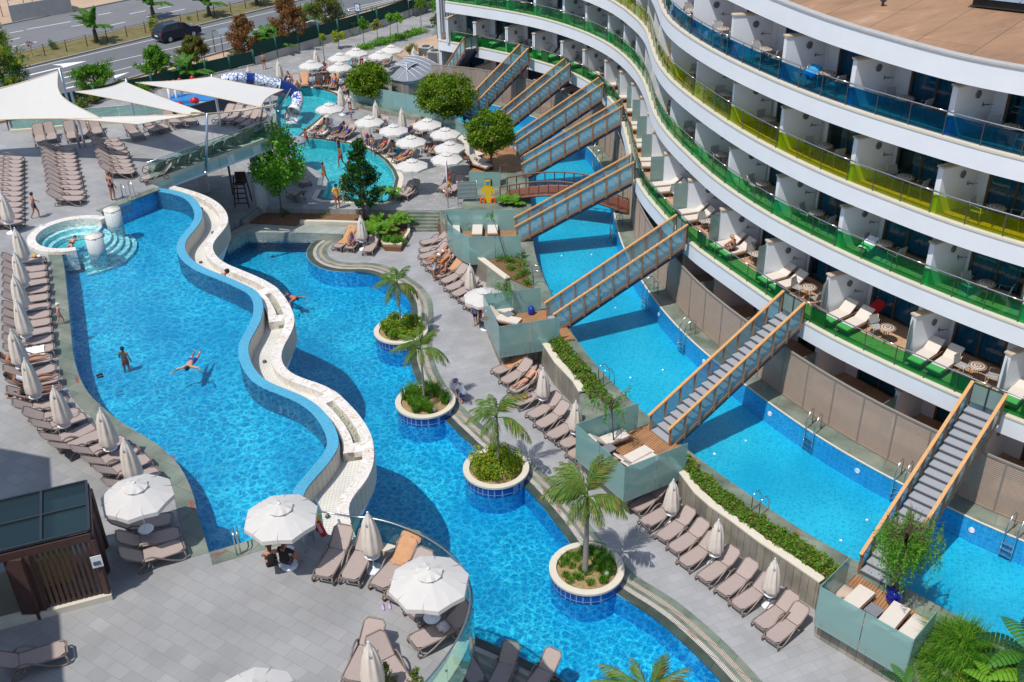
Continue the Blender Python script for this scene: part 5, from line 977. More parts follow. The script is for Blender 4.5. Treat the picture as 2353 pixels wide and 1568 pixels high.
quad('road',K,M1,ZG+.004,ASPH); quad('road',M2,FK,ZG+.004,ASPH2)
MB().strip([M1[0],M1[1]],[M2[0],M2[1]],ZG+.1,ZG-.1).build('median_strip',[DGR],kind='structure')
for nm_,L in (('kerb',M1),('kerb',M2),('kerb',K),('kerb',FK)): MB().wall(list(L),ZG-.1,ZG+.13,.22).build(nm_,[KERB],kind='structure')
def stripe(a,b,w_=.13,m_=LINE,z=ZG+.009,ext=0):
    A,B=ln(a,b,ZG,0,ext); MB().strip(off([A,B],w_/2),off([A,B],-w_/2),z).build('road_marking',[m_],kind='structure')
r0=lambda *L: [(x/4,y/4) for x,y in L]
for a,b in (r0((230,640),(2600,88)),r0((580,670),(2700,195)),r0((600,770),(2600,260))): stripe(a,b,.14,ext=60)
for a,b in (r0((245,272),(650,200)),r0((90,305),(215,283)),r0((900,140),(1020,118)),r0((1190,130),(1340,100)),r0((1450,82),(1570,60)),r0((0,390),(185,350)),r0((655,245),(760,228)),r0((920,255),(1150,205)),r0((1350,158),(1700,85)),r0((90,437),(340,385))): stripe(a,b,.14,LINEW)
for sh,hd in ((((270,692),(560,622)),((478,597),(800,563),(580,626),(560,605))),(((590,717),(770,673)),((750,658),(990,615),(815,676),(800,660))),(((605,815),(1030,716)),((980,712),(1190,665),(1060,722),(1040,705)))):
    a,b=r0(*sh); stripe(a,b,.28,LINEW,ZG+.010); MB().poly([V2(G(x/4,y/4,ZG)) for x,y in hd],ZG+.013,None).build('road_arrow',[LINEW],kind='structure')
# posts and wires on the median
PB_=[(52.5,142),(104,129),(154,119),(201,107),(247.5,96),(292.5,86),(335,76),(375,66),(417,57.5),(456,48),(494,38),(531,30),(565,20),(600,12),(635,4)]
for i,p in enumerate(PB_): v=G(*p,ZG+.1); MB().tube([(0,0,0),(0,0,1.15)],.045,6).build('fence_post',[mat('rusty_post',(.1,.07,.05),.8,var=.2)],None,'thin dark post on the road median, %s from the left'%ORD[i],'post','posts on the road median',loc=v)
wv=[G(*p,ZG+.1) for p in PB_]; t=thing('wire_fence','thin wires strung between the median posts','wire')
for h in (.5,.85,1.08): MB().tube([v+Vector((0,0,h)) for v in wv],.008,3).build('wire',[DSTEEL],t)
FC=frond_mesh(2.5,.55,.5,[LG1,PLM],34,rise=.6,hang=.25,width=.06)
for D,h,l in (((222,96),1.2,'short thick trunked palm on the median left of the car'),((352,38),1.0,'palm at the top edge behind the clipped bush'),((481,36),.9,'low palm on the median right of the car'),((590,10),.6,'low palm at the top edge near the brown pine')): palm(l,tuple(G(*D,ZG+.1)),h,26,FC,.24,elev=(.1,1.5),trm=BARK,group='palms on the road median')
bush('clipped_bush','clipped cylindrical pale bush beside the car',(356,70),ZG+.1,.55,1.5,[LG2,LG5,LG3],900,.12); bush('shrub','small dark shrub on the median at the left',(124,113),ZG+.1,.5,.9,[LG1,LG4],420,.12); bush('shrub','tiny bush on the median between palm and car',(435,47),ZG+.1,.3,.5,[LG1,LG5],160,.1)
tree('bare_sapling','spindly pinkish sapling on the median at the left',(76,130),ZG+.1,1.3,.45,.4,[LDRY,LPK],260,.08,.8,5,r0=.02)
for i,D in enumerate(((610,118),(632,112),(645,120),(435,185),(700,60),(1105,1000))[:5]): palm('spiky low palm near the green fence, %s from the left'%ORD[(1,2,3,0,4)[i]],tuple(G(*D,ZG)),.3,14,FC,.12,elev=(.2,1.3),trm=BARK,group='low palms near the fence')
# car
NAVYP=mat('dark_blue_paint',(.012,.022,.045),.25,.3,var=.05,spec=.6); CGL=mat('car_glass',(.01,.013,.018),.08,var=.02,spec=.8); TYRE=mat('tyre',(.02,.02,.02),.8)
def car(P,rz):
    t=thing('parked_car' if 0 else 'car','dark blue estate car driving along the near carriageway','car',P,rz)
    prof=[(-2.28,.45),(-2.3,.75),(-2.22,1.05),(-2.05,1.1),(-1.75,1.55),(-1.4,1.66),(.2,1.66),(.55,1.58),(1.15,1.12),(1.95,1.0),(2.25,.85),(2.3,.5),(2.2,.3),(-2.2,.3)]
    mb=MB(); n=len(prof); W=lambda z:.9-max(0,z-1.05)*.32
    vs=[(x,-W(z),z) for x,z in prof]+[(x,W(z),z) for x,z in prof]; mb.add(vs,[tuple(range(n))[::-1],tuple(range(n,2*n))]+[(i,(i+1)%n,n+(i+1)%n,n+i) for i in range(n)]); b=mb.build('body',[NAVYP],t)
    for s in (-1,1):
        y=lambda z:s*(W(z)+.006); f=lambda L:MB().add([(x,y(z),z) for x,z in L],[tuple(range(len(L)))[::s]])
        f([(-1.95,1.14),(-1.62,1.54),(-1.2,1.58),(-1.2,1.14)]).build('side_window',[CGL],t); f([(-1.14,1.14),(-1.14,1.58),(-.1,1.58),(-.1,1.14)]).build('side_window',[CGL],t); f([(-.04,1.14),(-.04,1.58),(.35,1.55),(.9,1.14)]).build('side_window',[CGL],t)
        for x in (-1.38,1.32):
            w_=MB(); cylp(w_,(x,s*.72,.34),(0,s,0),.34,.2,n=18); w=w_.build('wheel',[TYRE],t); w_=MB(); cylp(w_,(x,s*.915,.34),(0,s,0),.21,.015,n=12); w_.build('rim',[STEEL],w)
        MB().box((-2.26,s*.72,.98),(.08,.3,.16)).build('tail_light',[mat('tail_red',(.4,.01,.01),.3)],t); MB().box((2.22,s*.68,.82),(.1,.34,.14)).build('headlight',[mat('lamp_glass',(.6,.65,.7),.1)],t); MB().bar((-1.4,s*.55,1.7),(.2,s*.55,1.7),.05,.04).build('roof_rail',[DSTEEL],t)
    MB().add([(-2.08,-.7,1.13),(-2.08,.7,1.13),(-1.78,.62,1.53),(-1.78,-.62,1.53)],[(0,1,2,3)]).build('rear_window',[CGL],t); MB().add([(1.1,-.75,1.17),(1.1,.75,1.17),(.62,.68,1.56),(.62,-.68,1.56)],[(0,1,2,3)]).build('windscreen',[CGL],t)
    MB().box((-2.31,0,.72),(.02,.5,.12)).build('number_plate',[LINEW],t); return t
a=G(396,97,ZG);b=G(440,86,ZG); d=(b-a).normalized(); nn=Vector((-d.y,d.x,0)); c=(a+b)/2+nn*.72; car((c.x,c.y,ZG+.005),math.atan2(d.y,d.x))
# green mesh fence on its concrete wall
GMESH=mat('green_windbreak',(.008,.05,.04),.85,var=.2,scale=4); GF=[V2(p) for p in FENCE]
gf=thing('mesh_fence','dark green windbreak fence on a concrete wall between the road and the pools','fence')
MB().wall(GF[:9],ZG-.3,ZG+.75,.2).build('concrete_wall',[CONC],gf); MB().wall(GF[8:],ZG-.3,ZG+.15,.2).build('concrete_wall',[CONC],gf)
for i in range(len(GF)-1):
    zz=.75 if i<8 else .15; MB().wall([GF[i],GF[i+1]],ZG+zz,ZG+zz+1.15,.03).build('mesh_panel',[GMESH],gf); MB().tube([B3(GF[i],ZG+.1),B3(GF[i],ZG+zz+1.3)],.12,8).build('post',[mat('green_post',(.01,.08,.06),.6)],gf)
# arched shelters
POLY=mat('polycarbonate',(.2,.24,.3),.25,var=.1)
def shelter(D0,D1,z,wd,h,lab,name='arched_shelter',wall=False,cat='shelter'):
    A=G(*D0,z);B=G(*D1,z); d=(B-A); L=d.length; t=thing(name,lab,cat,A,math.atan2(d.y,d.x)); P=[(-wd/2+wd*k/8,h+.38*math.sin(PI*k/8)*wd/2.2) for k in range(9)]
    MB().add([(0,y,z_) for y,z_ in P]+[(L,y,z_) for y,z_ in P],[(k,k+1,k+10,k+9) for k in range(8)],0,True).build('roof',[POLY],t)
    for i in range(int(L/1.2)+1):
        x=L*i/max(1,int(L/1.2)); MB().tube([(x,y,z_+.03) for y,z_ in P],.03,4).build('rib',[STEEL],t)
        if i%2==0:
            for s in (-1,1): MB().tube([(x,s*wd/2,0),(x,s*wd/2,h)],.04,6).build('post',[DSTEEL],t)
    if wall: MB().box((L/2,-wd/2-.2,h*.4),(L*1.05,.2,h*.8)).build('low_wall',[CONC],t)
shelter((18,45),(150,22),ZG,3.2,2.2,'long arched shelter with a grey wall beyond the far road',wall=True)
shelter((505,128),(540,120),ZG,1.6,2.1,'small arched bus shelter between the pines'); shelter((765,80),(795,70),ZG,1.8,1.9,'small arched shelter behind the oleanders near the blue sign'); shelter((925,40),(965,28),ZG,2.0,1.8,'arched shelter beside the road near the hotel end')
sg=thing('road_sign','blue framed road sign on a post between the pines and oleanders','sign',G(826,62,ZG),R(-18)); MB().tube([(0,0,0),(0,0,2.2)],.04,6).build('post',[DSTEEL],sg); MB().box((0,-.05,1.9),(.62,.04,.9)).build('panel',[mat('sign_blue',(.02,.12,.4),.5)],sg); MB().box((0,-.08,1.93),(.44,.02,.62)).build('symbol_field',[LINEW],sg); MB().bar((-.08,-.1,2.1),(0,-.1,1.85),.05,.02).bar((0,-.1,1.82),(.12,-.1,1.98),.05,.02).build('symbol',[mat('sign_navy',(.02,.03,.1),.5)],sg)
# curved bar with ribbed roof beside the kids pool
pb=thing('pool_bar','low curved pool bar with a ribbed grey arched roof','pool bar')
O=[V2(G(x,y,ZB)) for x,y in ((903,222),(935,228),(965,222),(990,208),(1008,192))]; O=resamp(smooth(O,4),n=17); I_=off(O,2.6)
MB().wall(O,ZB,ZB+1.25,.12).build('curved_wall',[CLAD],pb); MB().wall(off(O,.1),ZB+1.25,ZB+1.5,.3).build('roof_edge',[mat('light_edge',(.5,.5,.5),.5)],pb)
mb=MB(); n=len(O); rows=[off(O,-.2+2.9*k/6) for k in range(7)]; mb.add([(p.x,p.y,ZB+1.5+.75*math.sin(PI*(k/6)*.62+.0)) for k,r_ in enumerate(rows) for p in r_],[(k*n+i,k*n+i+1,(k+1)*n+i+1,(k+1)*n+i) for k in range(6) for i in range(n-1)],0,True); mb.build('roof',[mat('ribbed_roof',(.22,.24,.27),.35,var=.1)],pb)
for i in range(0,n,2): MB().tube([(rows[k][i].x,rows[k][i].y,ZB+1.53+.75*math.sin(PI*(k/6)*.62)) for k in range(7)],.025,4).build('rib',[WPL],pb)
for i,D in enumerate(((980,132),(1000,142))):
    t=thing('air_conditioner','grey outdoor air conditioner unit on bare ground, %s one'%('farther','nearer')[i],'air conditioner',G(*D,ZB),R(-20),'air conditioner units'); MB().box((0,0,.5),(1.1,1.0,1.0)).build('casing',[mat('ac_grey',(.42,.43,.4),.5)],t); MB().lathe([(.36,1.0),(.38,1.05),(.3,1.06)],18).build('fan',[DSTEEL],t)
    for k in range(9): MB().box((0,-.51,.1+k*.1),(.95,.03,.03)).build('grille',[DSTEEL],t)
pslab('bare_earth',[(900,120),(950,98),(1004,80),(1012,145),(960,150)],ZB+.02,.5,SAND)
# ================= rails, sails, slides, small things =================
RG=glass('rail_glass',(.70,.90,.86),.05,.02,(.3,.5,.45))
tr=thing('glass_balustrade','curved glass balustrade with steel handrail around the lower end of the upper terrace','balustrade')
TEi=TE[3:]
MB().tube([B3(p,ZU+1.08) for p in off(TEi,-.02)],.032,8).build('handrail',[STEEL],tr)
MB().strip(off(TEi,-.0),off(TEi,-.36),ZU+.16,ZU-.0).build('kerb',[CREAM],tr)
pn=resamp(TEi,1.45)
for i in range(len(pn)-1):
    a,b=pn[i],pn[i+1]; d=(b-a).normalized()*.01; s=Vector((-(b-a).y,(b-a).x)).normalized()*.06
    k0=near(TEi,a);k1=near(TEi,b); sg_=off(TEi,.05)[k0:k1+1]
    if len(sg_)>1: MB().wall(sg_,ZU-.55,ZU+1.12,.014).build('glass_panel',[RG],tr)
    cylp(m_:=MB(),B3(a+s*.8,ZU+.75),(s.x,s.y,0),.035,.05,n=8); m_.build('clamp',[STEEL],tr)
m_=MB(); a=G(*q(1,3,[(600,0)])[0],ZU+1.05); b=G(*q(1,2,[(530,1410)])[0],ZU+1.05); m_.tube([B3(TEi[0],ZU+1.08),a,b],.03,8).build('handrail_return',[STEEL],tr); MB().wall([V2(a),V2(b)],ZU,ZU+1.05,.014).build('glass_panel',[RG],tr)
tr2=thing('glass_balustrade','straight glass balustrade on a cream kerb above the lower level passage','balustrade')
RL2=[V2(p) for p in GL([(348,423),(410,400),(470,378),(530,356),(588,335),(622,322),(636,275)],ZU)]
MB().strip(off(RL2,-.02),off(RL2,.32),ZU+.22,ZU).build('kerb',[CREAM],tr2); MB().tube([B3(p,ZU+1.25) for p in off(RL2,.06)],.025,6).build('handrail',[STEEL],tr2)
r_=resamp(RL2,1.4)
for a,b in zip(r_,r_[1:]): MB().wall([a.lerp(b,.01),a.lerp(b,.99)],ZU-.5,ZU+1.2,.014).build('glass_panel',[RG],tr2)
tr3=thing('glass_wall','rear glass wall on a cream kerb behind the upright loungers','glass wall')
RW=[V2(p) for p in GL([(27,306),(110,300),(208,288),(290,281),(400,274)],ZU)]; MB().strip(off(RW,-.2),off(RW,.2),ZU+.25,ZU).build('kerb',[CREAM],tr3)
r_=resamp(RW,1.6)
for a,b in zip(r_,r_[1:]): MB().wall([a.lerp(b,.01),a.lerp(b,.99)],ZU+.25,ZU+1.1,.02).build('glass_panel',[RG],tr3)
MB().tube([B3(p,ZU+1.12) for p in RW],.025,6).build('handrail',[STEEL],tr3)
# columns and dark passage below the terrace
for i,(x,y) in enumerate(((604,474),(380,470),(470,440))): v=G(x,y,ZK); MB().tube([(v.x,v.y,ZK-.6),(v.x,v.y,ZU-.6)],.38,24).build('column',[WHITE],None,'round white column carrying the upper terrace, %s'%('at its right corner','hidden at the pool corner','in the dark passage')[i],'column')
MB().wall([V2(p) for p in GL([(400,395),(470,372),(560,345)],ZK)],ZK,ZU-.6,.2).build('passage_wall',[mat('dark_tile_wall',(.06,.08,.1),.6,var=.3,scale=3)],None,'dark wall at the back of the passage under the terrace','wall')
# frosted fence across the kids level
ff=thing('frosted_fence','long frosted glass fence dividing the kids level from the hotel pool','fence'); FP=[V2(p) for p in GL([(813,240),(870,252),(925,263),(978,275),(1030,306),(1058,325),(1076,345),(1081,392)],ZK)]
r_=resamp(FP,1.4)
for a,b in zip(r_,r_[1:]): MB().wall([a.lerp(b,.005),a.lerp(b,.995)],ZK+.02,ZK+1.75,.02).build('glass_panel',[DECKG],ff)
f2=thing('frosted_fence','short frosted glass fence by the info board in front of the footbridge','fence')
for a,b in (((1079,437),(1114,438)),((1115,438),(1150,438)),((1150,438),(1150,425))): MB().wall([V2(G(*a,ZK)),V2(G(*b,ZK))],ZK+.02,ZK+1.3,.02).build('glass_panel',[DECKG],f2)
pslab('timber_deck',[(1062,318),(1078,345),(1084,396),(1150,396),(1195,392),(1190,345),(1150,322),(1100,300),(1010,270),(985,272)],ZB+.03,.9,WOODD)
# shade sails
SAIL=mat('sail_cloth',(.60,.585,.55),.8,var=.03,scale=1.5,trans=.1); SEDGE=mat('sail_hem',(.55,.45,.33),.8)
def sail(lab,C,sag=.9,edge=.12):
    P=[G(x,y,z) for x,y,z in C]; N=14; t=thing('shade_sail',lab,'shade sail'); ct=(P[0]+P[1]+P[2]+P[3])/4; pts=[]
    for i in range(N+1):
        for j in range(N+1):
            u=i/N;v=j/N; p=P[0]*(1-u)*(1-v)+P[1]*u*(1-v)+P[2]*u*v+P[3]*(1-u)*v
            # scallop the edges towards the middle
            e=(4*u*(1-u))*(abs(2*v-1)**3)+(4*v*(1-v))*(abs(2*u-1)**3); p=p+(ct-p)*edge*e; pts.append(p)
    MB().add(pts,[(i*(N+1)+j,i*(N+1)+j+1,(i+1)*(N+1)+j+1,(i+1)*(N+1)+j) for i in range(N) for j in range(N)],0,True).build('cloth',[SAIL],t)
    B_=[pts[j] for j in range(N+1)]+[pts[i*(N+1)+N] for i in range(1,N+1)]+[pts[N*(N+1)+j] for j in range(N-1,-1,-1)]+[pts[i*(N+1)] for i in range(N-1,0,-1)]
    MB().tube(B_,.035,4,closed=True).build('hem',[SEDGE],t); return t
sail('largest cream shade sail with a high peak at the left edge',[(134,163,10.6),(236,273,8.6),(-260,300,7.6),(-110,218,9.6)],edge=.22)
sail('tan shaded lower edge of the big sail reaching to the mast',[(120,272,8.5),(236,270,8.6),(470,262,9.2),(318,286,8.5)],edge=.1)
sail('narrow middle cream shade sail pointing to the steel mast',[(172,211,9.2),(285,188,9.2),(470,260,9.2),(440,266,9.1)],edge=.12)
sail('right cream shade sail running from the road side to the slide',[(312,190,9.0),(485,177,9.0),(652,207,8.6),(600,247,8.4)],edge=.1)
sail('thin fourth cream sail below the right one',[(470,262,9.2),(560,255,8.6),(640,240,8.4),(420,272,8.4)],edge=.1)
def mast(lab,base,z,tipD,zt,r=.07):
    a=G(*base,z);b=G(*tipD,zt); t=thing('sail_mast',lab,'mast',a); MB().tube([(0,0,0),(b-a)*.5,b-a],[r*1.1,r*1.2,r*.7],10).build('mast',[STEEL],t); MB().lathe([(.16,0),(.16,.03)],12).build('foot_plate',[STEEL],t)
    for e in ((1.6,.4),(1.2,-.9)): MB().tube([b-a,Vector((e[0],e[1],.1))],.008,3).build('cable',[DSTEEL],t)
mast('tall leaning steel mast at the glass rail holding three sails',(473,395),ZU,(476,260),9.25); mast('leaning dark mast by the slide holding the right sail',(594,300),ZU,(606,240),8.6,.06); mast('slim mast leaning over the kids pool',(640,255),ZK,(668,204),5.0,.05)
for i,(x,y,z) in enumerate(((137,160,10.6),(290,185,9.2),(487,175,9.0),(163,211,9.2))): v=G(x,y,z); MB().tube([(v.x,v.y+.3,.9),(v.x,v.y,z+.1)],.08,8).build('sail_post',[STEEL],None,'steel post behind the peak of a shade sail, %s from the left'%ORD[(0,2,3,1)[i]],'post')
# dragon water slide
m,n,l,b=nm('slide_web'); tc=n.new('ShaderNodeTexCoord'); v=n.new('ShaderNodeTexVoronoi'); v.feature='DISTANCE_TO_EDGE'; v.inputs['Scale'].default_value=3.4; l.new(tc.outputs['Object'],v.inputs[0]); c=n.new('ShaderNodeValToRGB'); c.color_ramp.elements[0].position=.05; c.color_ramp.elements[0].color=(.01,.06,.35,1); c.color_ramp.elements[1].position=.09; c.color_ramp.elements[1].color=(.75,.78,.82,1); l.new(v.outputs[0],c.inputs[0]); l.new(c.outputs[0],b.inputs[0]); b.inputs['Roughness'].default_value=.25; WEB=m
SBL=mat('slide_blue',(.005,.03,.2),.25,spec=.6); SWH=mat('slide_white',(.75,.76,.78),.25,spec=.5); SPK=mat('slide_pink',(.6,.18,.25),.3)
sl_=thing('water_slide','blue and white patterned tube slide ending in the kids pool','water slide')
SP=[(513,186,3.9),(535,181,4.0),(565,181,3.8),(590,184,3.6),(615,190,3.3),(640,196,3.0),(660,202,2.7),(676,212,2.3),(684,226,1.9),(683,240,1.6),(677,253,1.35)]
pts=[G(*p) for p in SP]; ptc=[]
for i in range(len(pts)-1):
    for j in range(3):
        u=j/3; p0=pts[max(i-1,0)];p1=pts[i];p2=pts[i+1];p3=pts[min(i+2,len(pts)-1)]; ptc.append(.5*((2*p1)+(p2-p0)*u+(2*p0-5*p1+4*p2-p3)*u*u+(3*p1-p0-3*p2+p3)*u**3))
ptc.append(pts[-1])
for a,b_,mm in ((0,6,WEB),(6,8,SBL),(8,15,WEB),(15,22,SBL),(22,31,WEB)): MB().tube(ptc[a:b_+1],.47,14,cap=False).build('tube_section',[mm],sl_)
for k in (6,8,15,22): MB().tube([ptc[k]-(ptc[k+1]-ptc[k])*.12,ptc[k]+(ptc[k+1]-ptc[k])*.12],.52,14).build('joint_ring',[SBL if k!=15 else SWH],sl_)
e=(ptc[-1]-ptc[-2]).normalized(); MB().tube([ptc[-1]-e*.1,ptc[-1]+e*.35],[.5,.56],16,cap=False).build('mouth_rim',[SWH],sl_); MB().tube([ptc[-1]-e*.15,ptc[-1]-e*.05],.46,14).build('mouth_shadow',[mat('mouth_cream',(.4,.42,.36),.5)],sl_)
MB().box(ptc[-1]+e*.75+Vector((0,0,-.42)),(.9,.9,.1)).build('splash_lip',[SWH],sl_)
for k in (4,12,20): p=ptc[k]; MB().tube([(p.x,p.y,ZK-.5),(p.x,p.y,p.z)],.07,8).build('support',[WPL],sl_)
pk=thing('pink_slide','pink open slide beside the patterned tube','slide'); L=[G(535,190,3.0),G(560,200,2.6),G(600,205,2.2),G(640,214,1.6),G(650,218,1.3)]; MB().strip(off(L,.35),off(L,-.35),2.2,1.9).build('support_wall',[SPK],pk); MB().tube(L,.3,8).build('chute',[SPK],pk)
# splash playground mostly below the sails
ply=thing('splash_playground','colourful splash playground with small slides seen between the shade sails','playground',(0,0,0))
RED=mat('play_red',(.5,.015,.015),.35); YEL=mat('play_cream',(.66,.66,.36),.35); PBL=mat('play_blue',(.03,.2,.5),.35)
v=G(455,245,ZK); MB().box((v.x,v.y,ZK+.5),(4.2,1.8,.6)).build('platform',[PBL],ply)
for i,(x,y,mm) in enumerate(((436,240,PBL),(470,235,YEL),(485,232,PBL),(505,243,YEL))): a=G(x,y,ZK+2.2);b_=G(x+14,y+14,ZK+.6); MB().bar(a,b_,.8,.12).build('chute',[mm],ply)
for i,(x,y) in enumerate(((395,248),(410,246),(423,242),(452,236))): w_=G(x,y,ZK); MB().tube([(w_.x,w_.y,ZK),(w_.x,w_.y,ZK+1.9)],.12,8).build('post',[SWH],ply); MB().lathe([(.2,0),(.2,.25),(0,.4)],10,(w_.x,w_.y,ZK+1.9)).build('post_cap',[RED],ply)
for i,(x,y) in enumerate(((412,243),(447,232),(430,250))): w_=G(x,y,ZK+1.4); MB().lathe([(0,-.3),(.35,-.1),(.35,.15),(0,.35)],12,w_).build('bucket',[RED],ply)
mu=thing('water_mushroom','grey round water mushroom canopy over the kids pool behind the young tree','water mushroom',G(678,372,ZK)); MB().tube([(0,0,-.6),(0,0,1.6)],.12,10).build('stem',[WPL],mu); MB().lathe([(1.0,1.5),(.98,1.6),(.6,1.72),(0,1.78)],28).build('cap',[mat('mushroom_grey',(.28,.3,.34),.5)],mu)
# pergola kiosk bottom left
KB=mat('kiosk_brown',(.07,.035,.03),.6,var=.25,scale=5); KG=glass('kiosk_roof_glass',(.22,.33,.36),.35,.03,(.04,.075,.085)); KS=mat('kiosk_steel',(.05,.06,.075),.4,.5)
ki=thing('kiosk','brown slatted kiosk with a dark glass roof at the left edge','kiosk')
zr_=ZU+2.6; A_=V2(G(199,1109,zr_)); B_=V2(G(205,1221,zr_)); u=(A_-B_); w_=V2(G(-40,1300,zr_))-B_; w_=(w_-u*(w_.dot(u)/u.dot(u))); w_.normalize(); C_=B_+w_*6.5; D_=A_+w_*6.5
MB().poly([A_,B_,C_,D_],zr_+.03,zr_).build('glass_roof',[KG],ki)
for i in range(6): p=A_.lerp(D_,i/5*.98);p2=B_.lerp(C_,i/5*.98); MB().bar(B3(p,zr_+.06),B3(p2,zr_+.06),.07,.07).build('roof_bar',[KS],ki)
for a,b_ in ((A_,D_),(B_,C_),(A_.lerp(B_,.5),D_.lerp(C_,.5))): MB().bar(B3(a,zr_+.06),B3(b_,zr_+.06),.06,.06).build('roof_bar',[KS],ki)
for a,b_ in ((A_,B_),(B_,C_),(A_,D_)): MB().bar(B3(a,zr_-.18),B3(b_,zr_-.18),.12,.26).build('beam',[KB],ki)
for a in (A_,B_,A_.lerp(B_,.5),B_+w_*1.75,C_,D_): MB().bar(B3(a,ZU),B3(a,zr_-.3),.16,.16).build('post',[KB],ki)
MB().bar(B3(B_+w_*2.1,ZU),B3(B_+w_*2.1,zr_-.3),.5,.2).build('post',[KB],ki)
for i in range(11): p=B_+w_*(.18+i*.145); MB().bar(B3(p,ZU+.25),B3(p,zr_-.3),.05,.09,up=(w_.x,w_.y,0)).build('slat',[KB],ki)
n_=26
for i in range(n_): zz=ZU+.25+i*(2.05/n_); MB().bar(B3(B_.lerp(A_,.04),zz),B3(B_.lerp(A_,.96),zz),.05,.035).build('side_slat',[KB],ki)
MB().bar(B3(B_-w_*.1,ZU+.11),B3(B_+w_*7,ZU+.11),.3,.22).build('kerb',[CREAM],ki); MB().poly([A_+w_*.4,B_+w_*.4,C_,D_],ZU+.02,None).build('floor',[mat('kiosk_floor',(.25,.2,.13),.8)],ki)
MB().bar(B3(A_+w_*.9-u*.35,ZU+.6),B3(A_+w_*2.2-u*.35,ZU+.6),.9,1.1).build('counter',[mat('yellow_panel',(.5,.42,.1),.6)],ki)
v=B_; MB().box((v.x+.02,v.y-.12,ZU+1.55),(.3,.02,.42),math.atan2(w_.y,w_.x)).build('notice',[LINEW],ki); MB().box((v.x+.02,v.y-.135,ZU+1.5),(.2,.02,.14),math.atan2(w_.y,w_.x)).build('notice_print',[mat('print_blue',(.08,.14,.2),.6)],ki)
# the wing of the hotel the photograph was taken from: stands left of and behind the camera, casts the big shadow
hb=thing('hotel_wing','white hotel wing left of the terrace whose shadow falls on the paving','building'); H_=13.0; cn=V2(G(115,1052,ZU))+V2(SUN)*(H_/SUN.z)
e1=(V2(G(137,1401,ZU))-V2(G(115,1052,ZU))).normalized(); e2=(V2(G(0,1030,ZU))-V2(G(115,1052,ZU))).normalized()
MB().poly([cn,cn+e1*24,cn+e1*24+e2*14,cn+e2*14],ZU+H_,-2).build('wall',[WHITE],hb)
for k in range(4):
    for i in range(6): p=cn+e1*(2.5+i*3.6); MB().bar(B3(p,ZU+1.6+k*3.1),B3(p+e1*2,ZU+1.6+k*3.1),.06,1.8).build('window',[CGL],hb)
# ladders
def ladder(a,b_,wt,z,lab,dz=1.0):
    A=G(*a,z);B=G(*b_,z);W_=G(*wt,z); d=(W_-(A+B)/2); d.z=0; d.normalize(); t=thing('pool_ladder',lab,'pool ladder')
    for p in (A,B): MB().tube([p,p+Vector((0,0,.72)),p+d*.12+Vector((0,0,.84)),p+d*.4+Vector((0,0,.8)),p+d*.62+Vector((0,0,.4)),p+d*.66+Vector((0,0,-.1)),p+d*.66+Vector((0,0,-dz))],.024,7).build('rail',[STEEL],t)
    for k in range(3): MB().bar(A+d*.66+Vector((0,0,-.3-k*.26)),B+d*.66+Vector((0,0,-.3-k*.26)),.08,.03).build('rung',[STEEL],t)
LD=[((283,455),(300,447),(308,462),ZU,'steel ladder at the top end of the upper pool'),((554,1275),(545,1277),(546,1240),ZU,'steel ladder at the lower end of the upper pool'),((1223,640),(1226,653),(1245,648),ZB,'ladder on the deck side of the long pool, second from the far end'),((1375,876),(1386,887),(1400,874),ZB,'ladder on the deck side by the middle planter bed'),((1726,1174),(1743,1188),(1755,1165),ZB,'ladder on the deck side by the long near bed'),((1430,521),(1424,509),(1405,520),ZB,'ladder on the hotel side just before the footbridge'),((1511,677),(1502,666),(1484,676),ZB,'ladder on the hotel side beyond the second nearest stairs, farther one'),((1597,769),(1586,760),(1568,770),ZB,'ladder on the hotel side beside the second nearest stairs'),((1866,972),(1885,985),(1858,996),ZB,'ladder on the hotel side in the middle of the nearest long stretch'),((2070,1089),(2092,1095),(2060,1115),ZB,'ladder on the hotel side just left of the nearest stairs'),((2328,1214),(2354,1226),(2318,1240),ZB,'ladder on the hotel side at the right edge'),((1384,365),(1376,352),(1362,366),ZB,'ladder on the hotel side in the far stretch')]
for a,b_,wt,z,l in LD: ladder(a,b_,wt,z,l)
# painted depth marks
TXR=mat('red_paint',(.38,.03,.03),.7)
def text(s,a,b_,z,m_=TXR,name='depth_marking',kind='structure',wide=.9,par=None,pts=None):
    cu=bpy.data.curves.new('t','FONT'); cu.body=s; cu.size=1; cu.extrude=0; ob=bpy.data.objects.new('t',cu); scn.collection.objects.link(ob); bpy.context.view_layer.update(); me=bpy.data.meshes.new_from_object(ob); bpy.data.objects.remove(ob)
    xs=[v.co.x for v in me.vertices]; w0=max(xs)-min(xs)
    if pts: A,X,Y=pts
    else:
        A=G(*a,z);B=G(*b_,z); X=(B-A); Y=Vector((-X.y,X.x,0)).normalized()*(X.length/w0)*1.0; X=X/w0
    for v in me.vertices: v.co=A+X*(v.co.x-min(xs))+Y*v.co.y
    me.materials.append(m_); o=bpy.data.objects.new(name,me); scn.collection.objects.link(o)
    if kind: o['kind']=kind
    if par: o.parent=par
    return o
for a,b_,z in (((489,1279),(523,1269),ZU+.02),((432,1150),(441,1174),ZU+.02),((394,1046),(401,1059),ZU+.02),((170,868),(177,881),ZU+.02),((1603,1466),(1583,1450),.014),((1292,1180),(1282,1163),.014),((752,604),(766,608),.014),((1822,1222),(1845,1234),ZB+.01),((2271,1466),(2293,1478),ZB+.01),((1222,1556),(1243,1566),.014),((970,838),(966,830),.014),((954,668),(958,675),.014),((1313,690),(1308,684),ZB+.01)): text('140cm',a,b_,z)
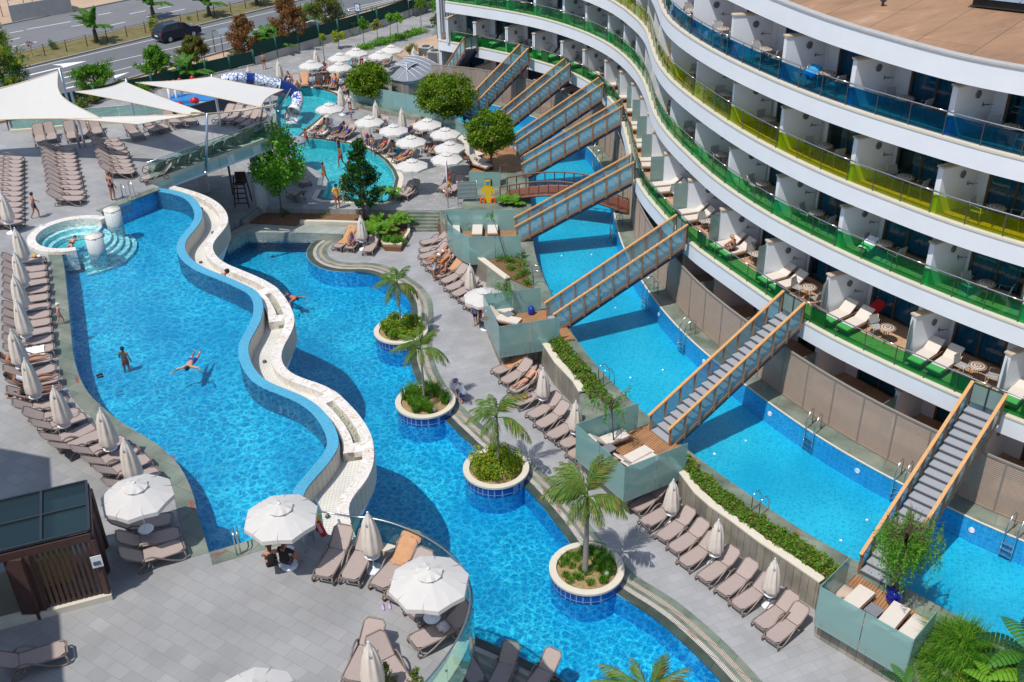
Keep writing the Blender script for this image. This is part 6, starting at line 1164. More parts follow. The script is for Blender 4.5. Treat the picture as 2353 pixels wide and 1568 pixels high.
# lifeguard buoy with its lettering
gb=thing('rescue_buoy','red rescue buoy lettered GUARD with a yellow rope, leaning by the curved rail','rescue buoy'); a=G(*q(1,3,[(560,90)])[0],ZU+.75);b_=G(*q(1,3,[(630,225)])[0],ZU+.35)
MB().tube([a,a.lerp(b_,.08),a.lerp(b_,.92),b_],[.07,.11,.11,.07],12).build('float',[mat('buoy_red',(.5,.008,.02),.4)],gb)
X=(b_-a).normalized(); Nn=Vector((-.1,-.72,.68)); Nn=(Nn-X*Nn.dot(X)).normalized(); Y=Nn.cross(X); o=text('GUARD',None,None,0,LINEW,'lettering',None,par=gb,pts=(a+Nn*.115-Y*.045+X*.06,X*.115*.8,Y*.14))
MB().lathe([(.02,-.1),(.1,-.04),(.11,.06),(.03,.13)],10,a+Vector((0,0,.12)),wob=lambda i,k,a:1+.2*math.sin(5*a+i)).build('rope_coil',[mat('rope_yellow',(.75,.42,.02),.8)],gb)
# lifeguard board, info board, flag, barrels
lg=thing('lifeguard_board','yellow lifeguard shirt cut-out board with two orange rings','lifeguard board',G(1122,476,ZK)); YB=mat('board_yellow',(.75,.5,.02),.5)
MB().add([(x,-.02*s,z) for s in (-1,1) for x,z in ((-.2,0),(.2,0),(.2,1.1),(.26,1.1),(.36,.9),(.46,1.0),(.3,1.4),(-.3,1.4),(-.46,1.0),(-.36,.9),(-.26,1.1),(-.2,1.1))],[tuple(range(12)),tuple(range(12,24))[::-1]]+[(i,(i+1)%12,12+(i+1)%12,12+i) for i in range(12)]).build('shirt',[YB],lg); MB().box((0,0,1.62),(.36,.05,.42)).build('sign_head',[YB],lg); MB().box((0,-.03,1.65),(.24,.02,.24)).build('sign_face',[mat('sign_blue2',(.1,.25,.4),.5)],lg)
for s in (-1,1): MB().tube([(s*.34+.13*math.cos(k),-.06,.42+.26*math.sin(k)) for k in [2*PI*j/14 for j in range(14)]],.07,8,closed=True).build('ring',[mat('ring_orange',(.7,.12,.02),.5)],lg)
ib=thing('info_board','grey information board on two posts beside the frosted fence','board',G(1075,474,ZK)); MB().box((0,0,1.1),(1.25,.04,1.2)).build('panel',[mat('board_grey',(.2,.25,.25),.5)],ib)
for s in (-.62,.62): MB().tube([(s,0,0),(s,0,1.75)],.03,6).build('post',[STEEL],ib)
for k in range(4): MB().box((0,-.03,.7+k*.28),(1.1,.01,.02)).build('line',[mat('board_line',(.5,.55,.55),.5)],ib)
fg=thing('flag','red and yellow lifeguard flag on a white pole','flag',G(1030,478,ZK)); MB().tube([(0,0,0),(0,0,3.3)],.03,8).build('pole',[WPL],fg)
MB().add([(0,0,3.25),(.05,.02,3.2),(.14,.05,2.4),(.16,.0,1.7),(.0,0,1.9),(-.02,-.02,2.5)],[(0,1,2,5),(5,2,3,4)]).build('flag_cloth',[mat('flag_red',(.55,.06,.01),.8)],fg); MB().box((.06,-.03,1.75),(.14,.02,.2)).build('flag_tip',[YB],fg)
BAR=clad_fix(tiles('barrel_wood',(.3,.13,.05),(.2,.08,.03),(.04,.02,.01),.06,5,.01,.6,0,0,True))
for D,z,l in (((1017,538),0,'wooden slatted bin at the foot of the steps'),((1123,437),ZK,'wooden slatted bin behind the info board'),((887,222),ZK,'wooden slatted bin under the leftmost dome tree')): b_=MB().lathe([(.22,0),(.26,.35),(.24,.75)],14,cap=False).build('wooden_bin',[BAR],None,l,'bin',loc=G(*D,z)); MB().lathe([(.25,.72),(.26,.78),(0,.76)],14).build('rim',[BAR],b_)
cn_=MB().lathe([(.13,0),(.17,.03),(.17,.36),(.14,.4),(.07,.44),(.07,.48),(0,.48)],10).build('canister',[mat('canister_blue',(.01,.04,.35),.35)],None,'blue plastic canister standing on the second deck','canister',loc=G(1221,722,1.34))
MB().lathe([(.16,0),(.27,.14),(.3,.32),(.24,.46),(.27,.5)],18).build('plant_pot',[mat('pot_cobalt',(.005,.015,.3),.15,spec=.7)],None,'glossy cobalt blue pot holding the weeping tree','plant pot',loc=G(2052,1385,1.34))
lc=thing('lifeguard_chair','dark wooden lifeguard chair in the shadow under the terrace','lifeguard chair',G(560,470,ZK))
for x in (-.35,.35):
    for y in (-.4,.4): MB().bar((x*1.3,y*1.3,0),(x*.8,y*.8,2.1),.07).build('leg',[KB],lc)
for k in range(5): MB().bar((-.4,-.5+k*.03,.3+k*.33),(.4,-.5+k*.03,.3+k*.33),.06).build('step',[KB],lc)
MB().box((0,0,1.5),(.7,.6,.06)).build('seat',[KB],lc); MB().box((0,.3,1.85),(.7,.06,.6)).build('backrest',[KB],lc)
# towels, bags and sandals lying about
def cloth_on(i,m_,lab,y0=1.0,y1=2.02,w_=.36,back=R(36)):
    P,rz=LG[i]; mb=MB(); ca,sa=math.cos(back),math.sin(back); N=14; vs=[]
    for j in range(N+1):
        y=y0+(y1-y0)*j/N; z=.375+max(0,(y-1.22))*math.tan(back)
        for k in range(7): x=-w_+2*w_*k/6; e=abs(k-3)/3; vs.append((x+rnd.gauss(0,.012),y+rnd.gauss(0,.02),z+.02+rnd.gauss(0,.01)-(.09 if e==1 else 0)))
    mb.add(vs,[(j*7+k,j*7+k+1,(j+1)*7+k+1,(j+1)*7+k) for j in range(N) for k in range(6)],0,True); return mb.build('towel',[m_],None,lab,'towel',loc=P,rz=rz)
def heap(P,r,h,m_,lab,name='clothes',cat='clothes'):
    mb=MB(); mb.lathe([(r,0),(r*.9,h*.5),(r*.5,h*.95),(0,h)],14,wob=lambda i,k,a:1+.3*math.sin(3*a+i*1.7)*math.cos(5*a)); return mb.build(name,[m_],None,lab,cat,loc=P)
def sandals(D,z,m_,lab):
    t=thing('sandals',lab,'sandals',G(*D,z),rnd.uniform(0,3))
    for s in (-1,1): a=MB().tube([(s*.1,-.12,.02),(s*.1,0,.025),(s*.09,.13,.02)],[.04,.045,.045],7).build('sandal',[m_],t)
LIL=mat('lilac_foam',(.5,.36,.62),.6)
sandals((888,1396),ZU,LIL,'lilac slide sandals on the paving left of the large open parasol'); sandals((149,906),ZU,LIL,'lilac sandals at the foot of the left row'); sandals((230,865),ZU,mat('black_rubber',(.02,.02,.02),.5),'dark sandals near the fanned loungers')
heap(G(1018,1444,ZU+.42),.17,.2,mat('striped_white_red',(.6,.5,.5),.9,var=.5,scale=12),'white bag with red stripes on the lounger right of the open parasol','bag','bag')
heap(G(1205,913,.42),.13,.1,mat('orange_cloth',(.65,.2,.05),.9,var=.4,scale=8),'orange and blue swimwear left on a lounger behind the parasol'); heap(G(1214,909,.42),.13,.13,mat('pink_cloth',(.6,.35,.42),.9,var=.2,scale=8),'pink cloth crumpled on the lounger beside the orange swimwear')
heap(G(80,590,ZU+.4),.12,.14,mat('straw_hat',(.6,.35,.08),.9),'golden straw hat on the first lounger beside the whirlpool','hat','hat'); heap(G(90,590,ZU+.4),.1,.1,WTOW,'small white cap beside the golden hat','cap','hat')
heap(G(1936,1360,1.36),.4,.12,mat('beige_blanket',(.5,.4,.32),.95,var=.15),'crumpled beige blanket on the nearest deck corner','blanket','blanket'); heap(G(98,525,ZU),.16,.24,mat('beach_ball',(.45,.5,.55),.5,var=.4,scale=6),'inflated beach ball and float beside the standing boy','beach toy','beach toy')
for i,l in enumerate(LG):
    pass

# small lamps set in the floor and far wall of the long pool
PLT=mat('pool_lamp',(.75,.8,.8),.3)
cl=resamp([(a+b)/2 for a,b in zip(resamp(RPL,n=60),resamp(RPR[::-1],n=60))],n=60)
for i in range(22,58,6):
    for s in (-.9,.9):
        p=off(cl,s)[i]; MB().lathe([(.06,0),(.05,.03),(0,.035)],10).build('pool_lamp',[PLT],None,'small round lamp in the floor of the long pool','pool lamp','floor lamps of the long pool',loc=(p.x,p.y,.12))
rr_=resamp(RPR[::-1],n=40)
for i in range(16,39,3):
    a,t,n=frame(rr_,i); mb=MB(); s=1 if (cl[int(i*1.5)]-a).dot(n)>0 else -1; cylp(mb,B3(a,.72),(n.x*s,n.y*s,0),.12,.03); mb.build('wall_lamp',[PLT],None,'round lamp in the hotel side wall of the long pool','pool lamp','wall lamps of the long pool')
# ================= people =================
SK=[mat('skin_fair',(.52,.28,.19),.55,var=.06),mat('skin_tan',(.40,.19,.115),.55,var=.06),mat('skin_brown',(.25,.11,.065),.55,var=.06)]
HA=[mat('hair_dark',(.02,.013,.01),.7,var=.3),mat('hair_blond',(.42,.26,.1),.7,var=.25),mat('hair_auburn',(.14,.045,.02),.7,var=.25)]
CL={k:mat('cloth_'+k,v,.85,var=.1,scale=6) for k,v in dict(black=(.012,.012,.015),navy=(.012,.02,.09),blue=(.02,.07,.4),red=(.5,.015,.02),teal=(.01,.3,.28),green=(.02,.35,.1),pink=(.7,.18,.22),white=(.72,.72,.74),purple=(.16,.1,.35),lilac=(.42,.38,.6),yellow=(.75,.45,.02),orange=(.7,.2,.02),grey=(.2,.2,.22),khaki=(.12,.12,.06)).items()}
def skel(J,fem=False):
    # J: joints; returns verts, edges, radii with both hands' fingers
    V=[];E_=[];RD=[]
    def v(p,r): V.append(Vector(p)); RD.append(r); return len(V)-1
    pe=v(J['pelvis'],.125 if not fem else .13)
    sp=v(J['spine'],.115 if not fem else .1); E_.append((pe,sp)); ch=v(J['chest'],.135 if not fem else .12); E_.append((sp,ch)); nk=v(J['neck'],.055); E_.append((ch,nk))
    hd=Vector(J['head']); nkv=Vector(J['neck']); up=(hd-nkv).normalized(); h1=v(hd-up*.055,.07); h2=v(hd+up*.01,.094); h3=v(hd+up*.085,.075); E_+=[(nk,h1),(h1,h2),(h2,h3)]
    fw=Vector(J.get('face',(0,1,0))); fw=(fw-up*fw.dot(up)).normalized(); n_=v(hd-up*.02+fw*.1,.014); E_.append((h2,n_))
    for s,k in ((1,'r'),(-1,'l')):
        sh=v(J['sh'+k],.058); el=v(J['el'+k],.042); wr=v(J['wr'+k],.028); E_+=[(ch,sh),(sh,el),(el,wr)]; d=(Vector(J['wr'+k])-Vector(J['el'+k])).normalized(); sd=d.orthogonal().normalized(); u2=d.cross(sd)
        pm=v(Vector(J['wr'+k])+d*.06,.03); E_.append((wr,pm)); B_=Vector(J['wr'+k])+d*.085
        for f in range(4): o=(f-1.5)*.019; a=v(B_+sd*o,.0105); b_=v(B_+sd*o*1.15+d*(.035+.006*(1.5-abs(f-1.5)))+u2*.008,.009); c=v(B_+sd*o*1.2+d*(.062+.01*(1.5-abs(f-1.5)))+u2*.025,.008); E_+=[(pm,a),(a,b_),(b_,c)]
        a=v(Vector(J['wr'+k])+d*.035+sd*.035,.011); b_=v(Vector(J['wr'+k])+d*.075+sd*.05+u2*.01,.009); E_+=[(pm,a),(a,b_)]
        hp=v(J['hp'+k],.098); kn=v(J['kn'+k],.062); cf=v(Vector(J['kn'+k]).lerp(Vector(J['an'+k]),.35),.056); an=v(J['an'+k],.036); to=v(J['to'+k],.03); E_+=[(pe,hp),(hp,kn),(kn,cf),(cf,an),(an,to)]
    return V,E_,RD
_bc={}
def body_mesh(key,J,fem):
    if key in _bc: return _bc[key]
    V,E_,RD=skel(J,fem); me=bpy.data.meshes.new('b'); me.from_pydata([tuple(p) for p in V],E_,[]); me.update(); o=bpy.data.objects.new('b',me); scn.collection.objects.link(o)
    sk=o.modifiers.new('s','SKIN'); sk.use_smooth_shade=True; o.modifiers.new('u','SUBSURF').levels=1
    for i,sv in enumerate(me.skin_vertices[0].data): sv.radius=(RD[i],RD[i]); sv.use_root=(i==0)
    bpy.context.view_layer.update(); dg=bpy.context.evaluated_depsgraph_get(); me2=bpy.data.meshes.new_from_object(o.evaluated_get(dg)); bpy.data.objects.remove(o); me2.name='body'
    for p in me2.polygons: p.use_smooth=True
    _bc[key]=me2; return me2
def seg_d(p,a,b_):
    ab=b_-a; t=max(0,min(1,(p-a).dot(ab)/max(1e-9,ab.dot(ab)))); return (p-(a+ab*t)).length,t
def garment(key,me,J,kind):
    k2=(key,kind)
    if k2 in _bc: return _bc[k2]
    bones={'torso':('pelvis','chest'),'ar':('shr','elr'),'al':('shl','ell'),'fr':('elr','wrr'),'fl':('ell','wrl'),'tr':('hpr','knr'),'tl':('hpl','knl'),'cr':('knr','anr'),'cl':('knl','anl'),'hd':('neck','head'),'nk':('chest','neck')}
    keep=[]
    for p in me.polygons:
        c=p.center; best=min(((seg_d(c,Vector(J[a]),Vector(J[b_]))+(k,)) for k,(a,b_) in bones.items()),key=lambda x:x[0]); d,t,k=best; ok=False
        if kind=='trunks': ok=(k=='torso' and t<.22) or (k in('tr','tl') and t<.42)
        elif kind=='brief': ok=(k=='torso' and t<.16) or (k in('tr','tl') and t<.1)
        elif kind=='bra': ok=k=='torso' and .72<t<.93
        elif kind=='suit': ok=(k=='torso') or (k in('tr','tl') and t<.1)
        elif kind=='shirt': ok=k in('torso','ar','al') and not(k!='torso' and t>.7)
        elif kind=='long': ok=k in('tr','tl') or (k in('cr','cl') and t<.85) or (k=='torso' and t<.2)
        if ok: keep.append(p)
    ids={};vs=[];fs=[]
    for p in keep:
        f=[]
        for i in p.vertices:
            if i not in ids: ids[i]=len(vs); vs.append(me.vertices[i].co+me.vertices[i].normal*(.012 if kind!='shirt' else .02))
            f.append(ids[i])
        fs.append(f)
    m_=bpy.data.meshes.new('garment'); m_.from_pydata([tuple(x) for x in vs],[],fs)
    for p in m_.polygons: p.use_smooth=True
    _bc[k2]=m_; return m_
def mk(pel,sp,ch,nk,hd,sh,el,wr,hp,kn,an,to,face=(0,1,0)):
    J=dict(pelvis=pel,spine=sp,chest=ch,neck=nk,head=hd,face=face)
    for n_,v in (('sh',sh),('el',el),('wr',wr),('hp',hp),('kn',kn),('an',an),('to',to)):
        if isinstance(v[0],(tuple,list)): J[n_+'r'],J[n_+'l']=v[0],v[1]
        else: J[n_+'r']=v; J[n_+'l']=(-v[0],v[1],v[2])
    return J
POSE=dict(
stand=mk((0,0,.93),(0,.0,1.1),(0,-.01,1.3),(0,0,1.46),(0,.02,1.58),(.175,-.01,1.39),((.25,-.04,1.12),(-.25,.02,1.12)),((.27,.06,.88),(-.2,.2,.98)),(.085,0,.88),((.1,.03,.48),(-.1,-.02,.48)),((.11,-.02,.07),(-.1,-.08,.07)),((.13,.13,.03),(-.12,.07,.03))),
walk=mk((0,0,.92),(0,.01,1.1),(0,.02,1.3),(0,.03,1.45),(0,.05,1.57),(.175,.02,1.39),((.24,-.12,1.14),(-.24,.12,1.14)),((.24,-.1,.9),(-.2,.32,1.0)),(.085,0,.88),((.09,.16,.5),(-.1,-.06,.47)),((.09,.14,.08),(-.1,-.3,.12)),((.1,.29,.04),(-.1,-.2,.03))),
behind=mk((0,0,.93),(0,.0,1.1),(0,-.01,1.3),(0,0,1.46),(0,.02,1.58),(.175,-.01,1.39),((.25,-.1,1.12),(-.25,-.1,1.12)),((.06,-.18,.95),(-.06,-.18,.96)),(.085,0,.88),((.1,.01,.48),(-.1,.0,.48)),((.11,-.02,.07),(-.11,-.03,.07)),((.14,.13,.03),(-.14,.12,.03))),
lie=mk((0,1.1,.5),(0,1.3,.6),(0,1.5,.72),(0,1.66,.83),(0,1.77,.93),(.17,1.6,.75),(.27,1.4,.55),((.22,1.15,.45),(-.24,1.2,.46)),(.085,1.05,.48),((.1,.62,.56),(-.11,.64,.46)),(.1,.22,.44),(.12,.1,.52),face=(0,-.5,1)),
flat=mk((0,1.05,.5),(0,1.25,.52),(0,1.45,.53),(0,1.62,.52),(0,1.74,.52),(.17,1.55,.52),((.33,1.6,.46),(-.33,1.55,.46)),((.2,1.85,.5),(-.2,1.8,.5)),(.085,.98,.49),(.1,.58,.46),(.1,.16,.45),(.11,.04,.42),face=(.3,0,-1)),
sit=mk((0,.7,.5),(0,.72,.68),(0,.68,.88),(0,.62,1.02),(0,.56,1.12),(.17,.66,.97),(.24,.5,.74),((.14,.3,.62),(-.1,.28,.64)),(.09,.66,.48),((.13,.28,.56),(-.14,.26,.55)),((.12,.22,.12),(-.15,.2,.12)),((.13,.05,.05),(-.17,.04,.05)),face=(0,-1,-.3)),
sideways=mk((0,.6,.5),(-.02,.62,.68),(.02,.6,.88),(.1,.6,1.0),(.16,.6,1.09),((.06,.76,.95),(.06,.44,.95)),((.2,.8,.72),(.22,.42,.72)),((.36,.7,.6),(.38,.5,.62)),((.04,.68,.48),(.04,.52,.48)),((.46,.7,.53),(.45,.48,.53)),((.5,.72,.1),(.56,.46,.1)),((.64,.73,.04),(.7,.45,.04)),face=(1,0,-.4)),
swim=mk((0,-.05,.0),(0,.15,.03),(0,.36,.05),(0,.52,.07),(0,.63,.1),(.17,.46,.04),((.42,.5,.0),(-.42,.48,.0)),((.56,.72,-.02),(-.55,.7,-.02)),(.085,-.12,-.02),(.12,-.52,-.08),(.13,-.9,-.05),(.14,-1.05,-.04),face=(0,.6,-1)),
crouch=mk((0,0,.5),(0,.12,.65),(0,.26,.8),(0,.36,.92),(0,.45,1.0),(.17,.28,.86),(.2,.42,.62),((.08,.62,.5),(-.08,.6,.48)),(.09,.02,.45),((.16,.34,.42),(-.15,.32,.35)),((.13,.12,.07),(-.13,.0,.09)),((.14,.27,.03),(-.14,.15,.03)),face=(0,1,-.5)))
def person(P,rz,pose,lab,skin=1,hair=0,wear=(('brief','black'),),fem=False,sc=1,group=None,hairlen=0,hat=None):
    J=POSE[pose]; key=(pose,fem); me=body_mesh(key,J,fem)
    if not me.materials: me.materials.append(SK[1])
    o=bpy.data.objects.new('person',me); scn.collection.objects.link(o); o.location=P; o.rotation_euler=(0,0,rz); o.scale=(sc,)*3; tag(o,lab,'person',group)
    o.material_slots[0].link='OBJECT'; o.material_slots[0].material=SK[skin]
    for kd,cl in wear:
        g=garment(key,me,J,kd)
        if not g.materials: g.materials.append(CL['black'])
        c=bpy.data.objects.new(dict(trunks='swim_shorts',brief='swim_bottoms',bra='bikini_top',suit='swimsuit',shirt='shirt',long='trousers')[kd],g); scn.collection.objects.link(c); c.parent=o; c.material_slots[0].link='OBJECT'; c.material_slots[0].material=CL[cl]
    hd=Vector(J['head']); up=(hd-Vector(J['neck'])).normalized(); fw=Vector(J['face']); fw=(fw-up*fw.dot(up)).normalized(); sdv=fw.cross(up)
    mb=MB(); vs=[];n_=12
    for i in range(6):
        a=i/5*PI*.62
        for k in range(n_):
            b_=2*PI*k/n_; cut=1.0 if math.sin(b_)<.35 else .72; aa=a*cut; r_=.108; vs.append(hd+up*(.028+r_*1.12*math.cos(aa))+(sdv*math.cos(b_)*.92+fw*math.sin(b_)*1.02)*r_*math.sin(aa)-fw*.008)
    mb.add(vs,[(i*n_+k,i*n_+(k+1)%n_,(i+1)*n_+(k+1)%n_,(i+1)*n_+k) for i in range(5) for k in range(n_)],0,True)
    if hairlen: mb.tube([hd-fw*.07+up*.03,hd-fw*.1-up*.08,hd-fw*.1-up*(.08+hairlen)],[.07,.06,.03],6)
    h=mb.build('hair' if not hat else 'hat',[HA[hair] if not hat else CL[hat]],o)
    if hat: MB().tube([hd+up*.04+fw*.06,hd+up*.03+fw*.17],[.075,.07],8).build('brim',[CL[hat]],h)
    mb=MB()
    for s in (-1,1): mb.tube([hd+up*.012+fw*.085+sdv*s*.034,hd+up*.012+fw*.098+sdv*s*.034],.012,6)
    mb.build('eyes',[CL['black']],o); return o
def onl(i,pose,lab,**k): P,rz=LG[i]; return person(P,rz,pose,lab,**k)
def at(D,z,face,pose,lab,**k):
    P=G(*D,z); F=G(*face,z); d=F-P; return person(P,math.atan2(-d.x,d.y),pose,lab,**k)
# upper terrace
at((85,502),ZU,(110,495),'walk','boy in navy shorts walking past the whirlpool',skin=1,wear=(('trunks','navy'),),sc=.86)
at((262,461),ZU,(285,450),'stand','woman in navy bikini standing by the upper pool ladder',skin=1,hair=2,wear=(('brief','navy'),('bra','navy')),fem=True,sc=.97)
at((142,746),ZU,(160,740),'walk','small girl in pink swimsuit and white cap on the pool coping',skin=0,wear=(('suit','pink'),),fem=True,sc=.62,hat='white')
P=G(502,668,4.75); person(P+Vector((0,0,-.25)),R(-70),'crouch','bald man leaning on the rim of the upper pool',skin=1,hair=0,wear=(('trunks','teal'),),sc=1.15,hat=None)
at((296,866),4.35,(310,840),'stand','child with red shorts standing deep in the upper pool',skin=2,wear=(('trunks','red'),),sc=.86)
o=person(G(440,832,5.55),R(180),'swim','man in blue shorts floating face down in the upper pool',skin=0,wear=(('trunks','blue'),))
person(G(164,560,5.5),R(0),'swim','person floating with legs up in the whirlpool',skin=0,wear=(('brief','black'),),sc=.85)
L0={ (o_['label']):i for i,o_ in enumerate([x for x in scn.objects if x.name.startswith('sun_lounger')]) } if False else {}
onl(12,'lie','man in navy shorts sunbathing in the left row, topmost of three',skin=1,wear=(('trunks','navy'),)); onl(14,'lie','person with a white cloth lying in the left row, middle of three',skin=2,wear=(('suit','white'),),fem=True); onl(15,'flat','woman in black swimsuit lying face down in the left row',skin=2,wear=(('suit','black'),),fem=True,hairlen=.1)
P=G(655,1262,ZU); person(P+Vector((-.35,-.55,0)),R(200),'sit','woman with brown hair at the table under the second parasol, left one',skin=1,hair=2,wear=(('suit','black'),),fem=True,hairlen=.1)
person(P+Vector((.5,-.45,0)),R(160),'sit','person in dark top seated in the chair under the second parasol',skin=1,hair=2,wear=(('shirt','black'),('trunks','blue')),hairlen=.1)
pc=place(CH,P+Vector((.5,.15,0)),R(160),'dark woven armchair under the parasol at the end of the upper pool',None,scale=1.1)
# promenade
BASEI=len(LG)
def idx(lbl):
    return next(i for i,(p,r_) in enumerate(LG) if False) if False else 0
LAB=[o_ for o_ in scn.objects if o_.name.startswith('sun_lounger') and o_.get('label')!='x']
def find(s): 
    o_=next(x for x in LAB if x.get('label')==s); return o_
def onlab(s,pose,lab,**k): o_=find(s); return person(o_.location.copy(),o_.rotation_euler.z,pose,lab,**k)
F1='taupe lounger by the promenade wall below the farthest deck, %s from the steps'
onlab(F1%'fourth','lie','woman in bikini sunbathing with a straw hat, below the farthest deck',skin=1,hair=1,wear=(('brief','white'),('bra','white')),fem=True)
onlab(F1%'fifth','lie','man in black shorts sunbathing beside the straw hat woman',skin=1,hair=1,wear=(('trunks','black'),))
onlab(F1%'sixth','sit','person with orange cap sitting up on a lounger below the farthest deck',skin=1,wear=(('brief','black'),),hat='orange')
at((1000,645),0,(985,640),'stand','woman in white lace cover up standing by the sunbathers',skin=1,hair=1,wear=(('suit','white'),),fem=True,hairlen=.15,sc=.95)
F2='taupe lounger along the middle promenade wall, %s from the far end'
onlab(F2%'third','lie','man in black trunks lying behind the closed parasol',skin=0,wear=(('brief','black'),))
onlab(F2%'fourth','flat','x_',skin=1) if False else None
onlab('lounger the woman sits on beside the peninsula parasol','sit','blonde woman in dark swimsuit sitting on the peninsula',skin=1,hair=1,wear=(('suit','purple'),),fem=True,hairlen=.12)
at((1093,748),0,(1080,735),'stand','child in lilac shirt with a green backpack below the second deck',skin=0,hair=1,wear=(('shirt','lilac'),('trunks','navy')),sc=.8); at((1104,742),0,(1120,740),'stand','adult half hidden beside the child in lilac',skin=2,wear=(('trunks','red'),),sc=.95)
at((1068,926),0,(1045,915),'crouch','woman in cap and blue shorts bending beside the second planter',skin=0,hair=2,wear=(('shirt','white'),('trunks','blue')),fem=True,hat='purple',sc=1.05); at((1052,912),0,(1066,915),'stand','small child in straw hat and orange top by the second planter',skin=1,wear=(('suit','orange'),),hat='yellow',sc=.5)
person(G(668,682,-.05),R(225),'swim','swimmer on a red float in the lower pool with yellow fins',skin=1,wear=(('trunks','navy'),)); MB().lathe([(.0,-.04),(.22,-.04),(.22,.04),(0,.04)],12,).build('float_board',[CL['red']],None,'red float board under the swimmer','float',loc=G(676,686,-.02))
# first tier
onb=G(1660,582,4.9); person(onb,R(-150),'sit','blonde woman in black bikini sitting on a white towelled balcony lounger',skin=1,hair=1,wear=(('brief','black'),('bra','black')),fem=True,hairlen=.1)
# kids level: on the loungers
kids=[x for x in LAB if x.get('label','').startswith('taupe lounger on the crowded deck')]
cols=list(CL); rp=random.Random(3); used={}
for i,o_ in enumerate(kids):
    if i in (1,2,14): continue
    fem=rp.random()<.5; cl=rp.choice(['black','navy','blue','red','teal','pink','green','orange','white','purple']); ps=rp.choice(['lie','lie','flat','sit','lie']); 
    if i>=17 and i<21: ps=rp.choice(['lie','flat'])
    w_=(('brief',cl),('bra',cl)) if fem and rp.random()<.6 else (('suit',cl),) if fem else (('trunks',cl),)
    person(o_.location.copy(),o_.rotation_euler.z,ps,'sunbather in %s %s %s on the %s'%(cl,'bikini' if len(w_)>1 else 'swimsuit' if fem else 'trunks',{'lie':'reclining','flat':'lying face down','sit':'sitting up'}[ps],o_['label'].split('kids pool, ')[1].replace('side, ','side lounger ')),skin=rp.choice((0,1,1,2)),hair=rp.choice((0,0,1,2)),wear=w_,fem=fem,hairlen=.1 if fem else 0,group='people around the kids pool')
for D,f,ps,l,k in (((777,480),(778,470),'behind','lifeguard in yellow and red seen from behind by the kids pool',dict(skin=1,wear=(('shirt','yellow'),('trunks','red')))),((792,464),(785,470),'stand','person in black shirt and pale trousers facing the lifeguard',dict(skin=0,hair=1,wear=(('shirt','black'),('long','white')),hairlen=.08)),((805,255),(800,260),'stand','child in patterned white shirt by the strollers',dict(skin=1,wear=(('shirt','white'),('trunks','navy')),sc=.85)),((808,278),(800,280),'stand','toddler in pale blue in front of the frosted fence',dict(skin=0,wear=(('suit','blue'),),sc=.6)),((857,356),(850,362),'stand','child in pale blue bikini standing at the island edge',dict(skin=1,hair=2,fem=True,wear=(('brief','blue'),('bra','white')),sc=.9)),((1023,452),(1030,455),'crouch','person bending over by the flag pole',dict(skin=0,hair=1,wear=(('trunks','white'),),sc=1.0)),((608,160),(610,150),'stand','person near the rear umbrellas left of the slide',dict(skin=1,sc=.9)),((25,300),(30,290),'stand','woman at the far left behind the glass wall',dict(skin=2,wear=(('suit','purple'),),fem=True))):
    at(D,ZU if D==(25,300) else ZK,f,ps,l,**k)
for i,(D,c,s) in enumerate((((663,289),'white',.8),((706,340),'red',.95),((780,349),'navy',.7),((785,385),'red',1.0),((686,220),'orange',.8),((747,420),'orange',.9),((804,400),'blue',.7),((1078,465),'pink',.6))): at(D,.35 if i<7 else ZK,(D[0]+(-1)**i*10,D[1]+4),('stand','walk')[i%2],'bather in %s standing in the kids pool, %s'%(c,('near the slide mouth','below the island tip','in the middle','beside the conifer','by the far wall','at the near left side','close to the island','by the board')[i]),skin=1+i%2,hair=i%3,wear=(('trunks',c),) if i%2 else (('suit',c),),fem=not i%2,sc=s)
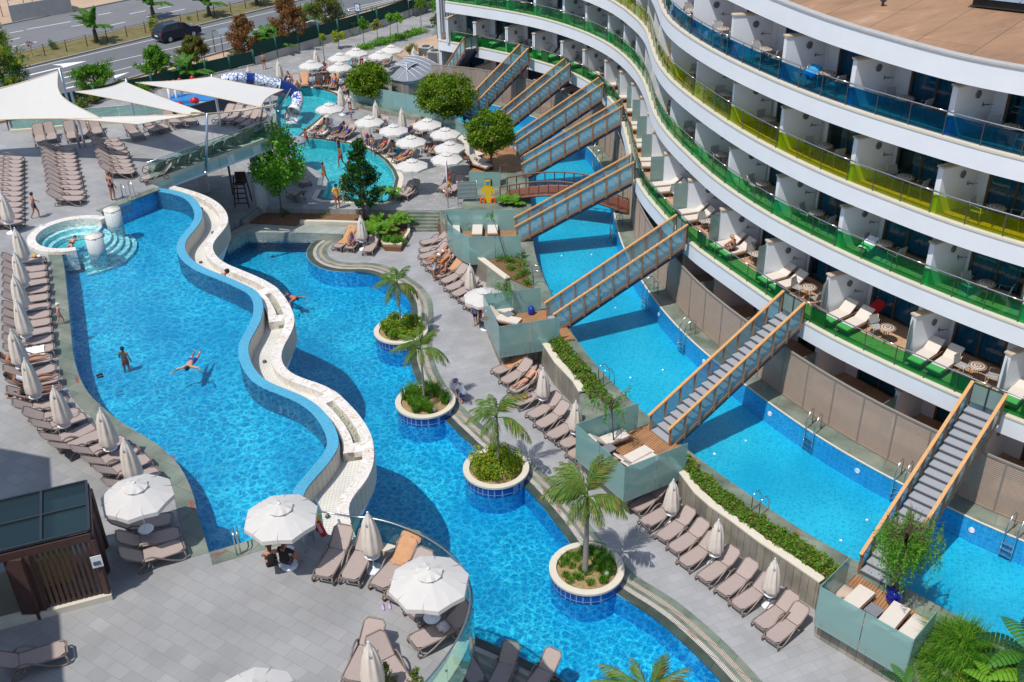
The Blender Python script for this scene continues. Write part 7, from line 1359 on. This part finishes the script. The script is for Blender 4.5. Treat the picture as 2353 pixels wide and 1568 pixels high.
# cloths on loungers
def towel_on(s,m_,lab,**k):
    o_=find(s); LG.append((o_.location.copy(),o_.rotation_euler.z)); return cloth_on(len(LG)-1,m_,lab,**k)
towel_on('taupe lounger with a tan towel hanging over its backrest',TAN,'tan towel hanging over the third lounger of the curved railing'); towel_on(F2%'first',TAN,'tan towel spread over the first lounger of the middle wall',y0=.7); towel_on('lounger with a tan towel left of the seated woman on the peninsula',TAN,'tan towel on the left lounger of the peninsula',y0=.5)
towel_on(F1%'sixth',TAN,'tan towel on the lounger of the person with the orange cap',y0=.6); towel_on('taupe sun lounger in the row left of the upper pool, twelfth from the whirlpool',WTOW,'pale towel on a lounger in the left row',y0=.4,y1=1.2)
kt=[x for x in kids if x.location.y<75]
for i,(m_,c) in enumerate(((TAN,'tan'),(WTOW,'white'),(BTOW,'turquoise'),(TAN,'tan'),(BTOW,'turquoise'),(TAN,'tan'))):
    o_=kids[(2,18,24,5,10,25)[i]]; LG.append((o_.location.copy(),o_.rotation_euler.z)); cloth_on(len(LG)-1,m_,'%s towel on the %s'%(c,o_['label'].split('kids pool, ')[1].replace('side, ','side lounger ')),y0=.2)
for i,(k,D,z,m_,l) in enumerate(((0,(1640,528),5.0,WTOW,'white towel over the balcony lounger left of the sitting woman'),(0,(1990,588),8.25,WTOW,'pale towel over a chair on the second balcony tier'),(0,(1860,195),14.6,mat('blue_towel',(.03,.3,.6),.9),'blue towel draped over a top tier balcony table'),(0,(2006,732),5.0,CL['red'],'red towel over a chair on the first balcony tier'),(0,(1925,700),5.0,WTOW,'white towel left on a first tier lounger'))):
    P=G(*D,z); mb=MB(); vs=[]
    for a in range(8):
        for b_ in range(8): vs.append(((a/7-.5)*.55,(b_/7-.5)*.8,.62+.25*(b_/7)-(.15 if a in(0,7) else 0)+rnd.gauss(0,.02)))
    mb.add(vs,[(a*8+b_,a*8+b_+1,(a+1)*8+b_+1,(a+1)*8+b_) for a in range(7) for b_ in range(7)],0,True); mb.build('towel',[m_],None,l,'towel',loc=(P.x,P.y,z-.1),rz=R(-50))
# ---- tidy
for o in list(scn.objects):
    if o.get('label')=='x': 
        for c in list(o.children):
            for g in list(c.children): bpy.data.objects.remove(g)
            bpy.data.objects.remove(c)
        bpy.data.objects.remove(o)
